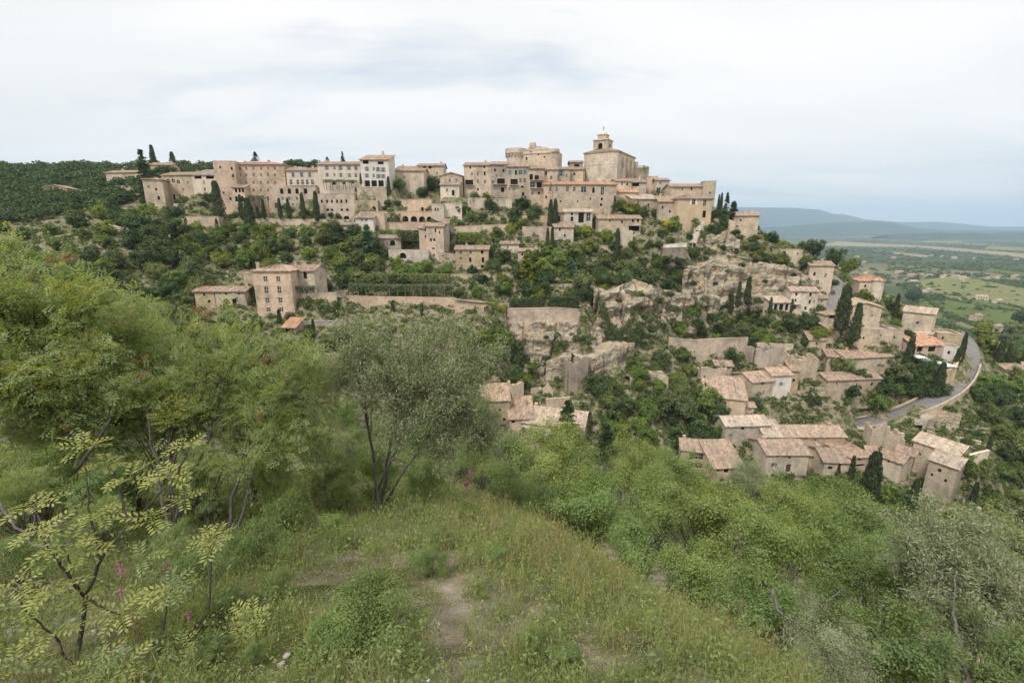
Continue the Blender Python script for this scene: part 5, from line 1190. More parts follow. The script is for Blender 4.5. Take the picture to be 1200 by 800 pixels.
ROAD = ribbon('road', 'grey asphalt road curving down past the lower houses', ROAD_PTS, 3.3, M['asphalt'])
ribbon('road', 'short steep lane climbing between the houses right of the cliff', [(972, 364, 171), (975, 352, 176), (980, 340, 182), (981, 330, 189), (972, 323, 197)], 1.7, M['asphalt'])
ribbon('path', 'pale stepped path climbing below the ochre fronted house', [(812, 286, 187), (816, 272, 190), (823, 260, 193)], 1.2, M['gravel'])
w2 = []
def road_wall(label, side, i0, i1, h, th=0.5, col='s'):
    mb = MB()
    for i in range(i0, i1):
        a, b2 = ROAD[i], ROAD[i+1]; d_ = (b2 - a); d_.z = 0; d_.normalize(); n = Vector((d_.y, -d_.x, 0))
        p = a + n * side * 3.4; q = b2 + n * side * 3.4; e = n * side * th
        poly = [(p.x, p.y), (q.x, q.y), (q.x + e.x, q.y + e.y), (p.x + e.x, p.y + e.y)]
        if side > 0: poly = [poly[0], poly[3], poly[2], poly[1]]; zz = [a.z, a.z, b2.z, b2.z]
        else: zz = [a.z, b2.z, b2.z, a.z]
        mb.prism(poly, [z - 6 for z in zz], [z + 0.35 + h for z in zz])
    o = mb.build('parapet', M['stone'], color=CO[col]); tag(o, label, 'wall', kind='thing')
road_wall('low stone parapet on the outer edge of the road bend', 1, 28, 62, 0.8, col='s')
road_wall('rough stone kerb wall on the inner side of the road under the trees', -1, 4, 38, 0.6, col='y')

# ------------------------------------------------------------------ parasols, awnings, pergolas, umbrellas
def parasol(px, py, Y, r, label):
    p = P(px, py, Y); root = empty('parasol', (p.x, p.y, p.z - 2.3)); tag(root, label, 'parasol', 'white square parasols on the terrace by the road')
    mb = MB(); a = [(-r, -r, 2.1), (r, -r, 2.1), (r, r, 2.1), (-r, r, 2.1)]; t = (0, 0, 2.7)
    for i in range(4): mb.face((a[i], a[(i+1) % 4], t))
    for i in range(4):
        q, s_ = a[i], a[(i+1) % 4]; mb.face((q, (q[0], q[1], q[2] - 0.2), (s_[0], s_[1], s_[2] - 0.2), s_))
    mb.build('canopy', M['white'], root); mb = MB(); mb.box((-0.04, -0.04, -1), (0.04, 0.04, 2.65)); mb.build('pole', M['frame'], root)
for i, (px, py, Y, r) in enumerate(((1085, 420.5, 155, 2.0), (1093, 422.5, 153.5, 2.0), (1101, 424.5, 152.5, 2.0), (1109, 426.5, 151.5, 2.2), (1077, 417, 156, 1.8))):
    parasol(px, py, Y, r, 'white square parasol on the terrace by the road, %s' % ('fourth from the right', 'third from the right', 'second from the right', 'rightmost one', 'leftmost one')[i])
def awning(label, pts, Y, thick=0.12):
    V = [P(x, y, yy) for (x, y, yy) in pts]; mb = MB(); o0 = V[0].copy()
    mb.face([tuple(v - o0) for v in V]); mb.face([tuple(v - o0 - Vector((0, 0, thick))) for v in V][::-1])
    for i in range(len(V)):
        a, b2 = V[i] - o0, V[(i+1) % len(V)] - o0; dz = Vector((0, 0, thick)); mb.face([tuple(a), tuple(a - dz), tuple(b2 - dz), tuple(b2)])
    root = empty('awning', o0); tag(root, label, 'awning'); mb.build('canvas', M['white'], root)
    pb = MB()
    for v in V:
        q = v - o0; pb.box((q.x - 0.05, q.y - 0.05, q.z - 3.0), (q.x + 0.05, q.y + 0.05, q.z - 0.13))
    pb.build('post', M['frame'], root)
awning('white canvas awning over the courtyard of the hamlet', [(946, 543, 126), (955, 552, 123.5), (973, 553, 123), (964, 541, 127)], 125)
awning('small white shade sail behind the tall gable fronted house', [(1031, 362.5, 176), (1034, 364.5, 174), (1041, 366, 174), (1036, 361.5, 177)], 175)
def pergola(label, x0, x1, top, base, Y, dep=2.6, n=6):
    p0, p1 = P(x0, top, Y), P(x1, top, Y); h = p0.z - P(x0, base, Y).z; L = p1.x - p0.x
    root = empty('pergola', (p0.x, p0.y, p0.z - h)); tag(root, label, 'pergola')
    for i in range(n):
        x = L * i / (n - 1)
        for y in (0, dep):
            mb = MB(); mb.box((x - 0.1, y - 0.1, -1.2), (x + 0.1, y + 0.1, h)); mb.build('post', M['plank'], root)
    mb = MB()
    for y in (0, dep): mb.box((-0.3, y - 0.08, h + 0.004), (L + 0.3, y + 0.08, h + 0.2))
    for i in range(int(L / 0.7) + 1): mb.box((i * 0.7 - 0.05, -0.4, h + 0.204), (i * 0.7 + 0.05, dep + 0.4, h + 0.32))
    mb.build('beam', M['plank'], root)
pergola('posted pergola beside the four storey house', 344, 368, 337.5, 344, 137, n=5)
pergola('vine pergola along the garden path above the long wall, lower row', 410, 530, 335, 346.5, 152, n=14)
pergola('vine pergola along the garden above the long wall, upper row', 412, 525, 322.5, 332, 160, n=12)
pergola('dark pergola under the hotel windows', 289, 310, 232, 240, 204, n=5)
pergola('planted pergola before the cream house', 379, 417, 212, 219, 202, n=6)

# ------------------------------------------------------------------ far plain: fields, farmhouses, ridges
M['field_a'] = m_plain('young green field', (0.115, 0.145, 0.045), 0.95, 0.05, 0.03, 0.22)
M['field_b'] = m_plain('mown meadow', (0.20, 0.205, 0.085), 0.95, 0.05, 0.03, 0.2)
M['field_c'] = m_plain('dry stubble field', (0.30, 0.265, 0.165), 0.95, 0.05, 0.03, 0.2)
def field(label, poly, m_, k):
    V = []
    for (px, py) in poly:
        a, bb, yd = ray(px, py); Y = (PLAIN_Z + 1.6) / bb; V.append((a * Y, Y, PLAIN_Z + 1.3 + 0.08 * k))
    mb = MB(); mb.face(V); o = mb.build('field', M[m_]); tag(o, label, kind='structure')
FIELDS = [
    ('broad meadow with scattered shrubs on the plain', [(1062, 330), (1120, 323), (1200, 338), (1260, 352), (1260, 372), (1190, 366), (1110, 352)], 'field_b'),
    ('green field below the broad meadow', [(1085, 352), (1150, 352), (1240, 372), (1240, 400), (1170, 392), (1118, 372)], 'field_a'),
    ('green field beside the road end', [(1060, 346), (1084, 350), (1112, 376), (1090, 376)], 'field_a'),
    ('long pale field strip across the middle of the plain', [(960, 288), (1075, 290), (1180, 300), (1260, 310), (1260, 302), (1100, 289), (980, 283)], 'field_c'),
    ('green strip left of the long pale field', [(905, 285), (962, 288), (960, 283), (910, 281)], 'field_a'),
    ('tan strip of bare field behind dark woods', [(1045, 297), (1085, 302), (1090, 299.5), (1048, 295)], 'field_c'),
    ('distant meadow under the blue hills', [(980, 277.5), (1050, 278), (1052, 276.4), (985, 276)], 'field_b'),
    ('distant green field far right', [(1080, 284), (1130, 285), (1128, 282.5), (1084, 282)], 'field_b'),
    ('far right pale field under the last hills', [(1150, 292), (1230, 296), (1230, 291), (1160, 288)], 'field_b'),
    ('small meadow among dark hedges', [(1130, 402), (1165, 398), (1240, 408), (1240, 418), (1170, 412)], 'field_b'),
    ('bright strip field near the plain edge', [(1150, 318), (1240, 330), (1240, 325), (1160, 315)], 'field_a'),
]
for k, (lb, poly, m_) in enumerate(FIELDS): field(lb, poly, m_, k)
_fh = MB(); _fr = MB()
_fh.box((-7, -4, -1), (7, 4, 5)); _fh.face([(7, -4, 5), (7, 4, 5), (7, 0, 7)]); _fh.face([(-7, 4, 5), (-7, -4, 5), (-7, 0, 7)])
roof_slab(_fr, (-7.4, -4.5, 4.85), (7.4, -4.5, 4.85), (7.4, 0, 7.1), (-7.4, 0, 7.1), step=0.8); roof_slab(_fr, (7.4, 4.5, 4.85), (-7.4, 4.5, 4.85), (-7.4, 0, 7.11), (7.4, 0, 7.11), step=0.8)
FHM, FRM = _fh.mesh('wall', M['stone']), _fr.mesh('roof', M['roof'])
_fw = MB()
for x in (-4.5, -1.5, 1.5, 4.5):
    for z in (0.6, 3.0): _fw.box((x - 0.5, -4.06, z), (x + 0.5, -4.005, z + 1.4))
FWM = _fw.mesh('window', M['glass'])
fars = [(1067, 324), (1080, 323), (1088, 325), (1105, 326), (1119, 326), (1129, 329), (1157, 327), (1168, 327), (1189, 325), (1053, 321), (1069, 333), (1086, 343), (1148, 352), (1142, 303), (1118, 303), (1104, 301), (1092, 300), (1047, 303), (1004, 302), (1043, 274), (1012, 308), (1168, 356), (1126, 328), (1190, 305), (958, 305), (1015, 321)]
words = 'first second third fourth fifth sixth seventh eighth ninth tenth'.split()
for i, (px, py) in enumerate(fars):
    a, bb, yd = ray(px, py); Y = (PLAIN_Z) / bb
    r = empty('farmhouse', (a * Y, Y, ground_at(a * Y, Y)), R(random.uniform(-35, 35)))
    k = 0.8 + 0.5 * random.random(); r.scale = (k, k, k)
    tag(r, 'tiny pale farmhouse on the distant plain', 'house', 'farmhouses scattered over the plain')
    mobj('wall', FHM, r, color=jit(CO['p'])); mobj('roof', FRM, r, color=jit(RC['p'])); mobj('window', FWM, r)
for (px, py, Y, lb, nm) in ((1143, 371, 360, 'ruined farm with pale roof among hedges at the foot of the hill', 'farmhouse'), (1166, 384, 330, 'small square farm building beside a round dark tree on the plain', 'farm_building')):
    p = P(px, py + 3, Y); r = empty(nm, p, R(20)); r.scale = (0.6, 0.6, 0.7); tag(r, lb, 'house'); mobj('wall', FHM, r, color=CO['s']); mobj('roof', FRM, r, color=RC['g']); mobj('window', FWM, r)

def ridge(name, label, pts, dist, thick, material, z0=PLAIN_Z - 60, seed=0):
    """a range of hills: crest given by photograph points at its distance, slopes falling away to both sides"""
    xs = np.array([p[0] for p in pts], float); ys = np.array([p[1] for p in pts], float)
    n = 260; px = np.linspace(xs[0], xs[-1], n); py = np.interp(px, xs, ys)
    m_ = 46; V = np.zeros((n, m_, 3))
    for i in range(n):
        p = P(px[i], py[i], dist); cz = p.z
        for j in range(m_):
            g = -1 + 2 * j / (m_ - 1); y = dist + g * thick; x = p.x * (y / dist) if g < 0 else p.x
            f = (1 - abs(g)) ** 1.15
            f += 0.16 * f * (1 - f) * 4 * mnoise.fractal(Vector((x / dist * 9, y / dist * 9, seed)), 0.8, 2.0, 5)
            V[i, j] = (x, y, z0 + (cz - z0) * max(0, min(1.0, f)))
    idx = np.arange(n * m_).reshape(n, m_); F = np.stack([idx[:-1, :-1], idx[1:, :-1], idx[1:, 1:], idx[:-1, 1:]], -1).reshape(-1, 4)
    o = mobj(name, np_mesh(name, V.reshape(-1, 3), F, material, smooth=True)); tag(o, label, kind='structure')
M['hill'] = m_plain('wooded hills', (0.040, 0.058, 0.034), 0.97, 0.05, 0.004, 0.45)
ridge('mountains', 'long blue mountain ridge on the horizon', [(300, 250), (500, 244), (700, 243), (840, 241.5), (880, 242), (930, 243), (962, 245.5), (978, 250.5), (988, 250.5), (1000, 253), (1015, 257), (1060, 260), (1100, 259.5), (1140, 263), (1165, 265.5), (1200, 265), (1300, 268), (1500, 270), (1700, 266)], 13000, 3200, M['hill'], seed=1)
ridge('hills', 'lower blue hills in front of the mountain ridge', [(700, 269), (860, 268), (920, 265), (960, 262), (990, 259.5), (1035, 259), (1050, 261), (1065, 265.5), (1090, 268.5), (1110, 269.5), (1200, 270), (1320, 272)], 8200, 1500, M['hill'], seed=5)
ridge('hills', 'dark wooded rise at the right under the mountain ridge', [(1040, 275), (1070, 273.5), (1100, 272.5), (1125, 273), (1140, 272), (1160, 273.5), (1175, 271.8), (1200, 272), (1260, 273), (1330, 276)], 5600, 800, M['hill'], seed=9)
# ------------------------------------------------------------------ plants: shared leaf and branch kit
def unit(v): return v / np.maximum(np.linalg.norm(v, axis=-1, keepdims=True), 1e-9)
def rand_dirs(n, rng): return unit(rng.normal(size=(n, 3)))
def leaf_quads(ctr, axis, nrm, length, width):
    """one bent diamond per leaf: ctr, axis and normal arrays"""
    axis = unit(axis); side = unit(np.cross(nrm, axis)); n2 = np.cross(axis, side)
    L = np.asarray(length).reshape(-1, 1); Wd = np.asarray(width).reshape(-1, 1)
    a = ctr - axis * L * 0.5; b2 = ctr + side * Wd * 0.5 + n2 * Wd * 0.12; c_ = ctr + axis * L * 0.5; d_ = ctr - side * Wd * 0.5 + n2 * Wd * 0.12
    V = np.stack([a, b2, c_, d_], 1).reshape(-1, 3); F = np.arange(len(V)).reshape(-1, 4)
    return V, F
def scatter(tV, tF, pos, rot, sc):
    """copies of a small template (numpy) at pos with rotation matrices and scales, merged"""
    n, k = len(pos), len(tV)
    V = np.einsum('nij,kj->nki', rot, tV) * np.asarray(sc).reshape(-1, 1, 1) + pos[:, None, :]
    Fs = (np.arange(n)[:, None, None] * k + tF[None]).reshape(-1, tF.shape[1])
    return V.reshape(-1, 3), Fs
def frames(axis, nrm):
    x = unit(axis); y = unit(np.cross(nrm, x)); z = np.cross(x, y); return np.stack([x, y, z], -1)
def tube(path, rad, sides=6):
    path = np.asarray(path, float); n = len(path); t = unit(np.gradient(path, axis=0)); ref = np.array([0.31, 0.12, 0.94])
    if abs(t[0] @ ref) > 0.95: ref = np.array([1.0, 0.1, 0])
    s = unit(np.cross(t, ref)); u = np.cross(s, t); th = np.arange(sides) * 2 * np.pi / sides
    V = path[:, None] + (np.cos(th)[None, :, None] * s[:, None] + np.sin(th)[None, :, None] * u[:, None]) * np.asarray(rad).reshape(-1, 1, 1)
    i = np.arange(n * sides).reshape(n, sides); j = np.roll(i, -1, 1)
    F = np.stack([i[:-1], j[:-1], j[1:], i[1:]], -1).reshape(-1, 4)
    return V.reshape(-1, 3), F
def merge(parts):
    Vs, Fs, k = [], [], 0
    for V, F in parts: Vs.append(V); Fs.append(F + k); k += len(V)
    return np.concatenate(Vs), np.concatenate(Fs)
def bez(a, b2, c_, n, wob, rng):
    t = np.linspace(0, 1, n)[:, None]; p = (1-t)**2 * a + 2*t*(1-t) * b2 + t*t * c_
    w_ = rng.normal(size=(n, 3)) * wob; w_[0] = 0; return p + w_
# ---- templates for the many trees of the slope (unit crown radius, crown centre at the origin)
def crown_round(seed, nl, nleaf, ls, squash=0.8, spread=0.62, lobe=(0.30, 0.48), asp=0.75):
    rng = np.random.default_rng(seed)
    c_ = rand_dirs(nl, rng) * (rng.random((nl, 1)) ** 0.5) * spread * 1.15; c_[:, 2] *= squash; c_[:, 2] += 0.05
    rl = rng.uniform(*lobe, nl) * (1.15 - 0.35 * np.linalg.norm(c_, axis=1))
    k = rng.choice(nl, nleaf, p=rl**2 / (rl**2).sum())
    nsub = nl * 14; sc = rng.choice(nl, nsub); sd = rand_dirs(nsub, rng); sd[:, 2] += 0.25; sd = unit(sd); sp = c_[sc] + sd * rl[sc, None] * rng.uniform(0.75, 1.05, (nsub, 1))
    m_ = rng.integers(0, nsub, nleaf)
    p = sp[m_] + rng.normal(size=(nleaf, 3)) * 0.075
    out = unit(p - c_[sc[m_]] * 0.7); nrm = unit(out + rng.normal(size=(nleaf, 3)) * 0.55 + np.array([0, 0, 0.35]))
    ax = np.cross(nrm, rand_dirs(nleaf, rng)); s = ls * rng.uniform(0.6, 1.4, nleaf)
    return leaf_quads(p, ax, nrm, s, s * asp)
def crown_column(seed, nleaf, ls, r=0.13):           # cypress: height 1, foot at the origin
    rng = np.random.default_rng(seed); z = rng.random(nleaf) ** 0.9
    prof = r * np.minimum(1, (z + 0.05) * 6) * np.clip(1.12 - z, 0, 1) ** 0.55
    a = rng.random(nleaf) * 2 * np.pi; lump = 1 + 0.16 * np.sin(a * 3 + z * 17 + seed) + 0.1 * np.sin(a * 5 - z * 31)
    rr = prof * lump * rng.uniform(0.72, 1.06, nleaf); p = np.stack([np.cos(a) * rr, np.sin(a) * rr, z], 1)
    out = np.stack([np.cos(a), np.sin(a), np.full(nleaf, 0.25)], 1) + rng.normal(size=(nleaf, 3)) * 0.35
    ax = np.array([0, 0, 1.0]) + rng.normal(size=(nleaf, 3)) * 0.3; s = ls * rng.uniform(0.6, 1.4, nleaf)
    return leaf_quads(p, ax, out, s, s * 0.45)
def crown_conifer(seed, nleaf, ls, r=0.30):          # fir, cedar: height 1
    rng = np.random.default_rng(seed); nb = 110; zb = 0.10 + 0.9 * rng.random(nb) ** 1.15; az = rng.random(nb) * 2 * np.pi
    ln_ = r * (1.03 - zb) ** 0.85 * rng.uniform(0.65, 1.15, nb); k = rng.integers(0, nb, nleaf); t = rng.random(nleaf) ** 0.6
    d_ = np.stack([np.cos(az), np.sin(az), np.full(nb, -0.12)], 1)
    p = np.stack([np.zeros(nleaf), np.zeros(nleaf), zb[k]], 1) + d_[k] * (ln_[k] * t)[:, None]; p[:, 2] -= 0.10 * ln_[k] * t * t
    p += rng.normal(size=(nleaf, 3)) * np.array([0.022, 0.022, 0.014]) 
    nrm = np.array([0, 0, 1.0]) + rng.normal(size=(nleaf, 3)) * 0.6; ax = d_[k] + rng.normal(size=(nleaf, 3)) * 0.5; s = ls * rng.uniform(0.6, 1.4, nleaf)
    return leaf_quads(p, ax, nrm, s, s * 0.5)
def trunk_tmpl(seed, r=0.055, limbs=5):              # from the ground (z=-1) to the crown centre (z=0)
    rng = np.random.default_rng(seed); parts = []
    parts.append(tube(bez(np.array([0, 0, -1.05]), np.array([0.06, 0.04, -0.5]), np.array([0, 0, -0.05]), 7, 0.012, rng), np.linspace(r * 1.35, r * 0.6, 7), 7))
    for i in range(limbs):
        a = rng.random() * 6.28; e = np.array([math.cos(a) * 0.6, math.sin(a) * 0.6, rng.uniform(0.05, 0.55)])
        parts.append(tube(bez(np.array([0, 0, -0.5 + 0.08 * i]), np.array([e[0] * 0.4, e[1] * 0.4, -0.05]), e, 6, 0.02, rng), np.linspace(r * 0.6, r * 0.12, 6), 5))
    return merge(parts)
TM = {}
for i, (nl, n, ls, sq, sp) in enumerate(((11, 5200, 0.100, 0.78, 0.62), (16, 5600, 0.094, 0.9, 0.66), (9, 5000, 0.105, 0.68, 0.60), (22, 5600, 0.090, 0.72, 0.70))):
    TM['broad%d' % i] = np_mesh('crown', *crown_round(20 + i, nl, n, ls, sq, sp), M['tree'])
TM['olive0'] = np_mesh('crown', *crown_round(40, 14, 3600, 0.075, 0.75, 0.66, (0.25, 0.40), 0.4), M['tree'])
for i in range(2): TM['cypress%d' % i] = np_mesh('crown', *crown_column(50 + i, 4400, 0.034), M['tree'])
TM['cypress2'] = np_mesh('crown', *crown_column(57, 3000, 0.042, 0.085), M['tree'])
for i in range(2): TM['conifer%d' % i] = np_mesh('crown', *crown_conifer(60 + i, 4200, 0.05, 0.27 + 0.09 * i), M['tree'])
TT = [np_mesh('trunk', *trunk_tmpl(70 + i), M['darkbark'], smooth=True) for i in range(3)]
TP = np_mesh('trunk', *tube(np.array([[0, 0, -0.06], [0, 0, 0.3], [0, 0, 0.85]]), [0.022, 0.016, 0.004], 7), M['darkbark'], smooth=True)
G = dict(mid=(1.0, 1.0, 1.0), dark=(0.66, 0.72, 0.72), bright=(1.55, 1.5, 1.1), fresh=(2.0, 1.75, 1.1), yellow=(2.4, 1.9, 0.9), grey=(1.85, 1.6, 2.0), olive=(1.5, 1.3, 1.3), blue=(1.15, 1.4, 2.3), brown=(1.5, 1.1, 1.0), gold=(4.6, 3.0, 0.8), cyp=(0.62, 0.62, 0.70))
def tint(k, s=0.22):
    c = G[k]; g = 1 + random.uniform(-s, s); return tuple(x * g * (1 + random.uniform(-s, s) * 0.22) for x in c)
PLANTS = []
def put_tree(name, kind, pos, r, hc, col, label, cat, group=None, sq=1.0, trunk=True):
    root = empty(name, pos, random.uniform(0, 6.28)); tag(root, label, cat, group)
    me = TM[kind]
    c = mobj('crown', me, root, (0, 0, hc), col); c.scale = (r * random.uniform(0.9, 1.1), r * random.uniform(0.9, 1.1), r * sq); c.rotation_euler = (0, 0, random.uniform(0, 6.28))
    if trunk:
        t = mobj('trunk', random.choice(TT), root, (0, 0, hc)); t.scale = (r, r, max(hc, 0.5))
    return root
def tree(px, py, rpx, col='mid', label='', kind=None, group=None, name='tree', cat='tree', hc=0.72, sq=1.0, ymin=45):
    pos, r = place(px, py, rpx, hc, ymin)
    zc = P(px, py, pos.y).z
    return put_tree(name, kind or random.choice(['broad0', 'broad1', 'broad2', 'broad3']), pos, r, max(zc - pos.z, 0.5 * r), tint(col), label, cat, group, sq)
def spire(px, top, base, label, kind=None, col='cyp', Y=None, name='cypress', cat='cypress', group=None, wid=1.0):
    if Y is None:
        pos, _ = place(px, base, 1.0, 0.0, 45)
    else: pos = P(px, base, Y)
    h = P(px, top, pos.y).z - pos.z; h = max(h, 1.5)
    root = empty(name, pos, random.uniform(0, 6.28)); tag(root, label, cat, group)
    c = mobj('crown', TM[kind or random.choice(['cypress0', 'cypress1'])], root, (0, 0, 0), tint(col, 0.08)); c.scale = (h * wid, h * wid, h)
    t = mobj('trunk', TP, root); t.scale = (h, h, h)
    return root
def inside(x, y, poly):
    r = False; n = len(poly)
    for i in range(n):
        x0, y0 = poly[i]; x1, y1 = poly[(i + 1) % n]
        if (y0 > y) != (y1 > y) and x < (x1 - x0) * (y - y0) / (y1 - y0) + x0: r = not r
    return r
def sample(poly, n, sep, rng):
    xs = [p[0] for p in poly]; ys = [p[1] for p in poly]; out = []; cell = {}; cs = max(sep, 0.5)
    for _ in range(n * 40):
        x, y = rng.uniform(min(xs), max(xs)), rng.uniform(min(ys), max(ys))
        if not inside(x, y, poly): continue
        i, j = int(x // cs), int(y // cs); ok = True
        for a in (i - 1, i, i + 1):
            for b2 in (j - 1, j, j + 1):
                for (p, q) in cell.get((a, b2), ()):
                    if (x - p)**2 + ((y - q) * 1.6)**2 <= sep * sep: ok = False; break
                if not ok: break
            if not ok: break
        if ok: out.append((x, y)); cell.setdefault((i, j), []).append((x, y))
        if len(out) >= n: break
    return out
def wood(poly, n, r0, r1, cols, label, group, kinds=None, name='tree', cat='tree', hc=0.72, sq=1.0, ymin=45, seed=1, sep=0.75):
    rng = random.Random(seed)
    for (x, y) in sorted(sample(poly, n, (r0 + r1) * sep, rng), key=lambda t: t[1]):
        tree(x, y, rng.uniform(r0 * 0.8, r1 * 1.1), (rng.choice(['fresh', 'olive', 'grey', 'bright', 'fresh']) if rng.random() < 0.2 else rng.choice(cols)), label, rng.choice(kinds) if kinds else None, group, name, cat, hc, sq * rng.uniform(0.85, 1.15), ymin)

# ---- cypresses and conifers one can pick out
spire(180, 170, 190, 'slim cypress on the skyline above the leftmost village house', wid=0.9)
spire(171, 176, 214, 'large dark conifer in front of the leftmost village houses', 'conifer0', Y=226, name='conifer', cat='conifer', wid=1.1)
spire(204, 178, 198, 'short dark cypress behind the broad gallery house', Y=262, wid=1.6)
for px, t, bs, lb in ((257.5, 212, 256, 'tall cypress with a bushy head at the corner of the hotel'), (284, 228, 256, 'slim cypress before the hotel loggia'), (295, 232, 277, 'broad dark cypress rising over the retaining wall of the hotel'), (303, 241, 256, 'short slim cypress right of the broad dark one'),
                      (310, 234, 256, 'slim cypress before the middle of the hotel'), (329, 232, 256, 'slim cypress left of the small windowed terrace building'), (339, 232, 255, 'slim cypress among the terrace windows'), (356, 226, 256, 'cypress at the right edge of the terrace building'),
                      (372, 224, 258, 'tall cypress between the two terrace buildings'), (226, 240, 256, 'slim cypress by the tall blank garden wall'), (256, 256, 276, 'cypress at the foot of the massive retaining wall')):
    spire(px, t, bs, lb, Y=195.5 if bs < 270 and px > 250 else (190 if bs >= 270 else 210), wid=1.25 if px in (295, 257.5) else 0.95)
spire(423, 203, 216, 'small cypress between cream house and white house', Y=201); spire(456, 207, 230, 'slim cypress right of the tall white house', Y=201)
spire(645, 234, 266, 'left cypress of the twin pair under the long orange roof', Y=193, wid=1.0); spire(650.5, 233, 265, 'right cypress of the twin pair under the long orange roof', Y=193.5, wid=1.0)
spire(641.5, 267, 294, 'left cypress of the lower pair beside the pinkish cottage', Y=183, wid=0.8); spire(647, 265, 292, 'right cypress of the lower pair beside the pinkish cottage', Y=183, wid=0.8)
spire(720, 229, 244, 'small cypress at the right end of the long orange roofed house', Y=203); spire(722, 268, 312, 'narrow dark cypress in the gardens under the broad tiled roof', Y=183, wid=0.8)
spire(840.5, 228, 254, 'thin cypress right of the blank square tower', wid=0.7); spire(843.5, 226, 254, 'second thin cypress beside the blank square tower', wid=0.7)
spire(850, 226, 255, 'pointed conifer on the spur skyline', 'conifer1', name='conifer', cat='conifer', wid=0.7); spire(858.5, 237, 256, 'small round headed conifer on the spur skyline', 'conifer1', name='conifer', cat='conifer', wid=0.8)
spire(875, 324, 356, 'tall cypress standing against the banded cliff', Y=176); spire(864, 330, 360, 'cypress left of the tall one against the banded cliff', Y=174, wid=0.9); spire(856, 345, 368, 'dark cypress at the left foot of the ochre cliff', Y=172)
spire(902, 348, 366, 'thin cypress before the white posted loggia', Y=168); spire(927, 350, 366, 'small cypress by the cliff foot house door', Y=168)
spire(985, 336, 388, 'massive cypress between the huts and the gable fronted house', Y=159, wid=1.25); spire(1000, 355, 400, 'second big cypress leaning before the gable fronted house', Y=155, wid=1.05)
spire(1049, 344, 368, 'cypress behind the white shade sail', Y=172); spire(1063, 394, 428, 'dark cypress left of the parasol terrace', Y=152, wid=1.2)
for i, (px, t, bs, Y) in enumerate(((1118, 408, 436, 153), (1121.5, 404, 431, 155), (1124, 399, 425, 158), (1126, 394, 418, 161), (1128, 389, 411, 165))):
    spire(px, t, bs, 'dark cypress in the clipped row along the road wall', Y=Y, group='cypress row along the road wall')
spire(1170, 398, 424, 'tall dark cypress right of the road on the slope', Y=178, wid=1.3); spire(1180, 402, 424, 'cypress beside the tallest one right of the road', Y=178); spire(1198, 408, 432, 'cypress cut by the right edge above the tiled house', Y=176, wid=1.3)
spire(1098, 425, 460, 'cypress in the dark trees under the golden wall', Y=146, wid=1.3)
spire(1013, 530, 604, 'tallest cypress of the hamlet, right of the dark tiled house', Y=105, wid=1.1); spire(996, 534, 562, 'slim cypress before the dark tiled house', Y=113, wid=0.9); spire(1067, 562, 596, 'dark cypress under the small square stone house', Y=106, wid=1.1)
spire(1137, 565, 597, 'slim cypress right of the tall rubble house', Y=106, wid=0.9); spire(1158, 508, 527, 'lone slim cypress on the bare bank right of the lichen roof', Y=117, wid=0.9); spire(1172, 604, 630, 'cypress low in the right corner', Y=98, wid=0.9); spire(980, 545, 565, 'tiny cypress in a pot by the white awning', Y=113)
spire(664, 470, 522, 'fir tree in front of the broad pale roof', 'conifer1', 'dark', Y=112, name='fir_tree', cat='fir', wid=1.15); spire(709, 497, 545, 'dark yew right of the broad pale roof', 'conifer1', 'dark', Y=112, name='yew_tree', cat='yew', wid=1.2)
spire(617, 297, 340, 'yellow green conifer in the gardens', 'conifer1', 'yellow', Y=166, name='conifer', cat='conifer', wid=1.1); spire(668, 303, 337, 'blue cedar in the middle gardens', 'conifer1', 'blue', Y=166, name='cedar', cat='cedar', wid=1.3)
spire(433, 264, 312, 'blue green conifer right of the tree belt under the villa', 'conifer1', 'blue', Y=176, name='conifer', cat='conifer', wid=1.0); spire(461, 352, 370, 'small clipped cypress by the long garden wall', Y=145, wid=1.3); spire(495, 356, 372, 'second small clipped cypress by the long garden wall', Y=145, wid=1.2)
spire(368, 374, 392, 'little cypress under the low terrace wall', Y=129, wid=1.1); spire(328, 362, 378, 'small dark cypress beside the orange shed', Y=129, wid=1.4); spire(402, 178, 192, 'spindly conifer on the skyline behind the cream house', 'conifer0', Y=262, name='conifer', cat='conifer'); spire(384, 184, 193, 'dark tree tip on the skyline behind the cream house', 'conifer1', Y=262, name='conifer', cat='conifer', wid=1.6)
spire(300, 178, 190, 'single dark conifer tip over the hotel roof', 'conifer1', Y=262, name='conifer', cat='conifer', wid=1.5)
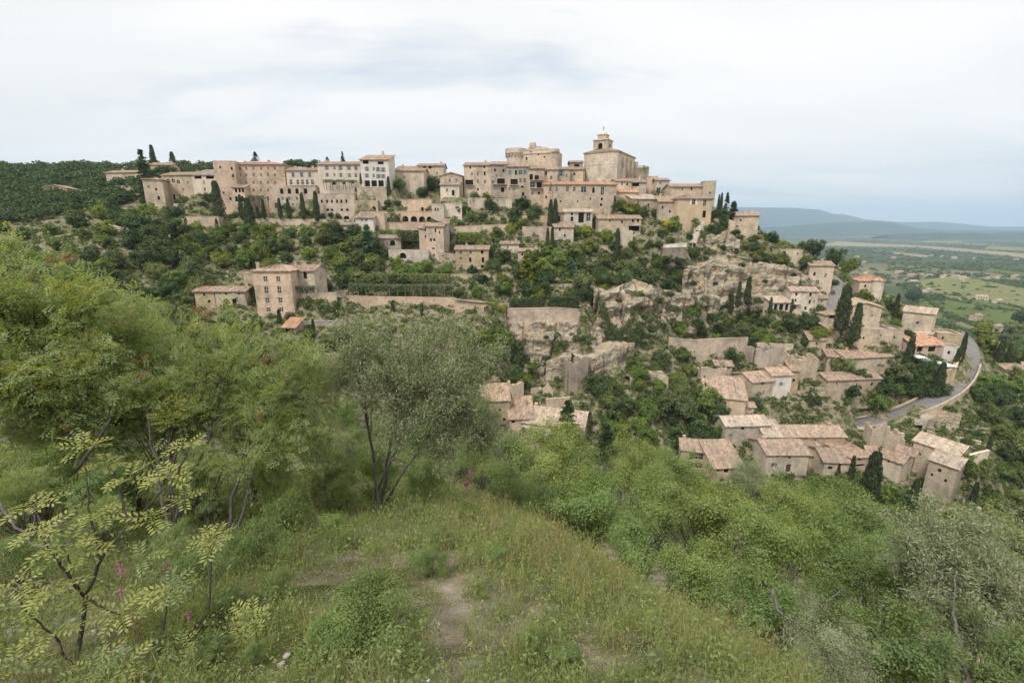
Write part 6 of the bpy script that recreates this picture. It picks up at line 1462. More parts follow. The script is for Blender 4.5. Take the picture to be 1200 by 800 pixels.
# ---- trees one can pick out
for px, py, r, c, lb in ((467, 217, 9, 'olive', 'left plane tree in the courtyard right of the white house'), (481, 214, 11, 'mid', 'broad plane tree in the courtyard right of the white house'), (508, 216, 11, 'mid', 'round plane tree left of the small gabled house'), (495, 226, 8, 'dark', 'low tree between the courtyard plane trees'), (520, 226, 6, 'olive', 'small tree right of the courtyard plane trees'),
                         (575, 240, 11, 'dark', 'round dark tree below the clustered fronts'), (556, 232, 8, 'mid', 'bush like tree under the leftmost clustered front'), (570, 230, 6, 'bright', 'light green tree at the foot of the clustered fronts'), (612, 238, 10, 'dark', 'dark tree below the four blue windows'), (604, 250, 9, 'mid', 'tree left of the rounded olive in the terrace gardens'), (628, 246, 9, 'olive', 'rounded grey green tree below the loggia house'), (553, 255, 9, 'olive', 'feathery tree by the blank square wall'),
                         (728, 240, 9, 'fresh', 'pale green tree right of the long orange roof'), (742, 245, 10, 'fresh', 'broad pale green tree under the church'), (753, 252, 9, 'olive', 'soft green tree left of the dark round one'), (770, 250, 9, 'mid', 'dark round tree left of the yellow bush'), (687, 272, 10, 'yellow', 'bright yellow green tree below the dark porch house'), (674, 276, 8, 'fresh', 'light tree left of the bright yellow green one'), (710, 276, 9, 'fresh', 'yellow green tree under the broad tiled roof'),
                         (755, 326, 19, 'mid', 'big dense round tree left of the ochre cliff'), (798, 322, 13, 'mid', 'bushy tree hard against the ochre cliff'), (780, 335, 11, 'dark', 'dark tree under the big dense round one'), (735, 300, 9, 'olive', 'slender grey green tree on the terrace'), (845, 264, 11, 'dark', 'dark holm oak below the ochre house'), (905, 278, 9, 'dark', 'round tree just right of the spur house'), (954, 291, 12, 'dark', 'round dark oak on the shoulder above the lane'), (940, 288, 6, 'mid', 'small tree left of the round dark oak'),
                         (978, 302, 13, 'mid', 'broad tree on the shoulder right of the round oak'), (995, 312, 12, 'bright', 'lighter tree above the orange pyramid roof'), (943, 309, 9, 'mid', 'clipped bush above the gabled house'), (800, 416, 12, 'bright', 'bright green chestnut beside the ruined wall'), (853, 416, 16, 'dark', 'wide dark fig behind the ruins'), (887, 393, 12, 'bright', 'tree with light crown above the roofless ruin'), (700, 447, 18, 'mid', 'big round tree growing over the ravine wall'), (706, 458, 17, 'dark', 'dark lower tree in the ravine'),
                         (960, 366, 8, 'mid', 'clipped round bush by the cliff foot house'), (382, 334, 10, 'mid', 'umbrella shaped tree right of the four storey house'), (292, 345, 9, 'dark', 'dark round tree against the four storey house'), (281, 350, 6, 'mid', 'clipped cone bush by the low cottage'), (340, 373, 7, 'brown', 'rust leaved small tree by the orange shed'), (351, 377, 7, 'fresh', 'pale yellow green sapling right of the orange shed'),
                         (1150, 388, 14, 'fresh', 'bright round tree behind the road end'), (755, 476, 14, 'olive', 'creamy flowering tree in the ravine'), (635, 410, 10, 'olive', 'pale flowering tree before the eroded cliff')):
    tree(px, py, r, c, lb)
tree(781, 263, 7, 'gold', 'bright yellow broom bush at the foot of the rubble house', name='bush', cat='bush', hc=0.8)
for (px, py, r, lb) in ((1069, 347, 9, 'dark round tree beside the broad meadow'), (1194, 372, 9, 'dark round tree by the right edge of the plain'), (1160, 383, 7, 'round tree beside the small farm building')):
    a_, b_, y_ = ray(px, py + r); Yp = PLAIN_Z / b_; rm_ = r * Yp / y_ / FPX; put_tree('tree', 'broad1', (a_ * Yp, Yp, ground_at(a_ * Yp, Yp)), rm_, rm_ * 0.9, tint('dark'), lb, 'tree')
tree(599, 271, 8, 'yellow', 'yellow flowering shrub on the garden terraces', name='bush', cat='bush', hc=0.7)
def cliff_bush(px, py, r, Y, col, label):
    c_ = P(px, py, Y); m_ = r * mpp(px, py, Y); put_tree('bush', random.choice(['broad0', 'broad2', 'broad3']), (c_.x, c_.y, c_.z - 0.4 * m_), m_, 0.4 * m_, tint(col), label, 'bush', 'bushes rooted in the cliff ledges', 0.8)
for px, py, r, Y, col in ((812, 332, 5, 173, 'dark'), (826, 350, 6, 172.5, 'grey'), (838, 332, 4, 173, 'dark'), (842, 372, 7, 172, 'mid'), (818, 378, 8, 172, 'mid'), (853, 318, 4, 175, 'olive'), (870, 310, 5, 178, 'mid'), (896, 330, 4, 178, 'dark'), (915, 340, 4, 178, 'olive'), (888, 352, 6, 176, 'mid'), (930, 322, 4, 179, 'dark'), (725, 352, 5, 153.5, 'mid'), (750, 345, 6, 155, 'bright'), (772, 352, 7, 158, 'mid'), (790, 362, 8, 163, 'olive'), (800, 380, 9, 166, 'mid'), (765, 385, 8, 156, 'mid'), (785, 345, 6, 162, 'dark'), (640, 395, 4, 146, 'dark'), (662, 402, 5, 146, 'olive'), (690, 402, 5, 147, 'mid'), (675, 425, 6, 145, 'mid'), (622, 430, 7, 146, 'bright'), (848, 290, 5, 184, 'dark'), (828, 296, 5, 184, 'mid'), (782, 305, 9, 181, 'mid'), (796, 306, 8, 180.5, 'dark'), (770, 308, 9, 181, 'bright'), (752, 306, 8, 182, 'mid'), (838, 250, 6, 200, 'dark'), (848, 249, 6, 201, 'mid'), (857, 251, 5, 202, 'dark')):
    cliff_bush(px, py, r, Y, col, 'small bush rooted in a ledge of the cliffs')
# ---- tree masses
wood([(222, 268), (440, 268), (440, 312), (345, 306), (290, 316), (222, 300)], 34, 9, 15, ['mid', 'mid', 'dark', 'bright', 'olive', 'fresh'], 'broadleaf tree in the dense green belt below the hotel wall', 'tree belt below the hotel wall', seed=3)
wood([(245, 272), (290, 270), (290, 290), (250, 300)], 4, 9, 12, ['fresh', 'bright'], 'lighter green tree at the left of the belt below the hotel wall', 'light trees below the hotel wall', seed=4)
wood([(400, 312), (560, 316), (600, 345), (560, 345), (400, 340)], 24, 6, 10, ['mid', 'bright', 'dark', 'mid'], 'small tree in the gardens above the long garden wall', 'garden trees above the long wall', seed=5)
wood([(575, 292), (735, 290), (740, 335), (700, 350), (580, 345)], 32, 8, 13, ['mid', 'dark', 'olive', 'fresh', 'bright', 'mid'], 'tree in the lush gardens of the middle slope', 'trees of the middle gardens', seed=6)
wood([(540, 385), (600, 392), (620, 430), (600, 450), (560, 460), (535, 430)], 14, 10, 16, ['bright', 'mid', 'bright'], 'bright green tree filling the ravine left of the eroded cliff', 'ravine trees left of the eroded cliff', seed=7)
wood([(604, 412), (640, 415), (640, 445), (608, 448)], 4, 9, 13, ['mid', 'bright', 'dark'], 'tree at the foot of the pale eroded cliff', 'trees under the eroded cliff', seed=8)
wood([(715, 408), (800, 425), (830, 436), (820, 462), (740, 474), (690, 474), (725, 440)], 15, 8, 14, ['mid', 'bright', 'dark', 'olive'], 'tree on the ravine slope between the ruined walls', 'trees on the ravine slope', seed=41)
wood([(790, 375), (960, 375), (965, 400), (880, 402), (800, 395)], 22, 8, 13, ['mid', 'dark', 'bright', 'mid'], 'tree in the dark belt along the cliff foot', 'tree belt along the cliff foot', seed=9)
wood([(705, 470), (840, 470), (850, 505), (790, 520), (715, 510)], 16, 12, 19, ['dark', 'mid', 'bright'], 'dark tree in the grove left of the hamlet', 'grove left of the hamlet', seed=10)
wood([(985, 442), (1050, 436), (1090, 446), (1062, 464), (1008, 480), (982, 464)], 16, 10, 15, ['mid', 'bright', 'dark'], 'tree in the grove above the road bend', 'grove above the road bend', seed=11)
wood([(1070, 425), (1098, 430), (1096, 462), (1070, 460)], 5, 9, 13, ['dark', 'mid'], 'dark tree under the parasol terrace', 'trees under the parasol terrace', seed=12)
wood([(1150, 385), (1215, 380), (1215, 425), (1158, 420)], 9, 9, 14, ['bright', 'mid', 'fresh'], 'tree on the slope right of the road end', 'trees right of the road end', seed=13)
wood([(1150, 440), (1220, 440), (1230, 540), (1180, 535), (1150, 470)], 20, 12, 18, ['mid', 'bright', 'dark'], 'tree in the wood on the right edge below the road', 'wood at the right edge', seed=14)
wood([(1140, 555), (1220, 545), (1225, 640), (1140, 610)], 12, 12, 18, ['mid', 'olive', 'bright'], 'tree on the bank below the wood at the right edge', 'trees on the right bank', seed=15)
wood([(940, 560), (1000, 565), (1060, 575), (1070, 620), (960, 610)], 14, 11, 16, ['mid', 'bright', 'bright'], 'leafy tree in front of the hamlet gardens', 'trees before the hamlet', seed=16)
wood([(0, 262), (120, 255), (215, 262), (225, 300), (240, 330), (180, 345), (0, 335)], 44, 11, 18, ['mid', 'dark', 'olive', 'grey', 'mid', 'bright'], 'tree on the wooded slope left of the hotel wall', 'wooded slope at the left', seed=17)
wood([(150, 330), (240, 335), (235, 390), (150, 400)], 10, 12, 18, ['grey', 'mid', 'olive'], 'scrubby tree below the wooded left slope', 'scrub below the left slope', seed=18)
wood([(250, 372), (400, 388), (420, 430), (330, 440), (250, 420)], 16, 10, 16, ['bright', 'mid', 'bright', 'fresh'], 'light green tree below the four storey house', 'trees below the four storey house', seed=19)
wood([(120, 232), (200, 236), (215, 256), (110, 258)], 12, 7, 11, ['mid', 'dark', 'bright'], 'tree under the leftmost village houses', 'trees under the leftmost houses', seed=20)
wood([(905, 300), (960, 330), (1000, 345), (985, 325), (940, 296)], 6, 5, 8, ['mid', 'dark'], 'bush on the shoulder above the lane', 'bushes above the lane', seed=21, name='bush', cat='bush', hc=0.7)
wood([(810, 258), (880, 262), (890, 300), (850, 300), (815, 275)], 16, 5, 9, ['dark', 'mid', 'olive'], 'bush clinging to the rocky spur', 'bushes on the rocky spur', seed=22, name='bush', cat='bush', hc=0.6, sq=0.8)
wood([(884, 280), (905, 285), (922, 300), (915, 309), (886, 308)], 7, 7, 11, ['mid', 'brown', 'bright'], 'sprawling bush over the edge of the banded cliff', 'bushes over the cliff edge', seed=23, name='bush', cat='bush', hc=0.5, sq=0.8)
wood([(530, 240), (610, 240), (640, 262), (600, 290), (530, 290)], 16, 5, 8, ['mid', 'olive', 'bright', 'dark'], 'shrub in the terrace gardens under the clustered fronts', 'shrubs in the terrace gardens', seed=24, name='shrub', cat='shrub', hc=0.7)
wood([(690, 282), (745, 285), (800, 268), (830, 285), (810, 300), (745, 315), (700, 305)], 14, 6, 9, ['mid', 'olive', 'dark'], 'shrub on the terraces below the broad tiled roof', 'shrubs below the broad tiled roof', seed=25, name='shrub', cat='shrub', hc=0.7)
wood([(206, 228), (256, 228), (256, 240), (206, 240)], 6, 4, 6, ['mid', 'dark'], 'shrub on the terrace left of the hotel', 'shrubs left of the hotel', seed=26, name='shrub', cat='shrub', hc=0.7)
wood([(262, 248), (400, 250), (400, 257), (262, 257)], 14, 3, 5, ['mid', 'olive', 'bright'], 'potted shrub along the hotel terrace', 'shrubs along the hotel terrace', seed=27, name='shrub', cat='shrub', hc=0.7, ymin=190)
wood([(374, 216), (422, 216), (422, 224), (374, 224)], 8, 4, 7, ['mid', 'bright'], 'shrub in the planted terrace before the cream house', 'shrubs before the cream house', seed=28, name='shrub', cat='shrub', hc=0.8, ymin=190)
wood([(930, 440), (975, 455), (975, 480), (930, 480)], 8, 4, 7, ['mid', 'bright', 'dark'], 'small shrub on the rubble terraces', 'shrubs on the rubble terraces', seed=29, name='shrub', cat='shrub', hc=0.6)
wood([(1040, 355), (1060, 362), (1062, 395), (1046, 395)], 5, 6, 9, ['dark', 'mid', 'bright'], 'bush between the gable fronted and end on houses', 'bushes between the houses', seed=30, name='bush', cat='bush', hc=0.7)
wood([(860, 300), (900, 292), (1010, 330), (1050, 342), (1120, 390), (1090, 375), (1000, 345)], 8, 6, 9, ['mid', 'bright'], 'tree behind the right hand houses on the shoulder', 'trees on the shoulder', seed=31)
wood([(450, 236), (505, 238), (505, 246), (450, 247)], 6, 4, 5, ['mid', 'dark'], 'clipped tree on the terrace above the five arches', 'clipped trees above the arches', seed=32, ymin=185)
wood([(405, 300), (440, 300), (530, 312), (530, 322), (405, 322)], 10, 7, 10, ['mid', 'bright', 'dark'], 'tree under the tower house', 'trees under the tower house', seed=33)
wood([(345, 352), (400, 352), (400, 368), (345, 370)], 6, 4, 6, ['mid', 'bright', 'olive'], 'shrub at the foot of the terrace wall by the four storey house', 'shrubs by the four storey house', seed=34, name='shrub', cat='shrub', hc=0.6)
wood([(400, 384), (590, 390), (590, 404), (400, 400)], 14, 5, 8, ['bright', 'mid', 'fresh'], 'shrub growing along the foot of the long garden wall', 'shrubs along the long wall', seed=35, name='shrub', cat='shrub', hc=0.6)
wood([(1075, 480), (1130, 480), (1150, 525), (1140, 550), (1120, 540)], 6, 4, 7, ['mid', 'olive', 'bright'], 'low bush on the dry bank by the lichen roofed house', 'bushes on the dry bank', seed=36, name='bush', cat='bush', hc=0.6)
# ---- hedges and ivy
def leaf_slab(name, label, boxes, material, col, n, ls, cat=None, kind=None):
    """clipped or climbing leaves over a set of world boxes (a, b corners)"""
    rng = np.random.default_rng(len(label)); parts = []
    for (a, b2, nrm) in boxes:
        a, b2 = np.array(a), np.array(b2); k = n // len(boxes)
        p = a + (b2 - a) * rng.random((k, 3)); nn = np.array(nrm) + rng.normal(size=(k, 3)) * 0.6
        s = ls * rng.uniform(0.6, 1.4, k); parts.append(leaf_quads(p, np.cross(nn, rand_dirs(k, rng)), nn, s, s * 0.8))
    V, F = merge(parts); o = V.mean(0); ob = mobj(name, np_mesh(name, V - o, F, material), None, tuple(o), col); tag(ob, label, cat, kind=kind)
def hedge(label, x0, x1, top, bot, Y, th=2.0, col='dark', Y1=None):
    a = P(x0, bot, Y); b2 = P(x1, top, Y1 or Y); b2.y = max(a.y, b2.y) + th
    if abs((Y1 or Y) - Y) < 0.1: leaf_slab('hedge', label, [((a.x, a.y, a.z - 1), (b2.x, b2.y, b2.z), (0, -0.5, 0.6))], M['tree'], tint(col), 2600, 0.42, 'hedge')
hedge('tall clipped hedge beside the high smooth wall', 643, 680, 348, 359, 153); hedge('clipped hedge left of the tall one above the smooth wall', 597, 636, 350, 361, 152); hedge('clipped green cover over the roofed yard left of the tower house', 465, 492, 270, 280, 184, 5)
hedge('grassy green bank of ground cover under the arched terrace', 444, 470, 269, 275, 188, 5, 'bright'); hedge('low clipped hedge along the terrace of the four storey house', 357, 400, 369, 375, 136, 2); hedge('bright low hedge under the pavilion', 537, 563, 272, 281, 189, 3, 'fresh'); hedge('dark hedge on top of the parasol terrace wall', 1074, 1104, 428, 434, 150.5, 2, 'dark')
hedge('white flowering climbing hedge on the terrace wall by the four storey house', 345, 383, 356, 368, 136.2, 1.0, 'grey')
def ivy(label, poly, Y, Y1=None, n=2600, col='mid', ls=0.4, depth=0.9):
    rng = random.Random(len(label)); r2 = np.random.default_rng(len(label)); xs = [p[0] for p in poly]; ys = [p[1] for p in poly]; pts = []
    while len(pts) < n:
        x, y = rng.uniform(min(xs), max(xs)), rng.uniform(min(ys), max(ys))
        if mnoise.noise(Vector((x * 0.11, y * 0.35, len(label)))) < -0.18 and rng.random() < 0.85: continue
        if inside(x, y, poly): pts.append(tuple(P(x, y, (Y if Y1 is None else Y + (Y1 - Y) * (x - min(xs)) / (max(xs) - min(xs))) + rng.uniform(-depth, depth))))
    p = np.array(pts); nn = np.array([0, -0.8, 0.5]) + r2.normal(size=(n, 3)) * 0.6; s = ls * r2.uniform(0.6, 1.4, n)
    V, F = leaf_quads(p, np.cross(nn, rand_dirs(n, r2)), nn, s, s * 0.8); o = V.mean(0)
    ob = mobj('ivy', np_mesh('ivy', V - o, F, M['tree']), None, tuple(o), tint(col)); tag(ob, label, 'ivy', kind='thing')
ivy('dark ivy curtain hanging in a hollow between the cliff buttresses', [(700, 345), (708, 350), (716, 378), (728, 386), (738, 372), (740, 360), (748, 372), (758, 392), (748, 400), (735, 404), (712, 402), (706, 385)], 154.2, 155, 4200, 'mid')
ivy('ivy climbing the front of the stone house in the lower ruins', [(858, 480), (866, 470), (880, 464), (892, 458), (894, 470), (896, 484), (870, 488)], 141.2, None, 1800, 'mid', 0.35, 0.5)
ivy('yellow green creeper hanging over the stepped garden wall', [(569, 353), (593, 355), (592, 370), (586, 371), (580, 362)], 148.8, None, 700, 'yellow', 0.3, 0.3)
ivy('vine leaves on the wall of the ochre long house', [(934, 510), (943, 510), (942, 524), (935, 521)], 135.2, None, 500, 'mid', 0.3, 0.3)
ivy('climbing green on the house at the end of the church street', [(763, 224), (779, 221), (778, 231), (764, 231)], 216, None, 600, 'mid', 0.35, 0.6)
ivy('ivy crown on the round turret', [(748, 193), (760, 195), (760, 199), (748, 199)], 227, None, 400, 'grey', 0.35, 1.5)
ivy('vines covering the upper pergola row', [(410, 318), (526, 321), (526, 331), (410, 329)], 160.5, None, 2400, 'bright', 0.5, 1.6)
ivy('vines covering the lower pergola row', [(408, 331), (532, 335), (532, 343), (408, 341)], 152.8, None, 2400, 'mid', 0.5, 1.6)
ivy('creeper along the pergola beside the four storey house', [(343, 335), (369, 335), (369, 340), (343, 340)], 137.8, None, 700, 'mid', 0.3, 1.2)
ivy('planting over the pergola before the cream house', [(378, 210), (418, 210), (418, 214), (378, 214)], 202.8, None, 700, 'mid', 0.35, 1.2)
ivy('planting over the dark pergola under the hotel windows', [(288, 229), (312, 229), (312, 233), (288, 233)], 205, None, 500, 'mid', 0.35, 1.2)
# ---- far woodland, undergrowth
def clumps(name, label, spots, material, col, n, ls, flat=0.8):
    """spots (x, y, z, r): many small leaf clumps in one mesh"""
    rng = np.random.default_rng(len(spots)); S = np.array(spots); k = len(S)
    d_ = rand_dirs(k * n, rng); d_[:, 2] = np.abs(d_[:, 2]) * flat; rr = np.repeat(S[:, 3], n)
    p = np.repeat(S[:, :3], n, 0) + d_ * (rr * rng.uniform(0.55, 1.05, k * n))[:, None]
    nn = d_ + rng.normal(size=(k * n, 3)) * 0.5; s = rr * ls * rng.uniform(0.6, 1.4, k * n)
    V, F = leaf_quads(p, np.cross(nn, rand_dirs(k * n, rng)), nn, s, s * 0.8)
    ob = mobj(name, np_mesh(name, V, F, material), None, None, col); tag(ob, label, kind='stuff')
rng = random.Random(5); sp = []
for (x, y) in sample([(-20, 192), (60, 188), (110, 187), (160, 182), (200, 181), (262, 186), (262, 205), (200, 215), (120, 240), (-20, 262)], 420, 4.5, rng):
    pos, r = place(x, y, rng.uniform(5, 8.5), 0.9, 150); sp.append((pos.x, pos.y, pos.z + 0.6 * r, r))
for px in list(range(258, 262, 3)) + list(range(338, 372, 4)):
    p = P(px, 193 + rng.uniform(-4, 2), 268); sp.append((p.x, p.y, p.z - 1, 3.2))
clumps('woodland', 'dense oak wood covering the hill behind the village at the left', sp, M['tree'], (0.72, 0.76, 0.8), 190, 0.30)
rng = random.Random(6); sp = []
road_poly = [(955, 510), (1060, 495), (1110, 472), (1150, 450), (1152, 405), (1130, 388), (1122, 395), (1128, 420), (1100, 455), (1040, 478), (955, 494)]
for (x, y) in sample([(0, 240), (210, 225), (400, 262), (540, 240), (640, 235), (850, 250), (960, 290), (1110, 380), (1220, 390), (1220, 650), (1000, 600), (700, 560), (560, 480), (200, 420), (0, 340)], 5200, 4.6, rng):
    if inside(x, y, road_poly): continue
    pos, r = place(x, y, rng.uniform(2.8, 6.0), 0.25, 45); sp.append((pos.x, pos.y, pos.z, r))
clumps('undergrowth', 'scrub and herbs covering the village slopes', sp, M['tree'], (1.15, 1.1, 1.0), 40, 0.5, 0.8)
rng = random.Random(8); sp = []
def plain_spot(px, py, r): 
    a, bb, yd = ray(px, py); Y = PLAIN_Z / bb; x = a * Y; sp.append((x, Y, ground_at(x, Y), r))
def in_field(px, py): return any(inside(px, py, f[1]) for f in FIELDS)
for _ in range(5200):
    px = rng.uniform(880, 1290); py = 272 + 140 * rng.random() ** 1.7
    if py > 325 + (px - 1000) * 0.4 or px < 1000 and py > 325: continue
    dense = mnoise.noise(Vector((px * 0.02, py * 0.11, 4.2)))
    if in_field(px, py) and rng.random() < 0.95: continue
    if dense < -0.12 and rng.random() < 0.75: continue
    plain_spot(px, py, rng.uniform(4.0, 8.0))
for f in FIELDS:                                        # hedges along the field edges
    for i in range(len(f[1])):
        (x0, y0), (x1, y1) = f[1][i], f[1][(i + 1) % len(f[1])]; n_ = int(math.hypot(x1 - x0, (y1 - y0)) / 1.6)
        for k in range(n_):
            t = rng.random()
            if rng.random() < 0.6: plain_spot(x0 + (x1 - x0) * t + rng.uniform(-1, 1), y0 + (y1 - y0) * t + rng.uniform(-0.6, 0.3), rng.uniform(2.5, 5))
for _ in range(160): plain_spot(rng.uniform(1040, 1260), rng.uniform(328, 405), rng.uniform(2, 4.5))
clumps('woodland', 'dark woods and hedges spread over the distant plain', sp, M['tree'], (0.95, 0.95, 1.0), 26, 0.7, 0.8)
# ------------------------------------------------------------------ the foreground hillside
# ---- scrub templates (unit crown radius) with visible twigs
def scrub_tmpl(seed, nl, nleaf, ls, asp, spread=0.66, squash=0.85):
    return crown_round(seed, nl, nleaf, ls, squash, spread, (0.17, 0.33), asp)
def twig_tmpl(seed, n=26):
    rng = np.random.default_rng(seed); parts = []
    for i in range(n):
        e = rand_dirs(1, rng)[0] * rng.uniform(0.55, 0.95); e[2] = abs(e[2]) * 0.16 - 0.05
        st = np.array([rng.uniform(-0.1, 0.1), rng.uniform(-0.1, 0.1), -0.95])
        parts.append(tube(bez(st, np.array([e[0] * 0.35, e[1] * 0.35, -0.4]), e, 7, 0.02, rng), np.linspace(0.026, 0.004, 7), 5))
    return merge(parts)
TM['scrub0'] = np_mesh('crown', *scrub_tmpl(80, 30, 13000, 0.060, 0.5, 0.82), M['scrub'])
TM['scrub1'] = np_mesh('crown', *scrub_tmpl(81, 44, 17000, 0.042, 0.6, 0.84), M['scrub'])
TM['scrub2'] = np_mesh('crown', *scrub_tmpl(82, 26, 13000, 0.056, 0.34, 0.80, 0.95), M['scrub'])
TM['silver0'] = np_mesh('crown', *scrub_tmpl(84, 30, 15000, 0.050, 0.30, 0.8, 0.8), M['olive'])
TW = [np_mesh('stems', *twig_tmpl(90 + i), M['bark'], smooth=True) for i in range(2)]
S = dict(a=(0.90, 1, 1), b=(1.0, 1.05, 1.0), c=(0.80, 0.87, 0.90), d=(1.16, 1.12, 1.05), e=(1.05, 1.0, 1.2), f=(0.62, 0.72, 0.72))
def shrub(px, py, Y, rpx, col, label, kind=None, group=None, name='shrub', cat='shrub', sq=1.0):
    c_ = P(px, py, Y); r = rpx * mpp(px, py, Y); g = ground_at(c_.x, c_.y); hc = max(c_.z - g, 0.55 * r)
    root = empty(name, (c_.x, c_.y, g)); tag(root, label, cat, group)
    k = 1 + random.uniform(-0.1, 0.1); col = tuple(x * k for x in S[col])
    cr = mobj('crown', TM[kind or random.choice(['scrub0', 'scrub1', 'scrub2'])], root, (0, 0, hc), col); cr.scale = (r * random.uniform(0.92, 1.08), r * random.uniform(0.92, 1.08), r * sq); cr.rotation_euler = (0, 0, random.uniform(0, 6.28))
    st = mobj('stems', random.choice(TW), root, (0, 0, hc)); st.scale = (r, r, max(hc / 0.97, r)); st.rotation_euler = (0, 0, random.uniform(0, 6.28))
    return root
# slope between the foreground trees and the village
rng = random.Random(21)
for (x, y) in sorted(sample([(-10, 335), (150, 385), (260, 430), (420, 440), (560, 470), (600, 520), (560, 560), (330, 540), (100, 520), (-10, 470)], 46, 24, rng), key=lambda t: t[1]):
    pos, r = place(x, y, rng.uniform(20, 32), 0.6, 20)
    shrub(x, y, pos.y, r / mpp(x, y, pos.y), rng.choice('aabcce'), 'leafy shrub on the slope behind the foreground trees', group='shrubs on the near slope')
for (x, y) in sorted(sample([(560, 520), (640, 548), (760, 560), (900, 585), (1060, 612), (1210, 640), (1210, 700), (980, 650), (800, 640), (640, 610)], 40, 30, rng), key=lambda t: t[1]):
    pos, r = place(x, y, rng.uniform(26, 42), 0.6, 15)
    shrub(x, y, pos.y, r / mpp(x, y, pos.y), rng.choice('aabbcd'), 'bright green shrub in the thicket above the hamlet', group='thicket above the hamlet')
# the right hand thicket falling away from the grassy bank
for px, py, Y, r, c, lb, kd in ((650, 535, 17, 46, 'd', 'pale yellow green shrub tree right of the olive', None), (600, 575, 13, 36, 'c', 'grey green shrub at the top of the grassy bank', None), (560, 545, 16, 30, 'b', 'bright shrub between the olive and the thicket', None),
                                (690, 600, 10.5, 48, 'a', 'round green shrub at the bend of the grassy bank', None), (640, 600, 11, 36, 'c', 'dark hollow shrub behind the bank flowers', None), (760, 590, 12, 50, 'b', 'light green shrub in the middle of the thicket', None), (745, 650, 8.0, 46, 'a', 'green shrub leaning over the bank', None),
                                (830, 610, 12, 55, 'd', 'tall bright shrub right of the thicket middle', None), (820, 680, 7.2, 52, 'b', 'near bright shrub with a dead branch below it', None), (905, 640, 10, 56, 'b', 'spreading bright shrub above the dead branch', None), (890, 715, 5.6, 50, 'a', 'lowest green shrub beside the silver bush', None),
                                (985, 660, 10, 55, 'a', 'broad shrub left of the right hand olive', None), (970, 730, 6.4, 50, 'c', 'shaded shrub under the broad one', None), (1050, 690, 8.5, 55, 'c', 'greyish shrub behind the right hand olive', None), (1060, 770, 4.6, 60, 'c', 'dark shrub in the bottom right thicket', None), (1180, 700, 9, 60, 'a', 'green shrub at the right edge behind the olive', None), (1190, 790, 4.8, 70, 'c', 'dark shrub in the bottom right corner', None),
                                (875, 552, 42, 26, 'e', 'grey green willow like tree before the farmhouse', 'silver0'), (930, 600, 22, 40, 'd', 'yellowish shrub crown below the farmhouse', None), (800, 556, 30, 34, 'b', 'rounded bright shrub left below the farmhouse', None), (740, 545, 34, 34, 'd', 'fresh green round tree left of the farmhouse', None), (985, 765, 3.6, 58, 'a', 'silver grey leaved bush at the bottom of the bank', 'silver0'), (950, 785, 3.2, 36, 'a', 'small silver tuft left of the silver bush', 'silver0'), (930, 705, 6.0, 30, 'a', 'little silver shrub in the thicket', 'silver0')):
    shrub(px, py, Y, r, c, lb, kd, sq=0.9)
# small bushes on the bank
for px, py, Y, r, c, lb in ((398, 632, 5.6, 30, 'b', 'bright leafy sapling bush left of the bare patch'), (440, 752, 2.75, 62, 'b', 'green leafy bush at the bottom of the bank'), (395, 770, 2.6, 40, 'a', 'smaller bush left of the green leafy one'), (205, 625, 4.6, 20, 'b', 'small bright bush under the terebinth'), (505, 668, 4.4, 26, 'a', 'low bush right of the bare patch'),
                           (300, 650, 4.6, 40, 'c', 'dark low shrub between the terebinth stems'), (240, 690, 3.8, 36, 'c', 'low shadowy shrub in the lower left'), (660, 770, 2.6, 20, 'a', 'tiny bush at the bottom edge of the bank')):
    shrub(px, py, Y, r, c, lb, sq=0.85)

rng = random.Random(77)
for (x, y) in sample([(120, 600), (330, 590), (520, 590), (640, 640), (780, 740), (860, 800), (560, 800), (300, 800), (120, 740)], 26, 44, rng):
    a_, b_, _y = ray(x, y); Yq = np.linspace(1.5, 16, 400); k_ = np.nonzero(b_ * Yq <= T(a_ * Yq, Yq) + 0.12)[0]
    if len(k_) and not any(((x - q[0]) / (q[2] * 1.2))**2 + ((y - q[1]) / (q[3] * 1.2))**2 < 1 for q in ((470, 700, 60, 26), (525, 725, 26, 60), (425, 690, 66, 28))): shrub(x, y, float(Yq[k_[0]]), rng.uniform(12, 24), rng.choice('abcde'), 'low scrubby bush dotted over the grassy bank', group='low bushes dotted over the bank', sq=0.8, kind=rng.choice(['scrub0', 'scrub1', 'scrub2', 'silver0']))
for px, py, Y, r, c, lb in ((40, 560, 5.2, 44, 'b', 'leafy shrub filling the left edge under the bent limb'), (110, 580, 5.0, 40, 'a', 'leafy shrub right of the left edge one'), (30, 660, 3.4, 40, 'c', 'twiggy shrub over the left rocks'), (330, 600, 6.4, 36, 'b', 'bright shrub between terebinth and olive'), (440, 560, 9.6, 36, 'b', 'shrub behind the olive stems'), (500, 575, 10.2, 30, 'c', 'shrub right behind the olive stems'), (385, 560, 9.0, 34, 'e', 'pale shrub left of the olive stems')):
    shrub(px, py, Y, r, c, lb, sq=0.9)
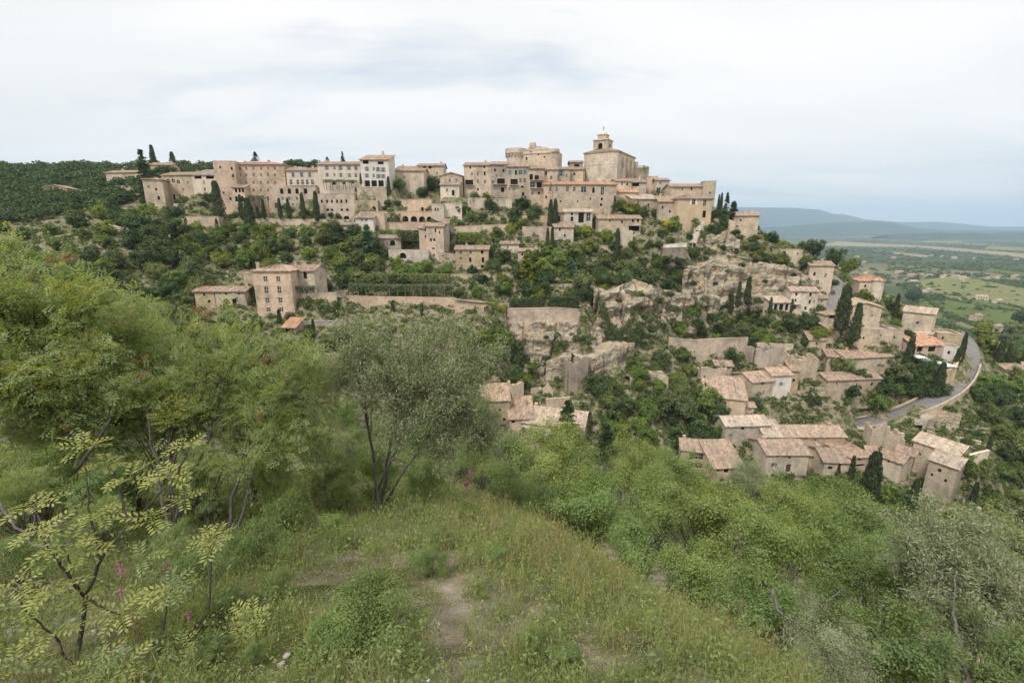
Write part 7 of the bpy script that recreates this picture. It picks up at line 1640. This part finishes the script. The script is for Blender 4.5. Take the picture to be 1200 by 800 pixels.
# ---- trees built limb by limb: lobes are photograph x, y, distance, radius in pixels
PINN = []                                             # a pinnate leaf: four pairs of leaflets and an end one
for i, t in enumerate((0.28, 0.48, 0.68, 0.86)):
    for s in (-1, 1):
        PINN.append((np.array([t + 0.07, s * 0.155, 0.02]), np.array([0.55, s * 0.85, 0.05]), 0.31, 0.115))
PINN.append((np.array([1.06, 0, 0]), np.array([1, 0, -0.05]), 0.30, 0.11))
_c = np.array([p[0] for p in PINN]); _a = np.array([p[1] for p in PINN])
PV, PF = leaf_quads(_c, _a, np.tile([0, 0, 1.0], (len(PINN), 1)), np.array([p[2] for p in PINN]), np.array([p[3] for p in PINN]))
_rv = np.array([[0, 0.008, 0], [1.0, 0.004, 0], [1.0, -0.004, 0], [0, -0.008, 0]])
PVR = np.concatenate([PV, _rv]); PFR = np.concatenate([PF, np.array([[0, 1, 2, 3]]) + len(PV)])
def big_tree(name, label, cat, base, lobes, seed, kind, nleaf, lsize, r0, bark='bark', subs=16, forks=None, extra=(), twig_sigma=0.11, spread=0.06, stems=4):
    rng = np.random.default_rng(seed); base = np.array(base, float); parts = []; tw_p, tw_d, tw_w = [], [], []
    Lw = [(np.array(P(x, y, Y)), r * mpp(x, y, Y)) for (x, y, Y, r) in lobes]
    mains = []
    for li, (c_, r) in enumerate(Lw):
        if li < stems: st = base + np.array([rng.normal() * spread, rng.normal() * spread, -0.35]); d_ = c_ - base; rs = r0; org = base
        else:
            cand = [(np.linalg.norm(m[k] - c_), mi, k) for mi, m in enumerate(mains) for k in (5, 7, 9)]; _, mi, k = min(cand); st = mains[mi][k]; d_ = c_ - st; rs = r0 * 0.62; org = st
        mid = org + d_ * 0.45 + np.array([0, 0, 0.22 * np.linalg.norm(d_)]) * rng.uniform(0.2, 0.9) + rng.normal(size=3) * 0.10
        main = bez(st, mid, c_, 14, 0.022, rng); parts.append(tube(main, np.linspace(rs, rs * 0.22, 14) * rng.uniform(0.75, 1.05), 8)); mains.append(main)
        for k in range(subs):
            t0 = rng.uniform(0.5, 1.0); a = main[int(t0 * 13)]; e = c_ + rand_dirs(1, rng)[0] * r * rng.uniform(0.55, 1.0) * np.array([1, 1, 0.85])
            m_ = (a + e) / 2 + rng.normal(size=3) * 0.12 * r; sb = bez(a, m_, e, 9, 0.03 * r, rng); parts.append(tube(sb, np.linspace(r0 * 0.28, r0 * 0.05, 9), 5))
            for q in range(3):
                a2 = sb[rng.integers(3, 9)]; e2 = a2 + (rand_dirs(1, rng)[0] + unit(e - c_) * 0.6) * r * rng.uniform(0.22, 0.42)
                parts.append(tube(np.array([a2, (a2 + e2) / 2 + rng.normal(size=3) * 0.02, e2]), [r0 * 0.07, r0 * 0.05, r0 * 0.025], 4))
                for f in (0.35, 0.7, 1.0): tw_p.append(a2 + (e2 - a2) * f); tw_d.append(e2 - a2); tw_w.append(r)
            for f in (5, 7, 8): tw_p.append(sb[f]); tw_d.append(e - a); tw_w.append(r)
    for (pts, rad) in extra:
        pw = np.array([P(*p) for p in pts]); t = np.linspace(0, 1, len(pw)); tt = np.linspace(0, 1, 16)
        path = np.stack([np.interp(tt, t, pw[:, i]) for i in range(3)], 1); path[1:-1] += rng.normal(size=(14, 3)) * 0.012
        parts.append(tube(path, np.linspace(rad, rad * 0.3, 16), 8))
    root = empty(name, tuple(base)); tag(root, label, cat)
    V, F = merge(parts); mobj('trunk', np_mesh('trunk', V - base, F, M[bark], smooth=True), root)
    tw_p, tw_d, tw_w = np.array(tw_p), unit(np.array(tw_d)), np.array(tw_w); k = rng.choice(len(tw_p), nleaf, p=tw_w**2 / (tw_w**2).sum())
    p = tw_p[k] + rng.normal(size=(nleaf, 3)) * (tw_w[k] * twig_sigma)[:, None]; ax = unit(tw_d[k] + rng.normal(size=(nleaf, 3)) * 0.75 + np.array([0, 0, 0.1])); nr = np.array([0, 0, 1.0]) + rng.normal(size=(nleaf, 3)) * 0.45
    s = lsize * rng.uniform(0.65, 1.35, nleaf)
    if kind == 'pinnate':
        V, F = scatter(PV, PF, p - base, frames(ax, nr), s); n4 = len(PF)
        who = rng.random(len(p)); clump = np.array([mnoise.noise(Vector(tuple(q * 1.7)) + Vector((seed, 0, 0))) for q in p]); rust = clump + 0.25 * (who - 0.5) > 0.52; fresh = (clump + 0.35 * (who - 0.5) < -0.42)
        FF = F.reshape(len(p), n4, 4)
        cr = mobj('crown', np_mesh('crown', V, [FF[~rust & ~fresh].reshape(-1, 4), FF[rust].reshape(-1, 4), FF[fresh].reshape(-1, 4)], [M['terebinth'], M['rust'], M['spring']], [0, 1, 2]), root)
    else:
        V, F = leaf_quads(p - base, ax, nr, s, s * 0.26); cr = mobj('crown', np_mesh('crown', V, F, M['olive']), root)
    return root
def tere_tmpl(seed):
    rng = np.random.default_rng(seed); nl, n = 26, 1500; c_ = rand_dirs(nl, rng) * (rng.random((nl, 1)) ** 0.5) * 0.85; c_[:, 2] *= 0.85; k = rng.integers(0, nl, n)
    p = c_[k] + rng.normal(size=(n, 3)) * 0.13; ax = unit(p - c_[k] * 0.6 + rng.normal(size=(n, 3)) * 0.3); nr = np.array([0, 0, 1.0]) + rng.normal(size=(n, 3)) * 0.4
    return scatter(PV, PF, p, frames(ax, nr), 0.17 * rng.uniform(0.7, 1.3, n))
for i in range(2): TM['tere%d' % i] = np_mesh('crown', *tere_tmpl(95 + i), M['terebinth'])
for px, py, Y, r, lb in ((60, 520, 6.0, 52, 'pinnate leaved bush at the left edge under the large terebinth'), (150, 545, 6.2, 46, 'pinnate leaved bush right of the left edge one'), (235, 560, 6.2, 46, 'pinnate leaved bush between the terebinth stems'), (310, 560, 6.8, 42, 'pinnate leaved bush right of the terebinth stems'), (20, 585, 4.6, 44, 'low pinnate bush above the left rocks'), (110, 610, 4.6, 40, 'low pinnate bush beside the sapling'), (180, 480, 7.4, 44, 'pinnate leaved bush deep under the spreading crown'), (290, 490, 8.4, 44, 'pinnate leaved bush behind the rust tipped crown'), (400, 580, 8.2, 24, 'small pinnate bush at the foot of the olive'), (200, 650, 4.0, 30, 'small pinnate bush near the magenta flowers')):
    shrub(px, py, Y, r, 'a', lb, kind=random.choice(['tere0', 'tere1']), sq=0.95)
def gbase(px, py, Y):
    p = P(px, py, Y); return (p.x, p.y, ground_at(p.x, p.y))
big_tree('olive_tree', 'multi stemmed olive tree with silver green crown in the centre foreground', 'olive tree', gbase(440, 600, 8.8),
         [(425, 415, 8.9, 40), (470, 395, 9.2, 38), (520, 405, 9.4, 42), (560, 425, 9.6, 32), (455, 450, 8.6, 38), (505, 455, 8.5, 45), (550, 480, 9.0, 36), (520, 520, 8.6, 36), (475, 500, 8.3, 34), (412, 385, 9.4, 26), (570, 520, 9.2, 26)], 3, 'lance', 60000, 0.066, 0.045, 'bark', 16, twig_sigma=0.17, spread=0.12)
big_tree('terebinth_tree', 'large terebinth tree cut by the left edge with a bent dark limb', 'tree', gbase(-60, 640, 5.6),
         [(12, 312, 7.2, 52), (75, 350, 7.0, 52), (25, 370, 6.6, 60), (105, 385, 6.8, 55), (60, 430, 6.2, 60), (10, 455, 5.8, 55), (110, 455, 6.4, 48), (55, 500, 5.8, 48), (-40, 350, 6.5, 66), (-50, 450, 5.8, 70), (150, 415, 7.2, 40)], 7, 'pinnate', 7600, 0.18, 0.05, 'darkbark', 10, stems=3, twig_sigma=0.12,
         extra=[([(-60, 640, 5.6), (-5, 560, 5.6), (30, 575, 5.5), (60, 570, 5.5), (95, 545, 5.6), (130, 490, 6.0)], 0.06), ([(30, 575, 5.5), (75, 520, 5.7), (110, 450, 6.2)], 0.03)])
big_tree('terebinth_tree', 'spreading terebinth with rust red tips left of the olive', 'tree', gbase(225, 690, 5.2),
         [(175, 395, 8.4, 46), (225, 398, 8.2, 50), (280, 400, 8.2, 52), (335, 430, 8.0, 48), (200, 440, 7.4, 55), (260, 455, 7.2, 58), (320, 480, 7.2, 52), (375, 465, 8.2, 40), (235, 505, 6.6, 50), (295, 530, 6.6, 45), (175, 490, 6.6, 48), (355, 525, 7.4, 40), (150, 365, 9.0, 38)  , (130, 500, 6.6, 40)], 12, 'pinnate', 9200, 0.165, 0.032, 'darkbark', 9, spread=0.5, stems=5, twig_sigma=0.12,
         extra=[([(225, 760, 4.0), (200, 640, 4.6), (185, 560, 5.4), (170, 470, 6.4)], 0.03), ([(205, 770, 3.8), (250, 680, 4.6), (285, 600, 5.6), (300, 540, 6.4)], 0.032), ([(150, 760, 3.4), (180, 660, 4.2), (215, 580, 5.2)], 0.02)])
big_tree('olive_tree', 'sparse olive tree with a bare lower trunk at the bottom right', 'olive tree', gbase(1138, 800, 5.0),
         [(1080, 625, 6.6, 38), (1125, 615, 6.8, 42), (1175, 640, 6.8, 40), (1100, 670, 6.2, 42), (1150, 685, 6.2, 45), (1195, 690, 6.4, 40), (1085, 720, 5.8, 36), (1140, 735, 5.6, 34), (1050, 660, 6.8, 26)], 17, 'lance', 30000, 0.064, 0.04, 'bark', 15, twig_sigma=0.15,
         extra=[([(1142, 830, 4.6), (1128, 770, 5.0), (1118, 720, 5.5), (1120, 670, 6.0)], 0.035), ([(1130, 780, 4.9), (1075, 745, 5.2), (1020, 748, 5.2)], 0.02)])

# ---- nearest sapling: every pinnate leaf is a part of its own
def leaf_mesh(name, seed, material):
    rng = np.random.default_rng(seed); V = PVR.copy(); V[:, 2] += -0.16 * V[:, 0] ** 2 + rng.normal(size=len(V)) * 0.006; V[:, 1] *= rng.uniform(0.85, 1.15)
    return np_mesh(name, V, PFR, material)
LEAF = [leaf_mesh('leaf', i, M['spring'] if i < 4 else M['terebinth']) for i in range(7)]
def sapling():
    base = np.array(gbase(88, 792, 2.5)); root = empty('terebinth_sapling', tuple(base)); tag(root, 'young terebinth with yellow green leaves nearest the camera at lower left', 'sapling')
    stems = [[(88, 800, 2.5), (100, 700, 2.7), (118, 655, 2.8), (150, 615, 2.9), (205, 560, 3.0)], [(100, 700, 2.7), (70, 660, 2.6), (45, 625, 2.6)], [(118, 655, 2.8), (105, 600, 2.9), (100, 540, 3.0)], [(150, 615, 2.9), (140, 570, 3.0), (125, 545, 3.1)], [(185, 800, 2.6), (190, 740, 2.7), (200, 690, 2.8)],
             [(190, 800, 2.6), (245, 720, 2.9), (248, 655, 3.0), (250, 635, 3.0)], [(247, 725, 2.9), (270, 735, 2.9), (292, 728, 2.9)], [(88, 790, 2.5), (60, 740, 2.45), (30, 715, 2.4)], [(205, 560, 3.0), (215, 540, 3.0), (225, 520, 3.1)], [(190, 740, 2.7), (205, 765, 2.6)], [(100, 700, 2.7), (85, 680, 2.6), (80, 650, 2.6)], [(60, 800, 2.3), (120, 785, 2.3), (150, 780, 2.35)], [(70, 660, 2.6), (50, 620, 2.8), (40, 590, 2.9)], [(100, 700, 2.7), (125, 715, 2.65), (140, 720, 2.6)], [(30, 715, 2.4), (20, 700, 2.45), (15, 690, 2.5)]]
    parts = []; rng = np.random.default_rng(5)
    for i, st in enumerate(stems):
        pw = np.array([P(*p) for p in st]); t = np.linspace(0, 1, len(pw)); tt = np.linspace(0, 1, 12); path = np.stack([np.interp(tt, t, pw[:, k]) for k in range(3)], 1); path[1:-1] += rng.normal(size=(10, 3)) * 0.004
        parts.append(tube(path, np.linspace(0.016 if i == 0 else 0.010, 0.004, 12), 7))
    V, F = merge(parts); mobj('stem', np_mesh('stem', V - base, F, M['darkbark'], smooth=True), root)
    sprays = [(100, 525, 3.0, 9, 0), (125, 545, 3.1, 7, 0), (150, 560, 3.0, 8, 0), (200, 558, 3.0, 11, 0), (225, 520, 3.1, 7, 0), (118, 602, 2.9, 9, 0), (45, 622, 2.6, 8, 0), (95, 650, 2.7, 9, 0), (75, 640, 2.6, 7, 0), (62, 690, 2.5, 9, 0), (90, 700, 2.6, 8, 0), (28, 712, 2.4, 7, 1), (250, 632, 3.0, 12, 0), (293, 726, 2.9, 12, 0), (200, 690, 2.8, 12, 1), (180, 705, 2.75, 8, 1), (206, 762, 2.6, 12, 1), (150, 778, 2.35, 11, 1), (110, 785, 2.3, 10, 1), (60, 740, 2.45, 9, 1), (20, 780, 2.2, 10, 1), (15, 690, 2.5, 8, 0), (140, 720, 2.6, 8, 0), (40, 590, 2.9, 8, 0), (175, 610, 2.9, 6, 0), (215, 585, 3.0, 6, 0), (165, 655, 2.8, 6, 1)]
    for (px, py, Y, n, dk) in sprays:
        c_ = np.array(P(px, py, Y)) - base
        for i in range(n):
            a = 2 * math.pi * i / n + random.uniform(-0.4, 0.4); el = random.uniform(-0.15, 0.6)
            o = bpy.data.objects.new('leaf', random.choice(LEAF[:4] if not dk else LEAF[2:])); o.location = tuple(c_ + rng.normal(size=3) * 0.012); o.rotation_euler = (random.uniform(-0.4, 0.4), -el, a); s = random.uniform(0.12, 0.18); o.scale = (s, s, s); link(o, root)
sapling()

# ---- grass, herbs, straw and flowers on the bank
def blade_tuft(seed, n, h, lean, wd, segs=3):
    rng = np.random.default_rng(seed); V, F = [], []
    for i in range(n):
        a = rng.random() * 6.28; r = rng.random() ** 0.5 * 0.06; p = np.array([math.cos(a) * r, math.sin(a) * r, -0.03]); b2 = rng.random() * 6.28; d_ = np.array([math.cos(b2), math.sin(b2), 0]) ; sd = np.array([-d_[1], d_[0], 0]); hh = h * rng.uniform(0.5, 1.2); ln = lean * rng.uniform(0.3, 1.4); k0 = len(V)
        for j in range(segs + 1):
            t = j / segs; q = p + d_ * ln * hh * t * t + np.array([0, 0, hh * (t - 0.25 * ln * t * t)]); w_ = wd * (1 - t * 0.92); V += [q + sd * w_, q - sd * w_]
        for j in range(segs): F.append([k0 + 2*j, k0 + 2*j + 1, k0 + 2*j + 3, k0 + 2*j + 2])
    return np.array(V), np.array(F)
def herb_tuft(seed, n, h, ls, asp=0.5):
    rng = np.random.default_rng(seed); p = rng.normal(size=(n, 3)) * np.array([0.06, 0.06, 0]) ; p[:, 2] = h * rng.random(n) ** 0.8
    nn = np.array([0, 0, 1.0]) + rng.normal(size=(n, 3)) * 0.55; return leaf_quads(p, rng.normal(size=(n, 3)), nn, ls * rng.uniform(0.6, 1.3, n), ls * asp * rng.uniform(0.7, 1.2, n))
def straw_tuft(seed, n, h):
    rng = np.random.default_rng(seed); parts = []
    for i in range(n):
        a = rng.random() * 6.28; b2 = np.array([math.cos(a), math.sin(a), 0]); s = np.array([rng.normal() * 0.04, rng.normal() * 0.04, 0]); hh = h * rng.uniform(0.65, 1.2); e = s + b2 * hh * rng.uniform(0.05, 0.3) + np.array([0, 0, hh])
        parts.append(tube(np.array([s, (s + e) / 2 + b2 * 0.01, e]), [0.0016, 0.0014, 0.001], 3))
        k = 5; t = rng.uniform(0.78, 1.03, k)[:, None]; parts.append(leaf_quads(s + (e - s) * t, np.tile(e - s, (k, 1)) + rng.normal(size=(k, 3)) * 0.05, rng.normal(size=(k, 3)), np.full(k, 0.028), np.full(k, 0.008)))
    return merge(parts)
def spike(seed, n, h, size, ball=False):
    rng = np.random.default_rng(seed); parts = []
    parts.append(tube(np.array([[0, 0, -0.02], [0.005, 0, h * 0.5], [0, 0, h]]), [0.003, 0.0025, 0.002], 3))
    k = n; z = h * (0.93 + rng.normal(size=k) * 0.05) if ball else h * rng.uniform(0.45, 1.02, k); p = np.stack([rng.normal(size=k) * size * 0.8, rng.normal(size=k) * size * 0.8, z], 1)
    parts.append(leaf_quads(p, rng.normal(size=(k, 3)), rng.normal(size=(k, 3)) + np.array([0, -0.4, 0.6]), np.full(k, size * 1.3), np.full(k, size * 0.9))); return merge(parts)
def bank_points(n, rng, mask=None, ymax=17.0):
    out = []
    while len(out) < n:
        y = 1.0 + (ymax - 1.0) * rng.random() ** 1.5; x = rng.uniform(-1.42, 0.75) * (y + 0.6) - 0.2
        xc = 1.45 - (y - 3.6) * 0.30 if y > 3.6 else 1.45 + (3.6 - y) * 0.75
        if x > xc + 1.2: continue
        if mask is not None and not mask(x, y, rng): continue
        out.append((x, y))
    P2 = np.array(out); return np.concatenate([P2, T(P2[:, 0], P2[:, 1])[:, None]], 1)
BARE = []
for (px, py, rx, ry) in ((470, 700, 50, 22), (520, 690, 24, 40), (560, 780, 40, 22), (640, 720, 26, 16), (740, 770, 30, 20), (250, 770, 36, 22), (425, 690, 66, 28), (375, 700, 40, 20), (525, 730, 26, 50), (530, 770, 24, 40), (690, 780, 40, 26), (300, 790, 40, 20), (600, 745, 14, 12), (340, 770, 24, 20)): BARE.append((px, py, rx, ry))
def to_px(x, y, z):
    yd_ = y * CT - z * ST; return 600 + FPX * x / yd_, 400 - FPX * (y * ST + z * CT) / yd_
def bare(x, y):
    if y > 6: return False
    z = ground_at(x, y); px, py = to_px(x, y, z)
    return any(((px - a) / c_)**2 + ((py - b2) / d_)**2 < 1 for a, b2, c_, d_ in BARE)
def m_grass(x, y, rng):
    if bare(x, y) and rng.random() < 0.985: return False
    return float(vnoise(np.array([x]), np.array([y]), 0.8, 8)[0]) > -0.30 or rng.random() < 0.35
def m_straw(x, y, rng):
    z = ground_at(x, y); px, py = to_px(x, y, z)
    k = max(0, 1 - ((px - 680) / 190)**2 - ((py - 640) / 90)**2) + max(0, 1 - ((px - 850) / 110)**2 - ((py - 745) / 70)**2) + 0.06
    return rng.random() < k
def up_frames(n, rng, tilt=0.18):
    a = rng.random(n) * 2 * np.pi; x = np.stack([np.cos(a), np.sin(a), np.zeros(n)], 1); z = unit(np.array([0, 0, 1.0]) + rng.normal(size=(n, 3)) * tilt); y = unit(np.cross(z, x)); x = np.cross(y, z); return np.stack([x, y, z], -1)
def cover(name, label, tmpls, n, mask, material, sc, seed, ymax=17.0, kind='stuff'):
    r1 = random.Random(seed); rng = np.random.default_rng(seed); pos = bank_points(n, r1, mask, ymax); parts = []
    for i, (V, F) in enumerate(tmpls):
        sel = pos[i::len(tmpls)]; parts.append(scatter(V, F, sel, up_frames(len(sel), rng), rng.uniform(sc[0], sc[1], len(sel)) * (0.55 + 0.075 * np.minimum(sel[:, 1], 9))))
    V, F = merge(parts); ob = mobj(name, np_mesh(name, V, F, material)); tag(ob, label, kind=kind)
cover('grass', 'green meadow grass over the foreground bank', [blade_tuft(i, 12, 0.26, 0.6, 0.0032) for i in range(6)], 6800, m_grass, M['grass'], (0.7, 1.5), 31)
cover('herbs', 'low leafy herbs among the grass', [herb_tuft(i + 10, 16, 0.16, 0.034) for i in range(5)], 7400, m_grass, M['scrub'], (0.7, 1.5), 32)
cover('weeds', 'rough tall weeds standing above the grass', [herb_tuft(i + 50, 30, 0.40, 0.05, 0.42) for i in range(5)], 1500, m_grass, M['scrub'], (0.6, 1.3), 36)
cover('grey_herbs', 'grey green herbs and thyme among the grass', [herb_tuft(i + 20, 22, 0.13, 0.026, 0.35) for i in range(4)], 2600, m_grass, M['olive'], (0.7, 1.5), 33)
cover('dry_grass', 'straw coloured ripening grass on the right of the bank', [straw_tuft(i + 30, 7, 0.33) for i in range(5)], 520, m_straw, M['straw'], (0.7, 1.3), 34)
def litter_pts(x, y, rng): return bare(x, y) or rng.random() < 0.12
cover('litter', 'dry twigs and dead leaves on the bare patches', [herb_tuft(i + 40, 12, 0.015, 0.03, 0.3) for i in range(4)], 1500, litter_pts, M['straw'], (0.6, 1.3), 35, 8.0)
# flowers one can count
FL = dict(yellow=[np_mesh('flower', *spike(i, 18, 0.30, 0.012), M['yellow']) for i in range(2)], pink=[np_mesh('flower', *spike(i + 5, 22, 0.42, 0.022, True), M['pink']) for i in range(2)], poppy=[np_mesh('flower', *spike(9, 7, 0.34, 0.03, True), M['poppy'])], cream=[np_mesh('flower', *spike(i + 11, 30, 0.5, 0.018), M['cream']) for i in range(2)], white=[np_mesh('flower', *spike(15, 8, 0.2, 0.02, True), M['white'])])
def flower(px, py, kind, label, group, sc=1.0):
    a, bb, yd = ray(px, py); Y = np.linspace(1.2, 24, 500); z = T(a * Y, Y); k = np.nonzero(bb * Y <= z + 0.25)[0]; k = k[0] if len(k) else 200
    o = mobj('wildflower', random.choice(FL[kind]), None, (a * Y[k], Y[k], float(z[k]))); o.rotation_euler = (random.uniform(-0.15, 0.15), random.uniform(-0.15, 0.15), random.uniform(0, 6.28)); s = sc * (0.5 + 0.07 * Y[k]); o.scale = (s, s, s); tag(o, label, 'flower', group)
rng = random.Random(41)
for i in range(30): flower(rng.gauss(650, 40), rng.gauss(668, 20), 'yellow', 'yellow flower spike in the drift on the bank', 'drift of yellow flowers on the bank')
for i in range(10): flower(rng.gauss(715, 40), rng.gauss(640, 14), 'cream', 'cream flower spike near the top of the bank', 'cream flower spikes on the bank')
for i in range(8): flower(rng.gauss(545, 8), rng.gauss(572, 5), 'pink', 'pink flower in the tall clump right of the olive', 'pink clump right of the olive', 1.3)
for (px, py) in ((136, 670), (142, 673), (198, 672), (222, 724), (162, 731), (148, 697), (200, 668)): flower(px, py, 'pink', 'magenta flower among the terebinth stems at lower left', 'magenta flowers at lower left')
for (px, py) in ((830, 690), (850, 702), (862, 710), (846, 698)): flower(px, py, 'pink', 'dusty pink flower at the right of the bank', 'dusty pink flowers at the right')
flower(712, 646, 'poppy', 'single red poppy near the top of the bank', None)
for (px, py, lb) in ((364, 587, 'pale yellow mullein spike left of the olive'), (372, 600, 'second pale mullein spike left of the olive')): flower(px, py, 'cream', lb, None, 1.6)
for (px, py) in ((511, 718), (500, 783), (122, 746)): flower(px, py, 'white', 'single small white flower on the bank', 'small white flowers')

# ---- stones
def stone_mesh(seed, n=3):
    import bmesh
    bm = bmesh.new(); bmesh.ops.create_icosphere(bm, subdivisions=n, radius=1.0); so = Vector((seed * 7.1, seed * 3.3, 0))
    for v in bm.verts:
        q = v.co.copy(); k = 1 + 0.45 * mnoise.noise(q * 0.9 + so) + 0.2 * mnoise.noise(q * 2.3 + so); v.co = Vector((q.x * k, q.y * k * 0.85, q.z * k * 0.62))
        for ax in (Vector((0.6, 0.2, 0.75)), Vector((-0.5, -0.6, 0.6)), Vector((0.2, -0.95, 0.2)), Vector((-0.9, 0.3, 0.1))):
            dd = v.co.dot(ax.normalized()) - 0.72
            if dd > 0: v.co -= ax.normalized() * dd * 0.85
    me = bpy.data.meshes.new('stone'); bm.to_mesh(me); bm.free(); me.materials.append(M['pebble']); return me
ST_M = [stone_mesh(i) for i in range(4)]
def stone(px, py, rpx, label, group=None, name='stone'):
    a, bb, yd = ray(px, py); Y = np.linspace(1.0, 24, 800); z = T(a * Y, Y); k = np.nonzero(bb * Y <= z)[0]; k = k[0] if len(k) else 300
    r = rpx * mpp(px, py, Y[k]); o = mobj(name, random.choice(ST_M), None, (a * Y[k], Y[k], float(z[k]) + 0.2 * r)); o.scale = (r, r, r); o.rotation_euler = (random.uniform(-0.3, 0.3), random.uniform(-0.3, 0.3), random.uniform(0, 6.28)); tag(o, label, name, group)
for px, py, r, lb in ((570, 683, 6, 'pale stone in the middle of the bank'), (337, 769, 5, 'pale pebble left of the green leafy bush'), (247, 763, 5, 'grey stone among the grass at lower left'), (455, 797, 6, 'whitish stone at the bottom edge under the leafy bush'), (5, 615, 17, 'large pale rock at the left edge'), (28, 640, 16, 'pale rock right of the large one at the left edge'), (5, 660, 16, 'rock under the large pale one'), (45, 655, 9, 'small broken rock by the left edge'),
                     (110, 752, 16, 'flat grey stone under the sapling'), (145, 765, 11, 'stone beside the flat grey one'), (145, 782, 7, 'pale square stone under the sapling'), (14, 748, 13, 'earthy rock at the bottom left'), (330, 782, 5, 'pebble under the pale one at lower centre'), (683, 640, 4, 'small stone near the top of the bank'), (80, 735, 10, 'little rock between sapling stems')): stone(px, py, r, lb)
# ---- dead branches
def dead(label, pts, rad, seed):
    pw = np.array([P(*p) for p in pts]); rng = np.random.default_rng(seed); t = np.linspace(0, 1, len(pw)); tt = np.linspace(0, 1, 18); path = np.stack([np.interp(tt, t, pw[:, k]) for k in range(3)], 1); path[1:-1] += rng.normal(size=(16, 3)) * 0.012
    parts = [tube(path, np.linspace(rad, rad * 0.3, 18), 8)]
    for k in range(5):
        a = path[rng.integers(4, 17)]; e = a + rand_dirs(1, rng)[0] * rng.uniform(0.2, 0.5); parts.append(tube(np.array([a, (a + e) / 2 + rng.normal(size=3) * 0.04, e]), [rad * 0.35, rad * 0.25, rad * 0.1], 5))
    V, F = merge(parts); o = V.mean(0); ob = mobj('dead_branch', np_mesh('dead_branch', V - o, F, M['bark'], smooth=True), None, tuple(o)); tag(ob, label, 'branch')
dead('broken grey branch with an orange end lying under the thicket', [(905, 690, 5.0), (912, 715, 4.8), (925, 727, 4.6), (945, 728, 4.5)], 0.022, 1); dead('pale dead branch arching in the thicket', [(965, 715, 5.2), (985, 690, 5.4), (995, 700, 5.4), (990, 735, 5.2)], 0.008, 2); dead('dead twig leaning among the left shrubs', [(0, 590, 3.4), (40, 640, 3.2), (80, 640, 3.2), (110, 620, 3.3)], 0.010, 3)
dead('bare grey twigs under the left rocks', [(20, 690, 2.8), (60, 680, 2.9), (110, 700, 2.9)], 0.008, 4)
# ------------------------------------------------------------------ the air
hz = MB(); hz.box((-22000, -400, -330), (22000, 21000, 820))
m, nt, out = mat('summer haze'); q = NT(nt)
pv = q.n('VolumePrincipled'); pv.inputs['Color'].default_value = (0.60, 0.79, 1.0, 1); pv.inputs['Density'].default_value = HAZE; pv.inputs['Anisotropy'].default_value = 0.0
q.l(pv.outputs[0], out.inputs['Volume'])
haze = hz.build('haze', m); tag(haze, 'pale haze filling the air of the valley', kind='stuff')
